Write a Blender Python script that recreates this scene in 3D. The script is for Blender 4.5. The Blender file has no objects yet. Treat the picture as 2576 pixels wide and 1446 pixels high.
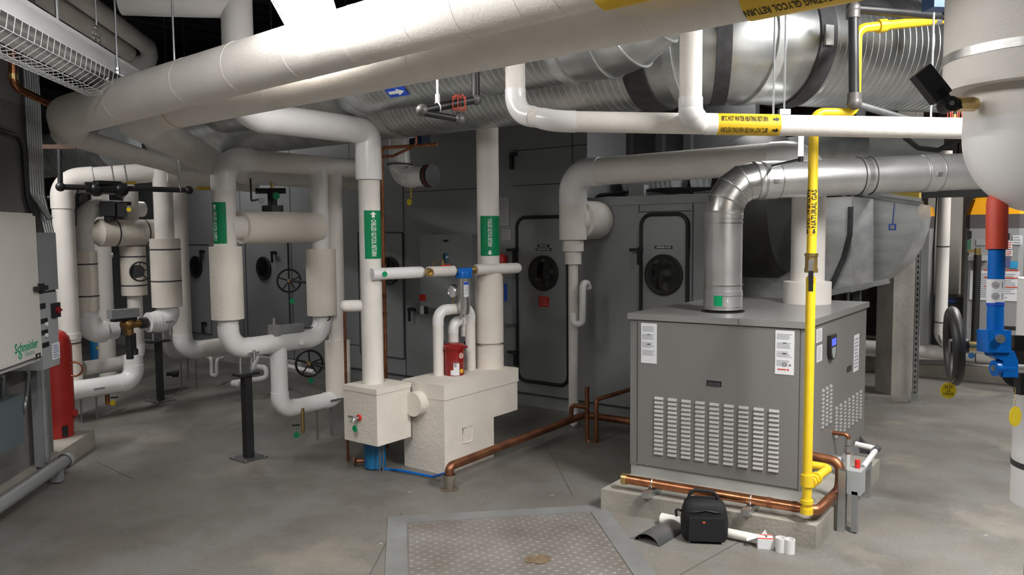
import bpy, bmesh, math, random
from mathutils import Vector, Matrix
random.seed(7)
SC = bpy.context.scene
COL = SC.collection
PI = math.pi

# ------------------------------------------------------------------ camera
IW, IH, FPX = 2576.0, 1446.0, 1965.0
CX, CY = IW/2, IH/2
CAMZ = 1.6
C0 = Vector((0, 0, CAMZ))
_vy = Vector((2771-CX, -(570-CY), -FPX)).normalized()      # the room's depth axis as the lens sees it
_hd = Vector((1, 0.0086, 0)).normalized()
_up = _hd.cross(_vy).normalized()
if _up.y < 0: _up = -_up
_vx = _vy.cross(_up)
RW = Matrix((_vx, _vy, _up))                                # world = RW @ lens
RC = RW.transposed()
cam_d = bpy.data.cameras.new('camera')
cam_d.sensor_fit = 'HORIZONTAL'; cam_d.sensor_width = 23.5
cam_d.lens = 23.5*FPX/IW
cam_d.clip_start = 0.05; cam_d.clip_end = 100
cam = bpy.data.objects.new('camera', cam_d); COL.objects.link(cam)
cam.matrix_world = Matrix.Translation(C0) @ RW.to_4x4()
SC.camera = cam

# ------------------------------------------------------------------ world, exposure
SC.view_settings.view_transform = 'Standard'
SC.view_settings.look = 'None'
SC.view_settings.gamma = 1.0
SC.view_settings.use_curve_mapping = False
SC.view_settings.exposure = 0.55
w = bpy.data.worlds.new('world'); SC.world = w; w.use_nodes = True
w.node_tree.nodes['Background'].inputs[0].default_value = (0.55, 0.57, 0.62, 1)
w.node_tree.nodes['Background'].inputs[1].default_value = 0.04

X_ = Vector((1, 0, 0)); Y_ = Vector((0, 1, 0)); Z_ = Vector((0, 0, 1))
B_ = Vector((-1, 1, 0)).normalized()        # the second grid of the room, turned 45 degrees: along the lamps
BP_ = Vector((1, 1, 0)).normalized()        # across the lamps

def area(loc, along, length, width, power, color=(1.0, 0.98, 0.955), down=Z_*-1):
    d = bpy.data.lights.new('tube_light', 'AREA'); d.shape = 'RECTANGLE'
    d.size = length; d.size_y = width; d.energy = power; d.color = color
    o = bpy.data.objects.new('tube_light', d); COL.objects.link(o)
    z = -down.normalized(); x = along.normalized(); y = z.cross(x).normalized(); x = y.cross(z)
    m = Matrix((x, y, z)).transposed().to_4x4(); m.translation = loc
    o.matrix_world = m
    return o

# ------------------------------------------------------------------ measuring helpers: a picture position and a plane give a place
def ray(px, py): return RW @ Vector(((px-CX)/FPX, -(py-CY)/FPX, -1.0))     # length 1 along the lens axis
def P(px, py, d): return C0 + ray(px, py)*d
def F(px, py, z=0.0):
    r = ray(px, py); return C0 + r*((z-CAMZ)/r.z)
def onY(px, py, y):
    r = ray(px, py); return C0 + r*(y/r.y)
def onX(px, py, x):
    r = ray(px, py); return C0 + r*(x/r.x)
def onN(px, py, n, k):
    r = ray(px, py); return C0 + r*((k - n.dot(C0))/n.dot(r))
def dep(p): return -(RC @ (Vector(p)-C0)).z
def V(p, py):
    c = RC @ (Vector(p)-C0); u = RC @ Z_; k = (CY-py)/FPX
    return Vector(p) + Z_*((-k*c.z - c.y)/(u.y + k*u.z))
def A(p, d, px):
    c = RC @ (Vector(p)-C0); u = RC @ d; k = (px-CX)/FPX
    return Vector(p) + d*((-k*c.z - c.x)/(u.x + k*u.z))
def rad(wpx, d): return wpx*0.5*d/FPX
def shift(p, dx=0, dy=0, dz=0): return Vector((p[0]+dx, p[1]+dy, p[2]+dz))

# ------------------------------------------------------------------ materials
MATS = {}
def mat(name, col, rough=0.5, metal=0.0, var=0.0, vscale=8.0, col2=None, bump=0.0, bscale=60.0, spec=0.5, emit=None, estr=0.0, aniso=None):
    if name in MATS: return MATS[name]
    m = bpy.data.materials.new(name); m.use_nodes = True
    nt = m.node_tree; b = nt.nodes['Principled BSDF']
    b.inputs['Base Color'].default_value = (*col, 1); b.inputs['Roughness'].default_value = rough
    b.inputs['Metallic'].default_value = metal; b.inputs['Specular IOR Level'].default_value = spec
    tc = nt.nodes.new('ShaderNodeTexCoord')
    if var > 0 or col2:
        n = nt.nodes.new('ShaderNodeTexNoise'); n.inputs['Scale'].default_value = vscale; n.inputs['Detail'].default_value = 5
        if aniso:
            mp = nt.nodes.new('ShaderNodeMapping'); mp.inputs['Scale'].default_value = aniso
            nt.links.new(tc.outputs['Object'], mp.inputs[0]); nt.links.new(mp.outputs[0], n.inputs['Vector'])
        else:
            nt.links.new(tc.outputs['Object'], n.inputs['Vector'])
        r = nt.nodes.new('ShaderNodeValToRGB')
        c2 = col2 if col2 else tuple(max(0, c*(1-var)) for c in col)
        c1 = col if col2 else tuple(min(1, c*(1+var*0.5)) for c in col)
        r.color_ramp.elements[0].position = 0.33; r.color_ramp.elements[1].position = 0.68
        r.color_ramp.elements[0].color = (*c2, 1); r.color_ramp.elements[1].color = (*c1, 1)
        nt.links.new(n.outputs['Fac'], r.inputs[0]); nt.links.new(r.outputs[0], b.inputs['Base Color'])
    if bump > 0:
        n2 = nt.nodes.new('ShaderNodeTexNoise'); n2.inputs['Scale'].default_value = bscale; n2.inputs['Detail'].default_value = 3
        nt.links.new(tc.outputs['Object'], n2.inputs['Vector'])
        bp = nt.nodes.new('ShaderNodeBump'); bp.inputs['Strength'].default_value = bump; bp.inputs['Distance'].default_value = 0.01
        nt.links.new(n2.outputs['Fac'], bp.inputs['Height']); nt.links.new(bp.outputs[0], b.inputs['Normal'])
    if emit:
        b.inputs['Emission Color'].default_value = (*emit, 1); b.inputs['Emission Strength'].default_value = estr
    MATS[name] = m
    return m

JACKET = mat('canvas_jacket', (0.77, 0.735, 0.69), 0.62, var=0.06, vscale=5, bump=0.15, bscale=90)
CREAM = mat('cream_canvas', (0.76, 0.705, 0.63), 0.7, var=0.07, vscale=4, bump=0.3, bscale=40)
PVC = mat('white_fitting_cover', (0.80, 0.79, 0.79), 0.28, var=0.03, vscale=4)
GALV = mat('galvanised_steel', (0.62, 0.64, 0.64), 0.34, 0.9, col2=(0.42, 0.44, 0.44), vscale=7)
GALVB = mat('galvanised_sheet', (0.66, 0.68, 0.68), 0.36, 0.6, col2=(0.46, 0.48, 0.48), vscale=3, aniso=(1, 1, 4))
STAIN = mat('brushed_stainless', (0.62, 0.62, 0.61), 0.3, 0.92, var=0.15, vscale=20, aniso=(1, 1, 12))
ALUV = mat('vent_pipe_steel', (0.66, 0.66, 0.66), 0.36, 0.85, var=0.12, vscale=6)
ZINC = mat('zinc_rod', (0.55, 0.57, 0.6), 0.35, 0.9)
BLACK = mat('black_steel', (0.018, 0.018, 0.02), 0.45, var=0.2)
BLKPL = mat('black_plastic', (0.014, 0.014, 0.016), 0.35)
RUBBER = mat('black_rubber', (0.012, 0.012, 0.012), 0.6)
SEAL = mat('dark_sealant', (0.055, 0.055, 0.06), 0.7, var=0.3, vscale=20)
GLASSD = mat('dark_porthole_glass', (0.008, 0.009, 0.01), 0.12)
AHUG = mat('grey_panel_paint', (0.27, 0.28, 0.285), 0.42, var=0.05, vscale=3)
AHUD = mat('grey_panel_joint', (0.05, 0.05, 0.055), 0.6)
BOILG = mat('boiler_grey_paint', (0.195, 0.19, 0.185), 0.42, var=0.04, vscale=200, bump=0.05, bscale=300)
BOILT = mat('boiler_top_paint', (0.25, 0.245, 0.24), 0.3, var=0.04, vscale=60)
LOUV = mat('louver_paint', (0.36, 0.355, 0.35), 0.35)
CONC = mat('pad_concrete', (0.36, 0.335, 0.29), 0.8, col2=(0.24, 0.225, 0.195), vscale=4, bump=0.3, bscale=50)
CONCW = mat('wall_concrete', (0.21, 0.205, 0.195), 0.85, col2=(0.13, 0.13, 0.125), vscale=2.2, bump=0.25, bscale=30)
COLC = mat('column_concrete', (0.35, 0.33, 0.29), 0.8, col2=(0.24, 0.225, 0.20), vscale=3.5, bump=0.3, bscale=40)
DARK = mat('dark_deck', (0.035, 0.036, 0.042), 0.8, var=0.3, vscale=2)
COPPER = mat('copper', (0.62, 0.27, 0.13), 0.28, 0.95, col2=(0.36, 0.14, 0.07), vscale=14)
COPPERD = mat('dull_copper', (0.42, 0.18, 0.09), 0.42, 0.85, col2=(0.22, 0.09, 0.05), vscale=10)
BRASS = mat('brass', (0.62, 0.45, 0.18), 0.3, 0.9, var=0.2, vscale=20)
YELLOW = mat('gas_yellow_paint', (0.83, 0.58, 0.025), 0.35, var=0.05, vscale=9)
LABY = mat('yellow_marker', (0.78, 0.50, 0.02), 0.35)
GREEN = mat('green_marker', (0.0, 0.23, 0.085), 0.3)
TAGG = mat('green_tag', (0.0, 0.30, 0.11), 0.35)
TAGY = mat('yellow_tag', (0.72, 0.55, 0.02), 0.4)
INKW = mat('white_lettering', (0.85, 0.86, 0.84), 0.5)
INKB = mat('black_lettering', (0.012, 0.012, 0.012), 0.5)
INKG = mat('grey_lettering', (0.32, 0.33, 0.36), 0.6)
INKGR = mat('green_lettering', (0.0, 0.27, 0.12), 0.5)
INKR = mat('red_lettering', (0.6, 0.06, 0.03), 0.5)
PAPER = mat('label_paper', (0.76, 0.77, 0.80), 0.5)
REDP = mat('red_paint', (0.36, 0.018, 0.012), 0.35, var=0.12, vscale=8)
REDC = mat('red_can_paint', (0.26, 0.012, 0.012), 0.3, var=0.1)
REDS = mat('red_sign', (0.60, 0.025, 0.02), 0.4)
REDG = mat('red_rubber_grip', (0.58, 0.065, 0.035), 0.5, var=0.06, vscale=20)
BLUE = mat('blue_paint', (0.0, 0.13, 0.52), 0.32, var=0.05, vscale=30)
BLUET = mat('blue_tank_paint', (0.012, 0.16, 0.36), 0.4, var=0.1)
BLUEL = mat('blue_marker', (0.015, 0.08, 0.55), 0.4)
BLUEF = mat('blue_filter_cap', (0.01, 0.16, 0.58), 0.3)
CABW = mat('cabinet_beige', (0.55, 0.53, 0.50), 0.45, var=0.02, vscale=3)
BOXG = mat('box_grey', (0.22, 0.235, 0.24), 0.45, var=0.04, vscale=4)
BOXL = mat('box_light_grey', (0.33, 0.35, 0.355), 0.45)
BOXB = mat('box_slate', (0.10, 0.125, 0.14), 0.5, var=0.05)
LAMPW = mat('lamp_white_enamel', (0.80, 0.81, 0.83), 0.35)
TUBEOFF = mat('unlit_tube', (0.82, 0.83, 0.84), 0.3)
TUBEON = mat('lit_tube', (1, 1, 1), 0.4, emit=(1.0, 0.98, 0.93), estr=9.0)
SCREEN = mat('lit_screen', (0.02, 0.05, 0.3), 0.3, emit=(0.08, 0.10, 0.95), estr=0.9)
ORANGE = mat('orange_cap', (0.80, 0.36, 0.01), 0.35)
HEATG = mat('heater_grey', (0.30, 0.305, 0.31), 0.35, var=0.03)
HEATD = mat('heater_dark', (0.10, 0.09, 0.09), 0.4)
BEIGEP = mat('beige_panel', (0.50, 0.47, 0.42), 0.6)
BROWN = mat('brown_wall_boards', (0.06, 0.045, 0.035), 0.7, var=0.3)
BAGB = mat('bag_nylon', (0.006, 0.006, 0.007), 0.75, bump=0.25, bscale=220)
PLATE = mat('checker_plate_steel', (0.30, 0.28, 0.265), 0.5, 0.35, col2=(0.20, 0.175, 0.155), vscale=3.5)
PLFR = mat('hatch_frame_steel', (0.30, 0.31, 0.31), 0.5, 0.3, col2=(0.21, 0.21, 0.205), vscale=3)
BUCK = mat('bucket_steel', (0.42, 0.39, 0.33), 0.4, 0.7, var=0.25)
PIPEW = mat('loose_plastic_pipe', (0.80, 0.77, 0.71), 0.4)
FOIL = mat('foil_duct', (0.75, 0.76, 0.8), 0.3, 0.6, bump=0.6, bscale=30)
REDW = mat('red_wire', (0.6, 0.07, 0.04), 0.4)
GREYC = mat('grey_conduit', (0.33, 0.34, 0.35), 0.4, 0.6, var=0.1)
GREYPV = mat('grey_plastic_pipe', (0.22, 0.225, 0.23), 0.4)
LINK = mat('link_grey', (0.5, 0.5, 0.5), 0.3, 0.8)

def concrete_floor():
    m = bpy.data.materials.new('stained_concrete'); m.use_nodes = True
    nt = m.node_tree; b = nt.nodes['Principled BSDF']; L = nt.links.new
    g = nt.nodes.new('ShaderNodeNewGeometry')
    def noise(s, d, r=0.55):
        n = nt.nodes.new('ShaderNodeTexNoise'); n.inputs['Scale'].default_value = s; n.inputs['Detail'].default_value = d
        n.inputs['Roughness'].default_value = r; L(g.outputs['Position'], n.inputs['Vector']); return n
    def ramp(n, stops):
        r = nt.nodes.new('ShaderNodeValToRGB'); e = r.color_ramp.elements
        e[0].position, e[0].color = stops[0][0], (*stops[0][1], 1); e[1].position, e[1].color = stops[1][0], (*stops[1][1], 1)
        for p, c in stops[2:]:
            q = e.new(p); q.color = (*c, 1)
        L(n.outputs['Fac'], r.inputs[0]); return r
    a = ramp(noise(0.9, 6), [(0.30, (0.115, 0.108, 0.095)), (0.70, (0.225, 0.209, 0.184))])
    c = ramp(noise(2.3, 7, 0.65), [(0.48, (0, 0, 0)), (0.62, (1, 1, 1))])
    mx = nt.nodes.new('ShaderNodeMixRGB'); mx.inputs[2].default_value = (0.21, 0.21, 0.206, 1)
    ml = nt.nodes.new('ShaderNodeMath'); ml.operation = 'MULTIPLY'; ml.inputs[1].default_value = 0.55
    L(c.outputs[0], ml.inputs[0]); L(ml.outputs[0], mx.inputs[0]); L(a.outputs[0], mx.inputs[1])
    s = ramp(noise(1.4, 5, 0.6), [(0.56, (0, 0, 0)), (0.66, (1, 1, 1))])
    m2 = nt.nodes.new('ShaderNodeMixRGB'); m2.inputs[2].default_value = (0.33, 0.298, 0.248, 1)
    ml2 = nt.nodes.new('ShaderNodeMath'); ml2.operation = 'MULTIPLY'; ml2.inputs[1].default_value = 0.42
    L(s.outputs[0], ml2.inputs[0]); L(ml2.outputs[0], m2.inputs[0]); L(mx.outputs[0], m2.inputs[1])
    f = ramp(noise(55, 4), [(0.25, (0.82, 0.82, 0.82)), (0.8, (1.12, 1.12, 1.12))])
    m3 = nt.nodes.new('ShaderNodeMixRGB'); m3.blend_type = 'MULTIPLY'; m3.inputs[0].default_value = 1
    L(m2.outputs[0], m3.inputs[1]); L(f.outputs[0], m3.inputs[2]); vo = nt.nodes.new('ShaderNodeTexVoronoi'); vo.inputs['Scale'].default_value = 3.2; L(g.outputs['Position'], vo.inputs['Vector'])
    lt = nt.nodes.new('ShaderNodeMath'); lt.operation = 'LESS_THAN'; lt.inputs[1].default_value = 0.035; L(vo.outputs['Distance'], lt.inputs[0])
    m4 = nt.nodes.new('ShaderNodeMixRGB'); m4.inputs[2].default_value = (0.45, 0.43, 0.39, 1); sm = nt.nodes.new('ShaderNodeMath'); sm.operation = 'MULTIPLY'; sm.inputs[1].default_value = 0.6
    L(lt.outputs[0], sm.inputs[0]); L(sm.outputs[0], m4.inputs[0]); L(m3.outputs[0], m4.inputs[1]); L(m4.outputs[0], b.inputs['Base Color'])
    rr = ramp(noise(3.1, 4), [(0.3, (0.38, 0.38, 0.38)), (0.7, (0.62, 0.62, 0.62))])
    L(rr.outputs[0], b.inputs['Roughness'])
    bp = nt.nodes.new('ShaderNodeBump'); bp.inputs['Strength'].default_value = 0.12; bp.inputs['Distance'].default_value = 0.01
    L(noise(25, 5).outputs['Fac'], bp.inputs['Height']); L(bp.outputs[0], b.inputs['Normal'])
    return m
FLOORM = concrete_floor()

# ------------------------------------------------------------------ shape helpers (everything is added in world places)
def BM(): return bmesh.new()
def frame(axis, hint=None):
    a = axis.normalized()
    h = hint if hint is not None else (Z_ if abs(a.z) < 0.9 else X_)
    u = h - a*h.dot(a)
    if u.length < 1e-6: u = (Y_ - a*Y_.dot(a))
    u.normalize(); return a, u, a.cross(u)
def ring(bm, c, u, v, r, seg):
    return [bm.verts.new(c + u*(r*math.cos(2*PI*i/seg)) + v*(r*math.sin(2*PI*i/seg))) for i in range(seg)]
def skin(bm, ra, rb):
    n = len(ra)
    for i in range(n): bm.faces.new((ra[i], ra[(i+1) % n], rb[(i+1) % n], rb[i]))
def cap(bm, r, flip=False): bm.faces.new(list(reversed(r)) if not flip else r)
def lathe(bm, p, axis, prof, seg=32, closed=True, hint=None):
    """prof: (distance along the axis, radius)"""
    a, u, v = frame(Vector(axis), hint); p = Vector(p); prev = None; first = None
    for h, r in prof:
        rg = ring(bm, p + a*h, u, v, max(r, 1e-4), seg)
        if prev: skin(bm, prev, rg)
        else: first = rg
        prev = rg
    if closed: cap(bm, first); cap(bm, prev, True)
    return bm
def cyl(bm, p0, p1, r, r1=None, seg=24, closed=True):
    p0 = Vector(p0); p1 = Vector(p1)
    return lathe(bm, p0, p1-p0, [(0, r), ((p1-p0).length, r if r1 is None else r1)], seg, closed)
def sweep(bm, pts, r, seg=20, closed=True, loop=False):
    pts = [Vector(q) for q in pts]; n = len(pts)
    tang = []
    for i in range(n):
        if loop: t = pts[(i+1) % n]-pts[i-1]
        else: t = pts[min(i+1, n-1)]-pts[max(i-1, 0)]
        tang.append(t.normalized())
    a, u, v = frame(tang[0]); rings = []
    for i in range(n):
        t = tang[i]; u = (u - t*u.dot(t)).normalized(); v = t.cross(u)
        rr = r[i] if isinstance(r, (list, tuple)) else r
        rings.append(ring(bm, pts[i], u, v, rr, seg))
    for i in range(n-1): skin(bm, rings[i], rings[i+1])
    if loop: skin(bm, rings[-1], rings[0])
    elif closed: cap(bm, rings[0]); cap(bm, rings[-1], True)
    return bm
def arcpts(p, c, n, bend, steps=10):
    """fillet at corner c between p and n: list of points of the round"""
    d0 = (p-c); d1 = (n-c); l0, l1 = d0.length, d1.length
    d0.normalize(); d1.normalize()
    ang = d0.angle(d1)
    if ang > PI-0.02: return [c.copy()], 0.0
    cut = min(bend/math.tan(ang/2), l0*0.49, l1*0.49); rr = cut*math.tan(ang/2)
    s = c+d0*cut; e = c+d1*cut
    m = (d0+d1).normalized(); o = c+m*(rr/math.sin(ang/2))
    out = []
    a0 = (s-o); a1 = (e-o); th = a0.angle(a1); ax = a0.cross(a1).normalized()
    for i in range(steps+1):
        out.append(o + Matrix.Rotation(th*i/steps, 3, ax) @ a0)
    return out, cut
def fillet(pts, bend, steps=8):
    pts = [Vector(q) for q in pts]; out = [pts[0]]
    for i in range(1, len(pts)-1):
        b = bend[i-1] if isinstance(bend, (list, tuple)) else bend
        a, _ = arcpts(pts[i-1], pts[i], pts[i+1], b, steps); out += a
    out.append(pts[-1]); return out
def hose(bm, pts, r, bend=0.03, seg=12, steps=6): return sweep(bm, fillet(pts, bend, steps), r, seg)
def obox(bm, o, ex, ey, ez):
    o = Vector(o); vs = []
    for k in (0, 1):
        for a, b in ((0, 0), (1, 0), (1, 1), (0, 1)):
            vs.append(bm.verts.new(o + ex*a + ey*b + ez*k))
    fs = [(3, 2, 1, 0), (4, 5, 6, 7), (0, 1, 5, 4), (1, 2, 6, 5), (2, 3, 7, 6), (3, 0, 4, 7)]
    if ex.cross(ey).dot(ez) < 0: fs = [tuple(reversed(q)) for q in fs]
    for q in fs: bm.faces.new([vs[i] for i in q])
    return bm
def cbox(bm, c, sx, sy, sz, ax=X_, ay=Y_, az=Z_):
    """box centred on c in plan and resting on c.z"""
    return obox(bm, Vector(c)-ax*(sx/2)-ay*(sy/2), ax*sx, ay*sy, az*sz)
def mbox(bm, c, sx, sy, sz, ax=X_, ay=Y_, az=Z_):
    return obox(bm, Vector(c)-ax*(sx/2)-ay*(sy/2)-az*(sz/2), ax*sx, ay*sy, az*sz)
def prism(bm, poly, vec):
    poly = [Vector(q) for q in poly]
    a = [bm.verts.new(q) for q in poly]; b = [bm.verts.new(q+vec) for q in poly]
    n = len(a)
    bm.faces.new(list(reversed(a))); bm.faces.new(b)
    for i in range(n): bm.faces.new((a[i], a[(i+1) % n], b[(i+1) % n], b[i]))
    return bm
def ball(bm, c, r, seg=20, sq=1.0):
    n = 10
    prof = [(-r*sq*math.cos(PI*i/n), r*math.sin(PI*i/n)) for i in range(n+1)]
    return lathe(bm, c, Z_, prof, seg)
def torus(bm, c, axis, R, r, seg=36, s2=10):
    a, u, v = frame(Vector(axis)); c = Vector(c)
    return sweep(bm, [c+u*(R*math.cos(2*PI*i/seg))+v*(R*math.sin(2*PI*i/seg)) for i in range(seg)], r, s2, loop=True)
def band(bm, c, axis, r, wdt, seg=40, out=0.002):
    """a thin strap round a pipe"""
    a = Vector(axis).normalized()
    return lathe(bm, Vector(c)-a*(wdt/2), a, [(0, r*0.98), (0, r+out), (wdt, r+out), (wdt, r*0.98)], seg, closed=False)
def bevel(bm, off, seg=2, ang=40):
    es = [e for e in bm.edges if len(e.link_faces) == 2 and e.calc_face_angle(0) > math.radians(ang)]
    bmesh.ops.bevel(bm, geom=es, offset=off, segments=seg, affect='EDGES', clamp_overlap=True)
    return bm

# ------------------------------------------------------------------ objects
def finish(bm, name, m, origin, parent=None, sharp=38):
    bmesh.ops.recalc_face_normals(bm, faces=bm.faces)
    me = bpy.data.meshes.new(name); bm.to_mesh(me); bm.free()
    o0 = Vector(origin); me.transform(Matrix.Translation(-o0))
    me.materials.append(m)
    for p in me.polygons: p.use_smooth = True
    me.set_sharp_from_angle(angle=math.radians(sharp))
    o = bpy.data.objects.new(name, me); COL.objects.link(o)
    if parent is not None: o.parent = parent
    else: o.location = o0
    return o
class Thing:
    def __init__(s, name, label, cat, base, group=None, kind=None):
        s.base = Vector(base); s.o = bpy.data.objects.new(name, None); COL.objects.link(s.o)
        s.o.empty_display_size = 0.05
        s.o.location = s.base; s.o['label'] = label; s.o['category'] = cat
        if group: s.o['group'] = group
        if kind: s.o['kind'] = kind
    def part(s, name, bm, m, sub=None, label=None, kind=None, sharp=38):
        o = finish(bm, name, m, s.base, sub if sub is not None else s.o, sharp)
        if label: o['label'] = label
        if kind: o['kind'] = kind
        return o
def solo(name, label, cat, bm, m, base, group=None, kind=None, sharp=38):
    o = finish(bm, name, m, base, None, sharp)
    o['label'] = label; o['category'] = cat
    if group: o['group'] = group
    if kind: o['kind'] = kind
    return o
def struct(name, bm, m, base=(0, 0, 0)):
    o = finish(bm, name, m, base); o['kind'] = 'structure'; return o

def pipe(T, pts, r, bend, m=None, em=None, er=1.06, sock=0.03, seg=32, run='insulated_run', elb='elbow_cover', close=True, steps=12):
    """straight runs and elbow covers, each a part of the thing; er: how much fatter the covers are"""
    m = m or JACKET; em = em or PVC
    pts = [Vector(q) for q in pts]; n = len(pts); starts = {}; ends = {}
    for i in range(1, n-1):
        b = bend[i-1] if isinstance(bend, (list, tuple)) else bend
        a, cut = arcpts(pts[i-1], pts[i], pts[i+1], b, steps)
        ends[i-1] = a[0]; starts[i] = a[-1]
        d0 = (pts[i]-pts[i-1]).normalized(); d1 = (pts[i+1]-pts[i]).normalized()
        s0 = min(sock, max(0.004, (a[0]-pts[i-1]).length*0.3)); s1 = min(sock, max(0.004, (pts[i+1]-a[-1]).length*0.3))
        bm = BM(); ap = [a[0]-d0*s0] + a + [a[-1]+d1*s1]
        sweep(bm, ap, r*er, seg)
        T.part(elb, bm, em)
    for i in range(n-1):
        s = starts.get(i, pts[i]); e = ends.get(i, pts[i+1])
        if (e-s).length < 0.005: continue
        bm = BM(); cyl(bm, s, e, r, seg=seg); T.part(run, bm, m)

# lettering: a font outline turned into faces, laid flat or wrapped round a pipe
def glyphs(text, size):
    cu = bpy.data.curves.new('t', 'FONT'); cu.body = text; cu.size = size; cu.align_x = 'CENTER'; cu.align_y = 'CENTER'
    cu.resolution_u = 2; cu.offset = size*0.018
    ob = bpy.data.objects.new('t', cu); COL.objects.link(ob)
    me = ob.to_mesh(); vs = [v.co.copy() for v in me.vertices]; fs = [tuple(p.vertices) for p in me.polygons]
    ob.to_mesh_clear(); COL.objects.unlink(ob); bpy.data.objects.remove(ob); bpy.data.curves.remove(cu)
    return vs, fs
def flat_text(bm, text, size, c, right, up, off=0.0015, sx=1.0):
    right = Vector(right).normalized(); up = Vector(up).normalized(); n = right.cross(up)
    vs, fs = glyphs(text, size)
    vv = [bm.verts.new(Vector(c)+right*(q.x*sx)+up*q.y+n*off) for q in vs]
    for q in fs:
        try: bm.faces.new([vv[i] for i in q])
        except ValueError: pass
    return bm
def wrap_shape(bm, shape_bm, c, axis, nrm, R):
    """shape in (u along axis, v round the pipe) -> on the cylinder"""
    a = Vector(axis).normalized(); n = Vector(nrm); n = (n-a*n.dot(a)).normalized(); t = n.cross(a)
    for v in shape_bm.verts:
        u, w_ = v.co.x, v.co.y
        v.co = Vector(c)+a*u+(n*math.cos(w_/R)+t*math.sin(w_/R))*R
    tmp = bpy.data.meshes.new('tmp'); shape_bm.to_mesh(tmp); bm.from_mesh(tmp); bpy.data.meshes.remove(tmp); shape_bm.free()
    return bm
def slice_v(b, vmin, vmax, n):
    for i in range(1, n):
        bmesh.ops.bisect_plane(b, geom=b.verts[:]+b.edges[:]+b.faces[:], plane_co=(0, vmin+(vmax-vmin)*i/n, 0), plane_no=(0, 1, 0))
def wrap_text(bm, text, size, c, axis, nrm, R, u0=0.0, v0=0.0, sx=1.0, flip=False):
    """a: reading direction; the letters stand with their tops towards nrm x axis"""
    b = BM(); vs, fs = glyphs(text, size); s = -1.0 if flip else 1.0
    vv = [b.verts.new((u0+s*q.x*sx, v0+s*q.y, 0)) for q in vs]
    for q in fs:
        try: b.faces.new([vv[i] for i in q])
        except ValueError: pass
    slice_v(b, v0-size*0.6, v0+size*0.6, 4)
    return wrap_shape(bm, b, c, axis, nrm, R)
def wrap_arrow(bm, c, axis, nrm, R, u0, v0, L, Wd, sgn=1):
    b = BM(); s = sgn
    q = [(-L/2, -Wd*0.22), (0.05*L, -Wd*0.22), (0.05*L, -Wd/2), (L/2, 0), (0.05*L, Wd/2), (0.05*L, Wd*0.22), (-L/2, Wd*0.22)]
    vv = [b.verts.new((u0+s*x, v0+y, 0)) for x, y in q]
    b.faces.new((vv[0], vv[1], vv[5], vv[6])); b.faces.new((vv[2], vv[3], vv[4], vv[5], vv[1]))
    slice_v(b, v0-Wd/2, v0+Wd/2, 6)
    return wrap_shape(bm, b, c, axis, nrm, R)
def wrap_strip(bm, c, axis, nrm, R, L, th0, th1, seg=28):
    """a sheet bent round a pipe between two angles from nrm"""
    a = Vector(axis).normalized(); n = Vector(nrm); n = (n-a*n.dot(a)).normalized(); t = n.cross(a)
    pr = None
    for i in range(seg+1):
        th = th0+(th1-th0)*i/seg; d = n*math.cos(th)+t*math.sin(th)
        cur = [bm.verts.new(Vector(c)+a*(s*L/2)+d*R) for s in (-1, 1)]
        if pr: bm.faces.new((pr[0], pr[1], cur[1], cur[0]))
        pr = cur
    return bm
def lines_on(bm, c, right, up, wd, ht, n, off=0.0015, fill=0.45, rag=0.3):
    """rows of small print as thin bars"""
    right = right.normalized(); up = up.normalized(); nn = right.cross(up)
    for i in range(n):
        y = ht*(0.5-(i+0.5)/n); k = wd*(1-rag*random.random())
        p = c + up*y - right*(wd/2) + nn*off
        h = ht/n*fill
        vs = [bm.verts.new(p+right*a+up*b) for a, b in ((0, -h/2), (k, -h/2), (k, h/2), (0, h/2))]
        bm.faces.new(vs)
    return bm
def sheet(bm, c, right, up, wd, ht, th=0.002):
    right = right.normalized(); up = up.normalized(); n = right.cross(up)
    return obox(bm, c-right*(wd/2)-up*(ht/2), right*wd, up*ht, n*th)
def toward(p):
    """level direction from p towards the lens side, for setting which way a marker faces"""
    d = C0-Vector(p); d.z = 0; return d.normalized()
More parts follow.
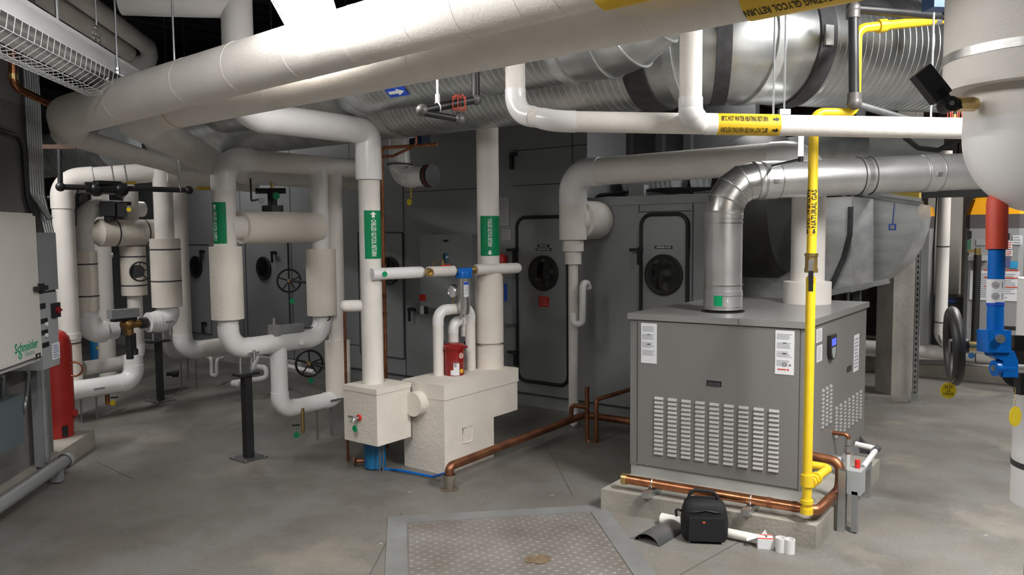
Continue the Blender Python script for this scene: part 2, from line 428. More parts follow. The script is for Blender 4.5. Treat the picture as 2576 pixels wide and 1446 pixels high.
# ================================================================== lamps
def fixture(name, label, end_px, end_d, length, lit, power=0, z=None, width=0.26, group=None, guard=True, hang=True, d=None, cord=False, tubes=2, endpt=None):
    """a strip lamp under a wire guard; end_px: the far end as the photo shows it; runs towards the lens side along the lamp rows"""
    d = d or B_; e = endpt if endpt is not None else P(*end_px, end_d)
    if z is not None: e.z = z
    s = e - d*length; mid = (s+e)/2; side = d.cross(Z_).normalized()
    T = Thing(name, label, 'light fixture', mid, group)
    bm = BM(); mbox(bm, mid+Z_*0.045, 0.15, length, 0.09, side, d, Z_); bevel(bm, 0.006)
    ch = T.part('channel', bm, LAMPW)
    bm = BM()
    for sg in (-1, 1):
        prism(bm, [s+side*sg*0.05+Z_*0.012, s+side*sg*width*0.5-Z_*0.03, s+side*sg*width*0.5-Z_*0.026, s+side*sg*0.05+Z_*0.016], d*length)
    T.part('reflector', bm, LAMPW)
    for sg in ((-1, 1) if tubes == 2 else (0,)):
        bm = BM(); cyl(bm, s+side*sg*0.055-Z_*0.022+d*0.03, e+side*sg*0.055-Z_*0.022-d*0.03, 0.013, seg=12)
        T.part('fluorescent_tube', bm, TUBEON if lit else TUBEOFF)
    bm = BM()
    for q in (s, e): mbox(bm, q-Z_*0.012, width*0.62, 0.03, 0.04, side, d, Z_)
    T.part('lamp_holder', bm, LAMPW)
    if guard:
        bm = BM(); n = int(length/0.055); hw = width*0.5
        prof = [(-hw, -0.03), (-hw*0.92, -0.085), (-hw*0.45, -0.125), (0, -0.13), (hw*0.45, -0.125), (hw*0.92, -0.085), (hw, -0.03)]
        for i in range(n+1):
            c = s + d*(length*i/n)
            sweep(bm, [c+side*x+Z_*y for x, y in prof], 0.0016, 5)
        for x, y in prof[1:-1]: cyl(bm, s+side*x+Z_*y, e+side*x+Z_*y, 0.0018, seg=5)
        T.part('wire_guard', bm, LAMPW)
    if hang:
        for t in (0.2, 0.8):
            c = s+d*(length*t)+Z_*0.07
            for sg in (-1, 1):
                bm = BM(); L = 0.16
                for k in range(6):
                    q = c + (side*sg*0.05*(1-k/6) if False else d*sg*0.06*(1-k/6)) + Z_*(L*k/6)
                    torus(bm, q+Z_*0.013, side if k % 2 else d, 0.013, 0.002, 10, 5)
                T.part('hanging_chain', bm, LINK)
            bm = BM(); cyl(bm, c+Z_*0.16, Vector((c.x, c.y, 4.135)), 0.004, seg=6); T.part('drop_rod', bm, ZINC)
    else:
        for t in (0.25, 0.75): bm = BM(); c = s+d*(length*t)+Z_*0.07; cyl(bm, c, Vector((c.x, c.y, 4.135)), 0.004, seg=6); T.part('drop_rod', bm, ZINC)
    if cord:
        bm = BM(); c = s+d*(length*0.62)+Z_*0.07; cyl(bm, c, Vector((c.x, c.y, 4.135)), 0.009, seg=8); T.part('flexible_conduit', bm, GREYC)
    if lit and power > 0: area(mid-Z_*0.04, d, length*0.95, 0.14, power)
    return T

fixture('strip_light', 'unlit white strip light in a wire guard above the beige cabinet', (335, 226), 4.5, 2.6, False, cord=True, width=0.24)
fixture('strip_light', 'glowing strip light crossing above the two big white pipes', (822, 118), 3.95, 2.4, True, 33, hang=False, width=0.22)
fixture('strip_light', 'lit strip light behind the end of the left wall, hidden by the big pipe bend', None, 0, 1.7, True, 46, hang=False, endpt=BP_*-3.25+B_*6.4+Z_*2.95)
fixture('strip_light', 'lit strip light out over the boiler aisle on the lens side', None, 0, 2.4, True, 170, hang=False, endpt=Vector((-0.3, 4.0, 3.05)))
fixture('strip_light', 'unseen strip light added high over the orange capped water heaters to light them', None, 0, 2.4, True, 125, hang=False, endpt=Vector((0.1, 9.3, 3.5)))  # added out of view to light the heaters and the floor by them
fixture('strip_light', 'unseen strip light added for general fill on the aisle ceiling near the valve handle', None, 0, 2.4, True, 40, hang=False, endpt=Vector((-2.3, 1.2, 2.95)))  # added out of view as general fill light

fixture('strip_light', 'hidden strip light added deep in the left corner to brighten the grey access doors', (490, 285), 9.4, 1.5, True, 9, hang=False)  # hidden lamp added to brighten the air handler doors

fixture('strip_light', 'lit strip light above the roof of the low air handler section', None, 0, 1.1, True, 4, hang=False, endpt=Vector((-2.45, 6.35, 2.8)))

# ================================================================== the setting
bm = BM(); obox(bm, (-15, -5, -0.1), X_*21, Y_*17.5, Z_*0.1); struct('floor', bm, FLOORM)
bm = BM(); obox(bm, (-15, -5, 4.2), X_*21, Y_*17.5, Z_*0.15)
for i in range(70): obox(bm, (-15+i*0.3, -5, 4.14), X_*0.12, Y_*17.5, Z_*0.06)
struct('ceiling', bm, DARK)
NW = BP_; KW = NW.dot(Vector((-6.02, 2.74, 0)))-0.06
wend = onN(136, 1143, NW, KW); wend.z = 0.13
bm = BM(); obox(bm, wend, B_*-9.0, NW*-0.2, Z_*4.07); struct('wall_left', bm, CONCW)
bm = BM(); obox(bm, (-15, 11.6, 0), X_*21, Y_*0.2, Z_*4.2)
for i in range(60): obox(bm, (-9+i*0.25, 11.57, 0), X_*0.2, Y_*0.04, Z_*4.2)
struct('wall_back', bm, BROWN)
bm = BM(); obox(bm, (-15, -5, 0), X_*0.2, Y_*17.5, Z_*4.2); struct('wall_far', bm, CONCW)
bm = BM(); obox(bm, (5.8, -5, 0), X_*0.2, Y_*17.5, Z_*4.2); struct('wall_right', bm, CONCW)
bm = BM(); obox(bm, (-15, -5.2, 0), X_*21, Y_*0.2, Z_*4.2); struct('wall_front', bm, CONCW)
# kerb under the left wall and the red tank
kc = F(240, 1122); ke = kc - NW*0.0
bm = BM(); obox(bm, kc, B_*-8.5, NW*-0.9, Z_*0.13); bevel(bm, 0.008)
solo('concrete_plinth', 'low concrete plinth under the red tank and the left wall', 'plinth', bm, CONC, kc)
# back plinth under the heaters
bk = F(2430, 957)
bm = BM(); obox(bm, (-7.5, bk.y, 0), X_*9, Y_*1.9, Z_*0.17); bevel(bm, 0.01)
solo('concrete_plinth', 'long low concrete plinth under the water heaters at the back', 'plinth', bm, CONC, (-3, bk.y, 0))
# concrete column, turned like the lamp rows
cm = F(2241, 994)
bm = BM(); obox(bm, cm, B_*0.26, BP_*0.26, Z_*4.2); bevel(bm, 0.012)
for zz in (0.25, 0.9, 1.35):
    for q in ((0.13, 0),): pass
o = struct('column', bm, COLC, cm); 
# saw cut joints in the slab; kerb corner strip is a painted wall shadow line
bm = BM()
for p, q in (((1375, 1120), (1440, 1245)), ((1710, 1446), (1900, 1340)), ((240, 1160), (335, 1205)), ((930, 1446), (1010, 1290))):
    a = F(*p); b = F(*q); s = (b-a).normalized().cross(Z_)*0.003
    bm.faces.new([bm.verts.new(v+Z_*0.0012) for v in (a-s, a+s, b+s, b-s)])
struct('trim_1', bm, mat('joint_and_shadow', (0.09, 0.085, 0.075), 0.9))

# ================================================================== floor hatch
h0 = F(1023, 1316); hw = (F(1490, 1293.5)-h0).dot(BP_); hl = 1.5; fr = 0.105
T = Thing('floor_hatch', 'checker plate floor hatch in a flat steel frame with a rust spot', 'hatch', h0+BP_*hw/2-B_*hl/2)
bm = BM()
for o_, ex, ey in ((h0-BP_*fr, BP_*(hw+2*fr), B_*fr), (h0-BP_*fr-B_*hl, BP_*fr, B_*hl), (h0+BP_*hw-B_*hl, BP_*fr, B_*hl), (h0-BP_*fr-B_*(hl+fr), BP_*(hw+2*fr), B_*fr)):
    obox(bm, o_+Z_*0.0005, ex, ey, Z_*0.004)
T.part('hatch_frame', bm, PLFR)
bm = BM(); obox(bm, h0+BP_*0.008-B_*(hl-0.008)+Z_*0.0005, BP_*(hw-0.016), B_*(hl-0.016), Z_*0.003)
nx = int(hw/0.032); ny = int(hl/0.032)
for i in range(nx):
    for j in range(ny):
        c = h0+BP_*(0.02+i*(hw-0.04)/(nx-1))-B_*(0.02+j*(hl-0.04)/(ny-1))+Z_*0.0034
        a = (BP_ if (i+j) % 2 else B_); b = Z_.cross(a); L, Wd = 0.0115, 0.0042
        vs = [bm.verts.new(q) for q in (c+a*L, c+b*Wd, c-a*L, c-b*Wd)]; t = [bm.verts.new(c+a*L*0.4+Z_*0.0022), bm.verts.new(c-a*L*0.4+Z_*0.0022)]
        bm.faces.new((vs[0], vs[1], t[0])); bm.faces.new((t[0], vs[1], t[1])); bm.faces.new((vs[1], vs[2], t[1]))
        bm.faces.new((vs[2], vs[3], t[1])); bm.faces.new((t[1], vs[3], t[0])); bm.faces.new((vs[3], vs[0], t[0]))
T.part('checker_plate', bm, PLATE, sharp=20)
bm = BM(); rc = F(1355, 1406, 0.0062); rr = [rc+BP_*(0.06*math.cos(t*PI/9)*(1+0.25*random.random()))+B_*(0.045*math.sin(t*PI/9)*(1+0.3*random.random())) for t in range(18)]
bm.faces.new([bm.verts.new(q) for q in rr])
T.part('rust_spot', bm, mat('rust_stain', (0.17, 0.12, 0.07), 0.8, var=0.4, vscale=60))

# ================================================================== boiler pad and boiler
PADZ = 0.122
pc = F(2052, 1383); pl = A(pc, X_, 1541); pr = A(pc, Y_, 2212)
bm = BM(); prism(bm, [pc, shift(pr), Vector((pl.x, pr.y, 0)), Vector((pl.x, F(1541, 1289).y, 0))], Z_*PADZ); bevel(bm, 0.012, 2)
solo('boiler_pad', 'concrete pad carrying the grey boiler and the copper pipe', 'pad', bm, CONC, (pc+pl)/2)
fr_ = F(2015, 1263, PADZ); BX1 = fr_.x; BY0 = fr_.y
BK_ = 0.0926                                                # the boiler front stands a few degrees off its sides
U_ = Vector((1, BK_, 0)).normalized(); NU_ = Vector((-U_.y, U_.x, 0))
BX0 = A(fr_, U_, 1585).x; BY1 = A(fr_, Y_, 2172).y
topz = V(fr_, 826).z; SK = V(fr_, 1236).z
T = Thing('boiler', 'large grey floor boiler with louvred panels standing on the concrete pad', 'boiler', ((BX0+BX1)/2, (BY0+BY1)/2, PADZ))
def bp(x, y, z): return Vector((x, y, z))
bm = BM(); obox(bm, bp(BX0+0.004, BY0+0.004, PADZ), X_*(BX1-BX0-0.008), Y_*(BY1-BY0-0.008), Z_*(SK-PADZ+0.01)); T.part('base_skirt', bm, GALVB)
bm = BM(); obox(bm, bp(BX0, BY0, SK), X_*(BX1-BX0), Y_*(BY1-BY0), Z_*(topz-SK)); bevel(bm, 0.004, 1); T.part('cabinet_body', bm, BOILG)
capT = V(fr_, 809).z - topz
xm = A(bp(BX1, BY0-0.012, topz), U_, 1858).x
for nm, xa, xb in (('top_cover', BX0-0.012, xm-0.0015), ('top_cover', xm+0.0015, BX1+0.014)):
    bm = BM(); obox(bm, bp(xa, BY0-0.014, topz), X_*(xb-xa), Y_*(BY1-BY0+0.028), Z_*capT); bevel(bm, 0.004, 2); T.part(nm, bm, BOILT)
# front panel: an inset door leaf with its gaps
fx0 = A(bp(BX1, BY0, 0.7), U_, 1606).x; fx1 = A(bp(BX1, BY0, 0.7), U_, 2010).x
bm = BM(); obox(bm, bp(fx0, BY0-0.006, SK+0.012), X_*(fx1-fx0), Y_*0.006, Z_*(topz-SK-0.02)); bevel(bm, 0.002, 1); fp = T.part('front_panel', bm, BOILG)
bm = BM()
for x in (fx0-0.004, fx1+0.0005): obox(bm, bp(x, BY0-0.0025, SK), X_*0.0035, Y_*0.0025, Z_*(topz-SK))
T.part('panel_gap', bm, AHUD)
YF = BY0-0.0065
def front(px, py):
    p = onN(px, py, NU_, NU_.dot(Vector((BX1, YF, 0)))); return Vector((p.x, YF, p.z))
la = front(1649, 1001); lb = front(1957, 1181); lc = front(1955, 1031); 
rows, cols = 14, 9
x0 = front(1647, 1002).x; x1 = front(1935, 1035).x; z0 = front(1657, 1002).z; z1 = front(1657, 1140).z; lw = front(1669, 1002).x-front(1647, 1002).x
for i in range(cols):
    bm = BM(); xx = x0+(x1-x0)*i/(cols-1)
    for j in range(rows):
        zz = z0+(z1-z0)*j/(rows-1)
        hgt = 0.019
        prism(bm, [bp(xx, YF, zz+hgt/2), bp(xx, YF-0.009, zz-hgt*0.25), bp(xx, YF-0.007, zz-hgt/2), bp(xx, YF, zz-hgt*0.4)], X_*lw)
    obox(bm, bp(xx+lw*0.1, YF-0.001, z1), X_*lw*0.8, Y_*0.0015, Z_*(z0-z1)); T.part('louver_column', bm, LOUV, sub=fp)
a = front(1778, 956); b = front(1815, 973)
bm = BM(); obox(bm, bp(a.x, YF-0.0015, b.z), X_*(b.x-a.x), Y_*0.003, Z_*(a.z-b.z)); T.part('handle_recess', bm, BLKPL, sub=fp)
bm = BM(); obox(bm, bp(a.x+0.006, YF-0.0035, (a.z+b.z)/2-0.014), X_*(b.x-a.x-0.012), Y_*0.003, Z_*0.02); T.part('pull_handle', bm, SEAL, sub=fp)
for (xa, ya), (xb, yb) in (((1613, 812), (1652, 915)), ((1951, 830), (1997, 944))):
    a = front(xa, ya); b = front(xb, yb); c = (a+b)/2
    bm = BM(); sheet(bm, c, X_, Z_, b.x-a.x, a.z-b.z, 0.0015); s = T.part('instruction_sheet', bm, PAPER, sub=fp)
    bm = BM(); hh = a.z-b.z
    for k in range(4): lines_on(bm, c+Z_*hh*(0.36-0.2*k)-Y_*0.0016, X_, Z_, (b.x-a.x)*0.84, hh*0.14, 5, 0.0004)
    T.part('small_print', bm, INKG, sub=fp)
    bm = BM()
    for k in (0.22, -0.02): mbox(bm, c+Z_*hh*k-Y_*0.0022, 0.02, 0.001, 0.004)
    if xa > 1800:
        torus(bm, c-Z_*hh*0.27-Y_*0.0022, Y_, 0.009, 0.0015, 14, 4); mbox(bm, c-Z_*hh*0.27+X_*0.03-Y_*0.0022, 0.008, 0.001, 0.005)
    T.part('print_mark', bm, INKB, sub=fp)
    if xa > 1800:
        bm = BM(); mbox(bm, c-Z_*hh*0.385-X_*0.012-Y_*0.0022, 0.045, 0.001, 0.006); cyl(bm, c-Z_*hh*0.385+X_*0.02-Y_*0.0027, c-Z_*hh*0.385+X_*0.02-Y_*0.0018, 0.005, seg=12)
        T.part('red_print', bm, INKR, sub=fp)
# screws
bm = BM()
for px, py in ((1594, 1160), (1604, 1165), (1630, 1168)): 
    q = front(px, py); cyl(bm, q, q-Y_*0.006, 0.004, seg=8)
T.part('screw', bm, ZINC)
# right side
XS = BX1+0.0005
def side(px, py): return onX(px, py, XS)
bm = BM(); sy1 = side(2170, 900).y; obox(bm, bp(BX1, BY0+0.02, SK+0.03), X_*0.005, Y_*(BY1-BY0-0.05), Z_*(topz-SK-0.05)); bevel(bm, 0.002, 1); sp = T.part('side_panel', bm, BOILG)
XS = BX1+0.0055
def louv_side(c0, c1, cols, rows, cut):
    ya, yb = c0.y, c1.y; za, zb = c0.z, c1.z
    for i in range(cols):
        bm = BM(); yy = ya+(yb-ya)*i/max(1, cols-1)
        for j in range(rows):
            if (i, j) in cut: continue
            zz = za+(zb-za)*j/(rows-1); hgt = 0.02
            prism(bm, [Vector((XS, yy, zz+hgt/2)), Vector((XS+0.009, yy, zz-hgt*0.25)), Vector((XS+0.007, yy, zz-hgt/2)), Vector((XS, yy, zz-hgt*0.4))], Y_*0.04)
        T.part('louver_column', bm, LOUV, sub=sp)
louv_side(side(2067, 984), Vector((0, side(2087, 970).y, side(2067, 1074).z)), 3, 10, ())
louv_side(side(2101, 1028), Vector((0, side(2162, 1000).y, side(2101, 1098).z)), 7, 9, ())
for (xa, ya, xb, yb) in ((2054, 824, 2067, 862), (2055, 866, 2067, 911), (2149, 838, 2159, 935)):
    a = side(xa, ya); b = side(xb, yb); zz = (a.z+b.z)/2; h_ = abs(V(a, ya).z-V(a, yb-4).z)
    c = Vector((XS, (a.y+b.y)/2, zz))
    bm = BM(); sheet(bm, c, Y_, Z_, b.y-a.y, h_, 0.0015); T.part('instruction_sheet', bm, PAPER, sub=sp)
    bm = BM(); lines_on(bm, c+X_*0.0016, Y_, Z_, (b.y-a.y)*0.8, h_*0.85, 9, 0.0004); T.part('small_print', bm, INKG, sub=sp)
a = side(2081, 840); b = side(2094, 905); hh = V(a, 842).z-V(a, 905).z; yw = b.y-a.y
bm = BM(); c = Vector((XS, (a.y+b.y)/2, (a.z+b.z)/2))
poly = [c+Y_*yw*x+Z_*hh*y for x, y in ((-0.5, 0.5), (0.5, 0.5), (0.5, -0.2), (0.32, -0.44), (0, -0.5), (-0.32, -0.44), (-0.5, -0.2))]
prism(bm, poly, X_*0.022); bevel(bm, 0.004); cp = T.part('control_display', bm, BLKPL)
bm = BM(); prism(bm, [c+Y_*yw*x+Z_*hh*y+X_*0.022 for x, y in ((-0.3, 0.0), (0.32, 0.0), (0.32, -0.2), (0.16, -0.42), (-0.12, -0.42), (-0.3, -0.2))], X_*0.002); T.part('keypad', bm, BOXL, sub=cp)
bm = BM(); mbox(bm, c+Z_*hh*0.22+X_*0.0225, 0.003, yw*0.66, hh*0.28); T.part('screen', bm, SCREEN, sub=cp)
a = side(2131, 918); b = side(2141, 936); bm = BM(); mbox(bm, (a+b)/2, 0.004, (b.y-a.y), 0.035); T.part('handle_recess', bm, BLKPL, sub=sp)

for o in T.o.children_recursive:
    for v in o.data.vertices: v.co.y += BK_*(v.co.x+T.base.x-BX1)
# green sticker + vent pipe
vtop = topz+capT; vb = F(1818, 783, vtop); vd = dep(vb); vr = rad(92, vd)
ve1 = V(vb, 458); 
vx = P(2590, 424, dep(ve1)+0.12)
hdir = (vx-ve1); 
T = Thing('boiler_vent', 'round steel boiler vent rising from the boiler and turning right under the ceiling', 'vent pipe', vb)
ap = fillet([vb, ve1, vx], vr*1.75, 4); 
# straight riser
bm = BM(); cyl(bm, vb+Z_*0.015, ap[1]-Z_*0.0, vr, seg=40); T.part('riser', bm, ALUV)
# gored elbow
bm = BM()
pr_ = None
for i in range(1, len(ap)-1):
    t = ((ap[i]-ap[i-1]).normalized()+(ap[i+1]-ap[i]).normalized()).normalized()
dirs = [(ap[i+1]-ap[i]).normalized() for i in range(len(ap)-1)]
hn = Z_.cross(hdir).normalized()
rings = []
for i in range(1, len(ap)-1):
    d0, d1 = dirs[i-1], dirs[i]; t = (d0+d1).normalized(); u = hn; v = t.cross(u)
    k = 1/math.cos(d0.angle(d1)/2)
    rings.append([bm.verts.new(ap[i]+u*(vr*math.cos(2*PI*q/40))+v*(vr*k*math.sin(2*PI*q/40))) for q in range(40)])
for i in range(len(rings)-1): skin(bm, rings[i], rings[i+1])
T.part('gored_elbow', bm, STAIN, sharp=25)
bm = BM()
for i in range(1, len(ap)-1):
    t = (dirs[i-1]+dirs[i]).normalized(); torus(bm, ap[i], t, vr*1.005, 0.005, 40, 8)
T.part('elbow_seam', bm, STAIN)
hd_ = dirs[-1]; bm = BM(); cyl(bm, ap[-2], vx, vr, seg=40); T.part('horizontal_run', bm, ALUV)
def vband(c, a, wd, out, m, nm='joint_band'):
    bm = BM(); band(bm, c, a, vr, wd, out=out); return T.part(nm, bm, m)
for py, wd in ((540, 0.05), (752, 0.11),): vband(V(vb, py), Z_, wd, 0.004, ALUV)
for py in (560, 715, 741, 769): vband(V(vb, py), Z_, 0.006, 0.006, STAIN, 'rolled_bead')
for px in (1935, 2172, 2335):
    c = A(ap[-2], hd_, px); vband(c, hd_, 0.085 if px != 2172 else 0.03, 0.004, ALUV if px != 2172 else STAIN)
    for s in (-1, 1): vband(c+hd_*s*(0.05 if px != 2172 else 0.035), hd_, 0.005, 0.005, SEAL if px == 2172 else STAIN, 'rolled_bead')
    if px != 2172:
        bm = BM(); n = (-Y_*0.9+X_*0.2-Z_*0.1); n = (n-hd_*n.dot(hd_)).normalized(); q = c+n*(vr+0.008)
        mbox(bm, q, 0.012, 0.03, 0.02, n, hd_, n.cross(hd_)); T.part('latch', bm, STAIN)
bm = BM(); lathe(bm, vb+Z_*0.001, Z_, [(0, vr*1.16), (0.004, vr*1.16), (0.004, vr*0.9)], 40, closed=False); T.part('collar_gap', bm, BLKPL)
bm = BM(); q = V(vb, 753); wrap_strip(bm, q, Z_, toward(q), vr+0.0065, 0.062, 0.02, 0.46, 10)
g = T.part('green_sticker', bm, TAGG)
bm = BM(); nn = Matrix.Rotation(0.24, 3, 'Z') @ toward(q); wrap_text(bm, '1', 0.03, q-Z_*0.002, Z_.cross(nn)*1.0, nn, vr+0.0075); T.part('lettering', bm, INKW, sub=g)

# ------------------------------------------------------------------ combustion air pipe on the boiler
ab = F(2030, 762, vtop); ad = dep(ab); ar = rad(81, ad)
T = Thing('combustion_air_pipe', 'fat white pipe dropping into the boiler top through a wide collar', 'pipe', ab)
at = V(ab, 392); al = A(at, X_, 1441)
dl = V(al, 603); 
# trim the sag so the run follows the photo
pipe(T, [ab, at, Vector((al.x, al.y, at.z-0.02)), Vector((al.x, al.y, dl.z))], ar, ar*1.5, m=JACKET, er=1.05, sock=0.09)
bm = BM(); lathe(bm, ab, Z_, [(0, rad(114, ad)), (V(ab, 708).z-ab.z, rad(114, ad)), (V(ab, 706).z-ab.z, ar)], 40, hint=X_); T.part('pipe_collar', bm, JACKET)
# stepped end on the left leg
ald = dep(al); q0 = Vector((al.x, al.y, 0))
def zz(py): return V(q0, py).z
ar2 = ar
bm = BM(); cyl(bm, q0+Z_*zz(603), q0+Z_*zz(510), ar*1.03, seg=36); T.part('insulated_run', bm, JACKET)
bm = BM(); cyl(bm, q0+Z_*zz(632), q0+Z_*zz(597), rad(54, ald), seg=32); T.part('reducer_cover', bm, JACKET)
bm = BM(); cyl(bm, q0+Z_*zz(664), q0+Z_*zz(630), rad(42, ald), seg=32); T.part('reducer_cover', bm, JACKET)
bm = BM(); cyl(bm, q0+Z_*zz(1030), q0+Z_*zz(660), rad(25, ald), seg=24); T.part('drain_leg', bm, JACKET)
fo = V(q0, 1012); hose_end = F(1440, 1056, 0.03)
bm = BM(); hose(bm, [q0+Z_*zz(1020), Vector((q0.x, q0.y, 0.035)), Vector((q0.x-0.01, q0.y-0.0, 0.03))], rad(24, ald)); 
T.part('drain_foot', bm, PVC)
# branch to the grey unit
tc_ = q0+Z_*zz(553); ye = 5.72
bm = BM(); cyl(bm, tc_, Vector((tc_.x, ye, tc_.z)), rad(78, ald), seg=32); T.part('branch_run', bm, JACKET)
bm = BM(); cyl(bm, Vector((tc_.x, ye-0.30, tc_.z)), Vector((tc_.x, ye, tc_.z)), rad(92, ald+0.5), seg=32); bevel(bm, 0.012); T.part('branch_collar', bm, JACKET)
# little overflow loop
ld = ald-0.02; l0 = P(1462, 815, ld); 
uu = [P(1441, 786, ld-0.04), P(1442, 815, ld-0.04), P(1465, 815, ld-0.04), P(1466, 712, ld-0.04), P(1478, 712, ld+0.02), P(1480, 725, ld+0.04)]
bm = BM(); hose(bm, uu, rad(17, ld), 0.045, 14); T.part('overflow_loop', bm, PVC)
# ================================================================== gas pipe
g0 = P(2029, 1291, 3.93); gr = rad(23, 3.93); g1 = V(g0, 283)
T = Thing('gas_pipe', 'yellow natural gas riser standing in front of the boiler corner', 'pipe', g0)
gd = dep(g1)
pr1 = P(2150, 283, gd+0.1); g2 = A(g1, BP_, 2152); g3 = V(g2, 72); g4 = A(g3, BP_, 2600)
bm = BM(); cyl(bm, g0+Z_*0.012, V(g0, 700), gr, seg=24); T.part('lower_riser', bm, YELLOW)
bm = BM(); hose(bm, [V(g0, 655), g1, g2, g3, g4+Z_*0.12], gr, 0.05, 20); T.part('upper_run', bm, YELLOW)
for py, h_ in ((1291, 0.03), (1266, 0.02), (1222, 0.06)):
    q = V(g0, py); bm = BM(); cyl(bm, q, q+Z_*h_, gr*1.35, seg=20); bevel(bm, 0.004); T.part('threaded_fitting', bm, YELLOW)
tq = V(g0, 1226)+Z_*0.015
tn = Vector((tq.x+0.015, BY0+0.05, tq.z))
bm = BM(); hose(bm, [tq, tn, Vector((BX1-0.005, tn.y, tn.z))], gr*0.95, 0.035, 16); T.part('branch', bm, YELLOW)
dd = (tn-tq).normalized()
for k in (0.035, 0.075, 0.12):
    bm = BM(); cyl(bm, tq+dd*k, tq+dd*(k+0.02), gr*1.4, seg=8 if k == 0.075 else 20); T.part('union', bm, YELLOW)
bm = BM(); q = V(g0, 657); cyl(bm, q-Z_*0.045, q+Z_*0.035, gr*1.3, seg=8); cyl(bm, q-Z_*0.055, q-Z_*0.035, gr*1.45, seg=8); cyl(bm, q+Z_*0.025, q+Z_*0.04, gr*1.45, seg=8); bv = T.part('valve_body', bm, BRASS)
n = toward(g0); lft = n.cross(Z_)
bm = BM(); q2 = q+n*0.03; cyl(bm, q, q+n*0.045, 0.013, seg=12); mbox(bm, q2+n*0.016-Z_*0.045-lft*-0.003, 0.02, 0.003, 0.09, lft, n, Z_); T.part('valve_stem', bm, LINK, sub=bv)
bm = BM(); mbox(bm, q2+n*0.017-Z_*0.095, 0.022, 0.008, 0.10, lft, n, Z_); bevel(bm, 0.003); T.part('valve_lever', bm, BLKPL, sub=bv)
bm = BM(); q = V(g0, 703)+n*0.032; cyl(bm, q, q+n*0.003, 0.024, seg=24); T.part('yellow_tag', bm, TAGY, sub=bv)
q = V(g0, 537)
bm = BM(); wrap_strip(bm, q, Z_, n, gr+0.0015, 0.205, -2.6, 2.6, 36); mk = T.part('gas_marker', bm, LABY)
nn = Matrix.Rotation(0.42, 3, 'Z') @ n
bm = BM(); wrap_text(bm, 'NATURAL GAS', 0.036, q+Z_*0.022, Z_, nn, gr+0.0025, sx=0.78); T.part('lettering', bm, INKB, sub=mk)
bm = BM(); wrap_arrow(bm, q, Z_, nn, gr+0.0025, -0.088, 0, 0.024, 0.02, -1); T.part('flow_arrow', bm, INKB, sub=mk)
nn = Matrix.Rotation(-0.95, 3, 'Z') @ n
bm = BM(); wrap_text(bm, 'NATURAL GAS', 0.036, q+Z_*0.022, -Z_, nn, gr+0.0025, sx=0.78); T.part('lettering', bm, INKB, sub=mk)
bm = BM(); wrap_arrow(bm, q, -Z_, nn, gr+0.0025, 0.088, 0, 0.024, 0.02, 1); T.part('flow_arrow', bm, INKB, sub=mk)
for px, pt in ((2200, g3),):
    q = A(g3, BP_, 2186); bm = BM(); hd2 = (g4+Z_*0.12-g3).normalized(); q = g3+hd2*0.16; cyl(bm, q-hd2*0.05, q-hd2*0.01, gr*1.4, seg=20); T.part('threaded_fitting', bm, YELLOW)
    q = g3+hd2*0.42; bm = BM(); band(bm, q, hd2, gr, 0.03, out=0.005); mbox(bm, q+Z_*0.05, 0.03, 0.03, 0.06); cyl(bm, q+Z_*0.07, q+Z_*1.2, 0.005, seg=8); T.part('pipe_hanger', bm, ZINC)

# ================================================================== copper heating line along the boiler foot
c0 = F(1570, 1204, 0.185); c1 = F(2034, 1280, 0.185); cr = 0.026; cx_ = (c1-c0).normalized()
T = Thing('copper_line', 'bright copper pipe lying along the front foot of the boiler', 'pipe', (c0+c1)/2)
c2 = Vector((c1.x+0.045, c1.y, c1.z)); c3 = Vector((c2.x, BY0+0.16, c2.z)); c4 = c3+Z_*0.15; c5 = Vector((BX1-0.01, c4.y+0.02, c4.z))
bm = BM(); cyl(bm, c0, c1-cx_*0.03, cr, seg=24); T.part('front_run', bm, COPPER)
bm = BM(); hose(bm, [c1-cx_*0.03, c2, c3, c4, c5], cr, 0.055, 20); T.part('turned_end', bm, COPPERD)
bm = BM(); cyl(bm, c0-cx_*0.01, c0+cx_*0.02, cr*1.25, seg=20); T.part('end_cap', bm, BRASS)
for px in (1642, 1890):
    q = A(c0, cx_, px); bm = BM(); mbox(bm, Vector((q.x, q.y-0.01, PADZ+0.018)), 0.042, 0.16, 0.032); T.part('strut_support', bm, GALV)
    bm = BM(); torus(bm, q, cx_, cr+0.002, 0.003, 20, 6); T.part('pipe_clamp', bm, ZINC)
for px in (1935, 2000):
    q = A(c0, cx_, px); bm = BM(); cyl(bm, q-cx_*0.012, q+cx_*0.012, cr*1.07, seg=20); T.part('solder_collar', bm, COPPERD)

# ------------------------------------------------------------------ service posts and lines at the boiler's right side
s0 = F(2117, 1335)
T = Thing('strut_post', 'slotted steel channel post on the floor at the pad corner with a grey switch box', 'post', s0)
hz = V(s0, 1182).z
bm = BM()
for dx in (-0.02, 0.018): obox(bm, s0+X_*-0.02+Y_*(dx), X_*0.04, Y_*0.003, Z_*hz)
obox(bm, s0+X_*-0.021+Y_*-0.02, X_*0.003, Y_*0.04, Z_*hz); T.part('channel', bm, GALV)
bm = BM(); mbox(bm, s0+X_*0.055+Y_*0.05+Z_*(hz-0.06), 0.07, 0.10, 0.125); bevel(bm, 0.004); jb = T.part('switch_box', bm, BOXL)
bm = BM(); cyl(bm, s0+X_*0.055+Y_*0.075+Z_*(hz+0.0), s0+X_*0.055+Y_*0.075+Z_*(hz+0.045), 0.014, seg=12); T.part('red_cap', bm, REDS, sub=jb)
bm = BM(); mbox(bm, s0+X_*0.06+Y_*0.02+Z_*(hz*0.35), 0.03, 0.04, hz*0.66); T.part('post_leg', bm, GREYC)
s1 = F(2181, 1250); hz1 = V(s1, 1163).z
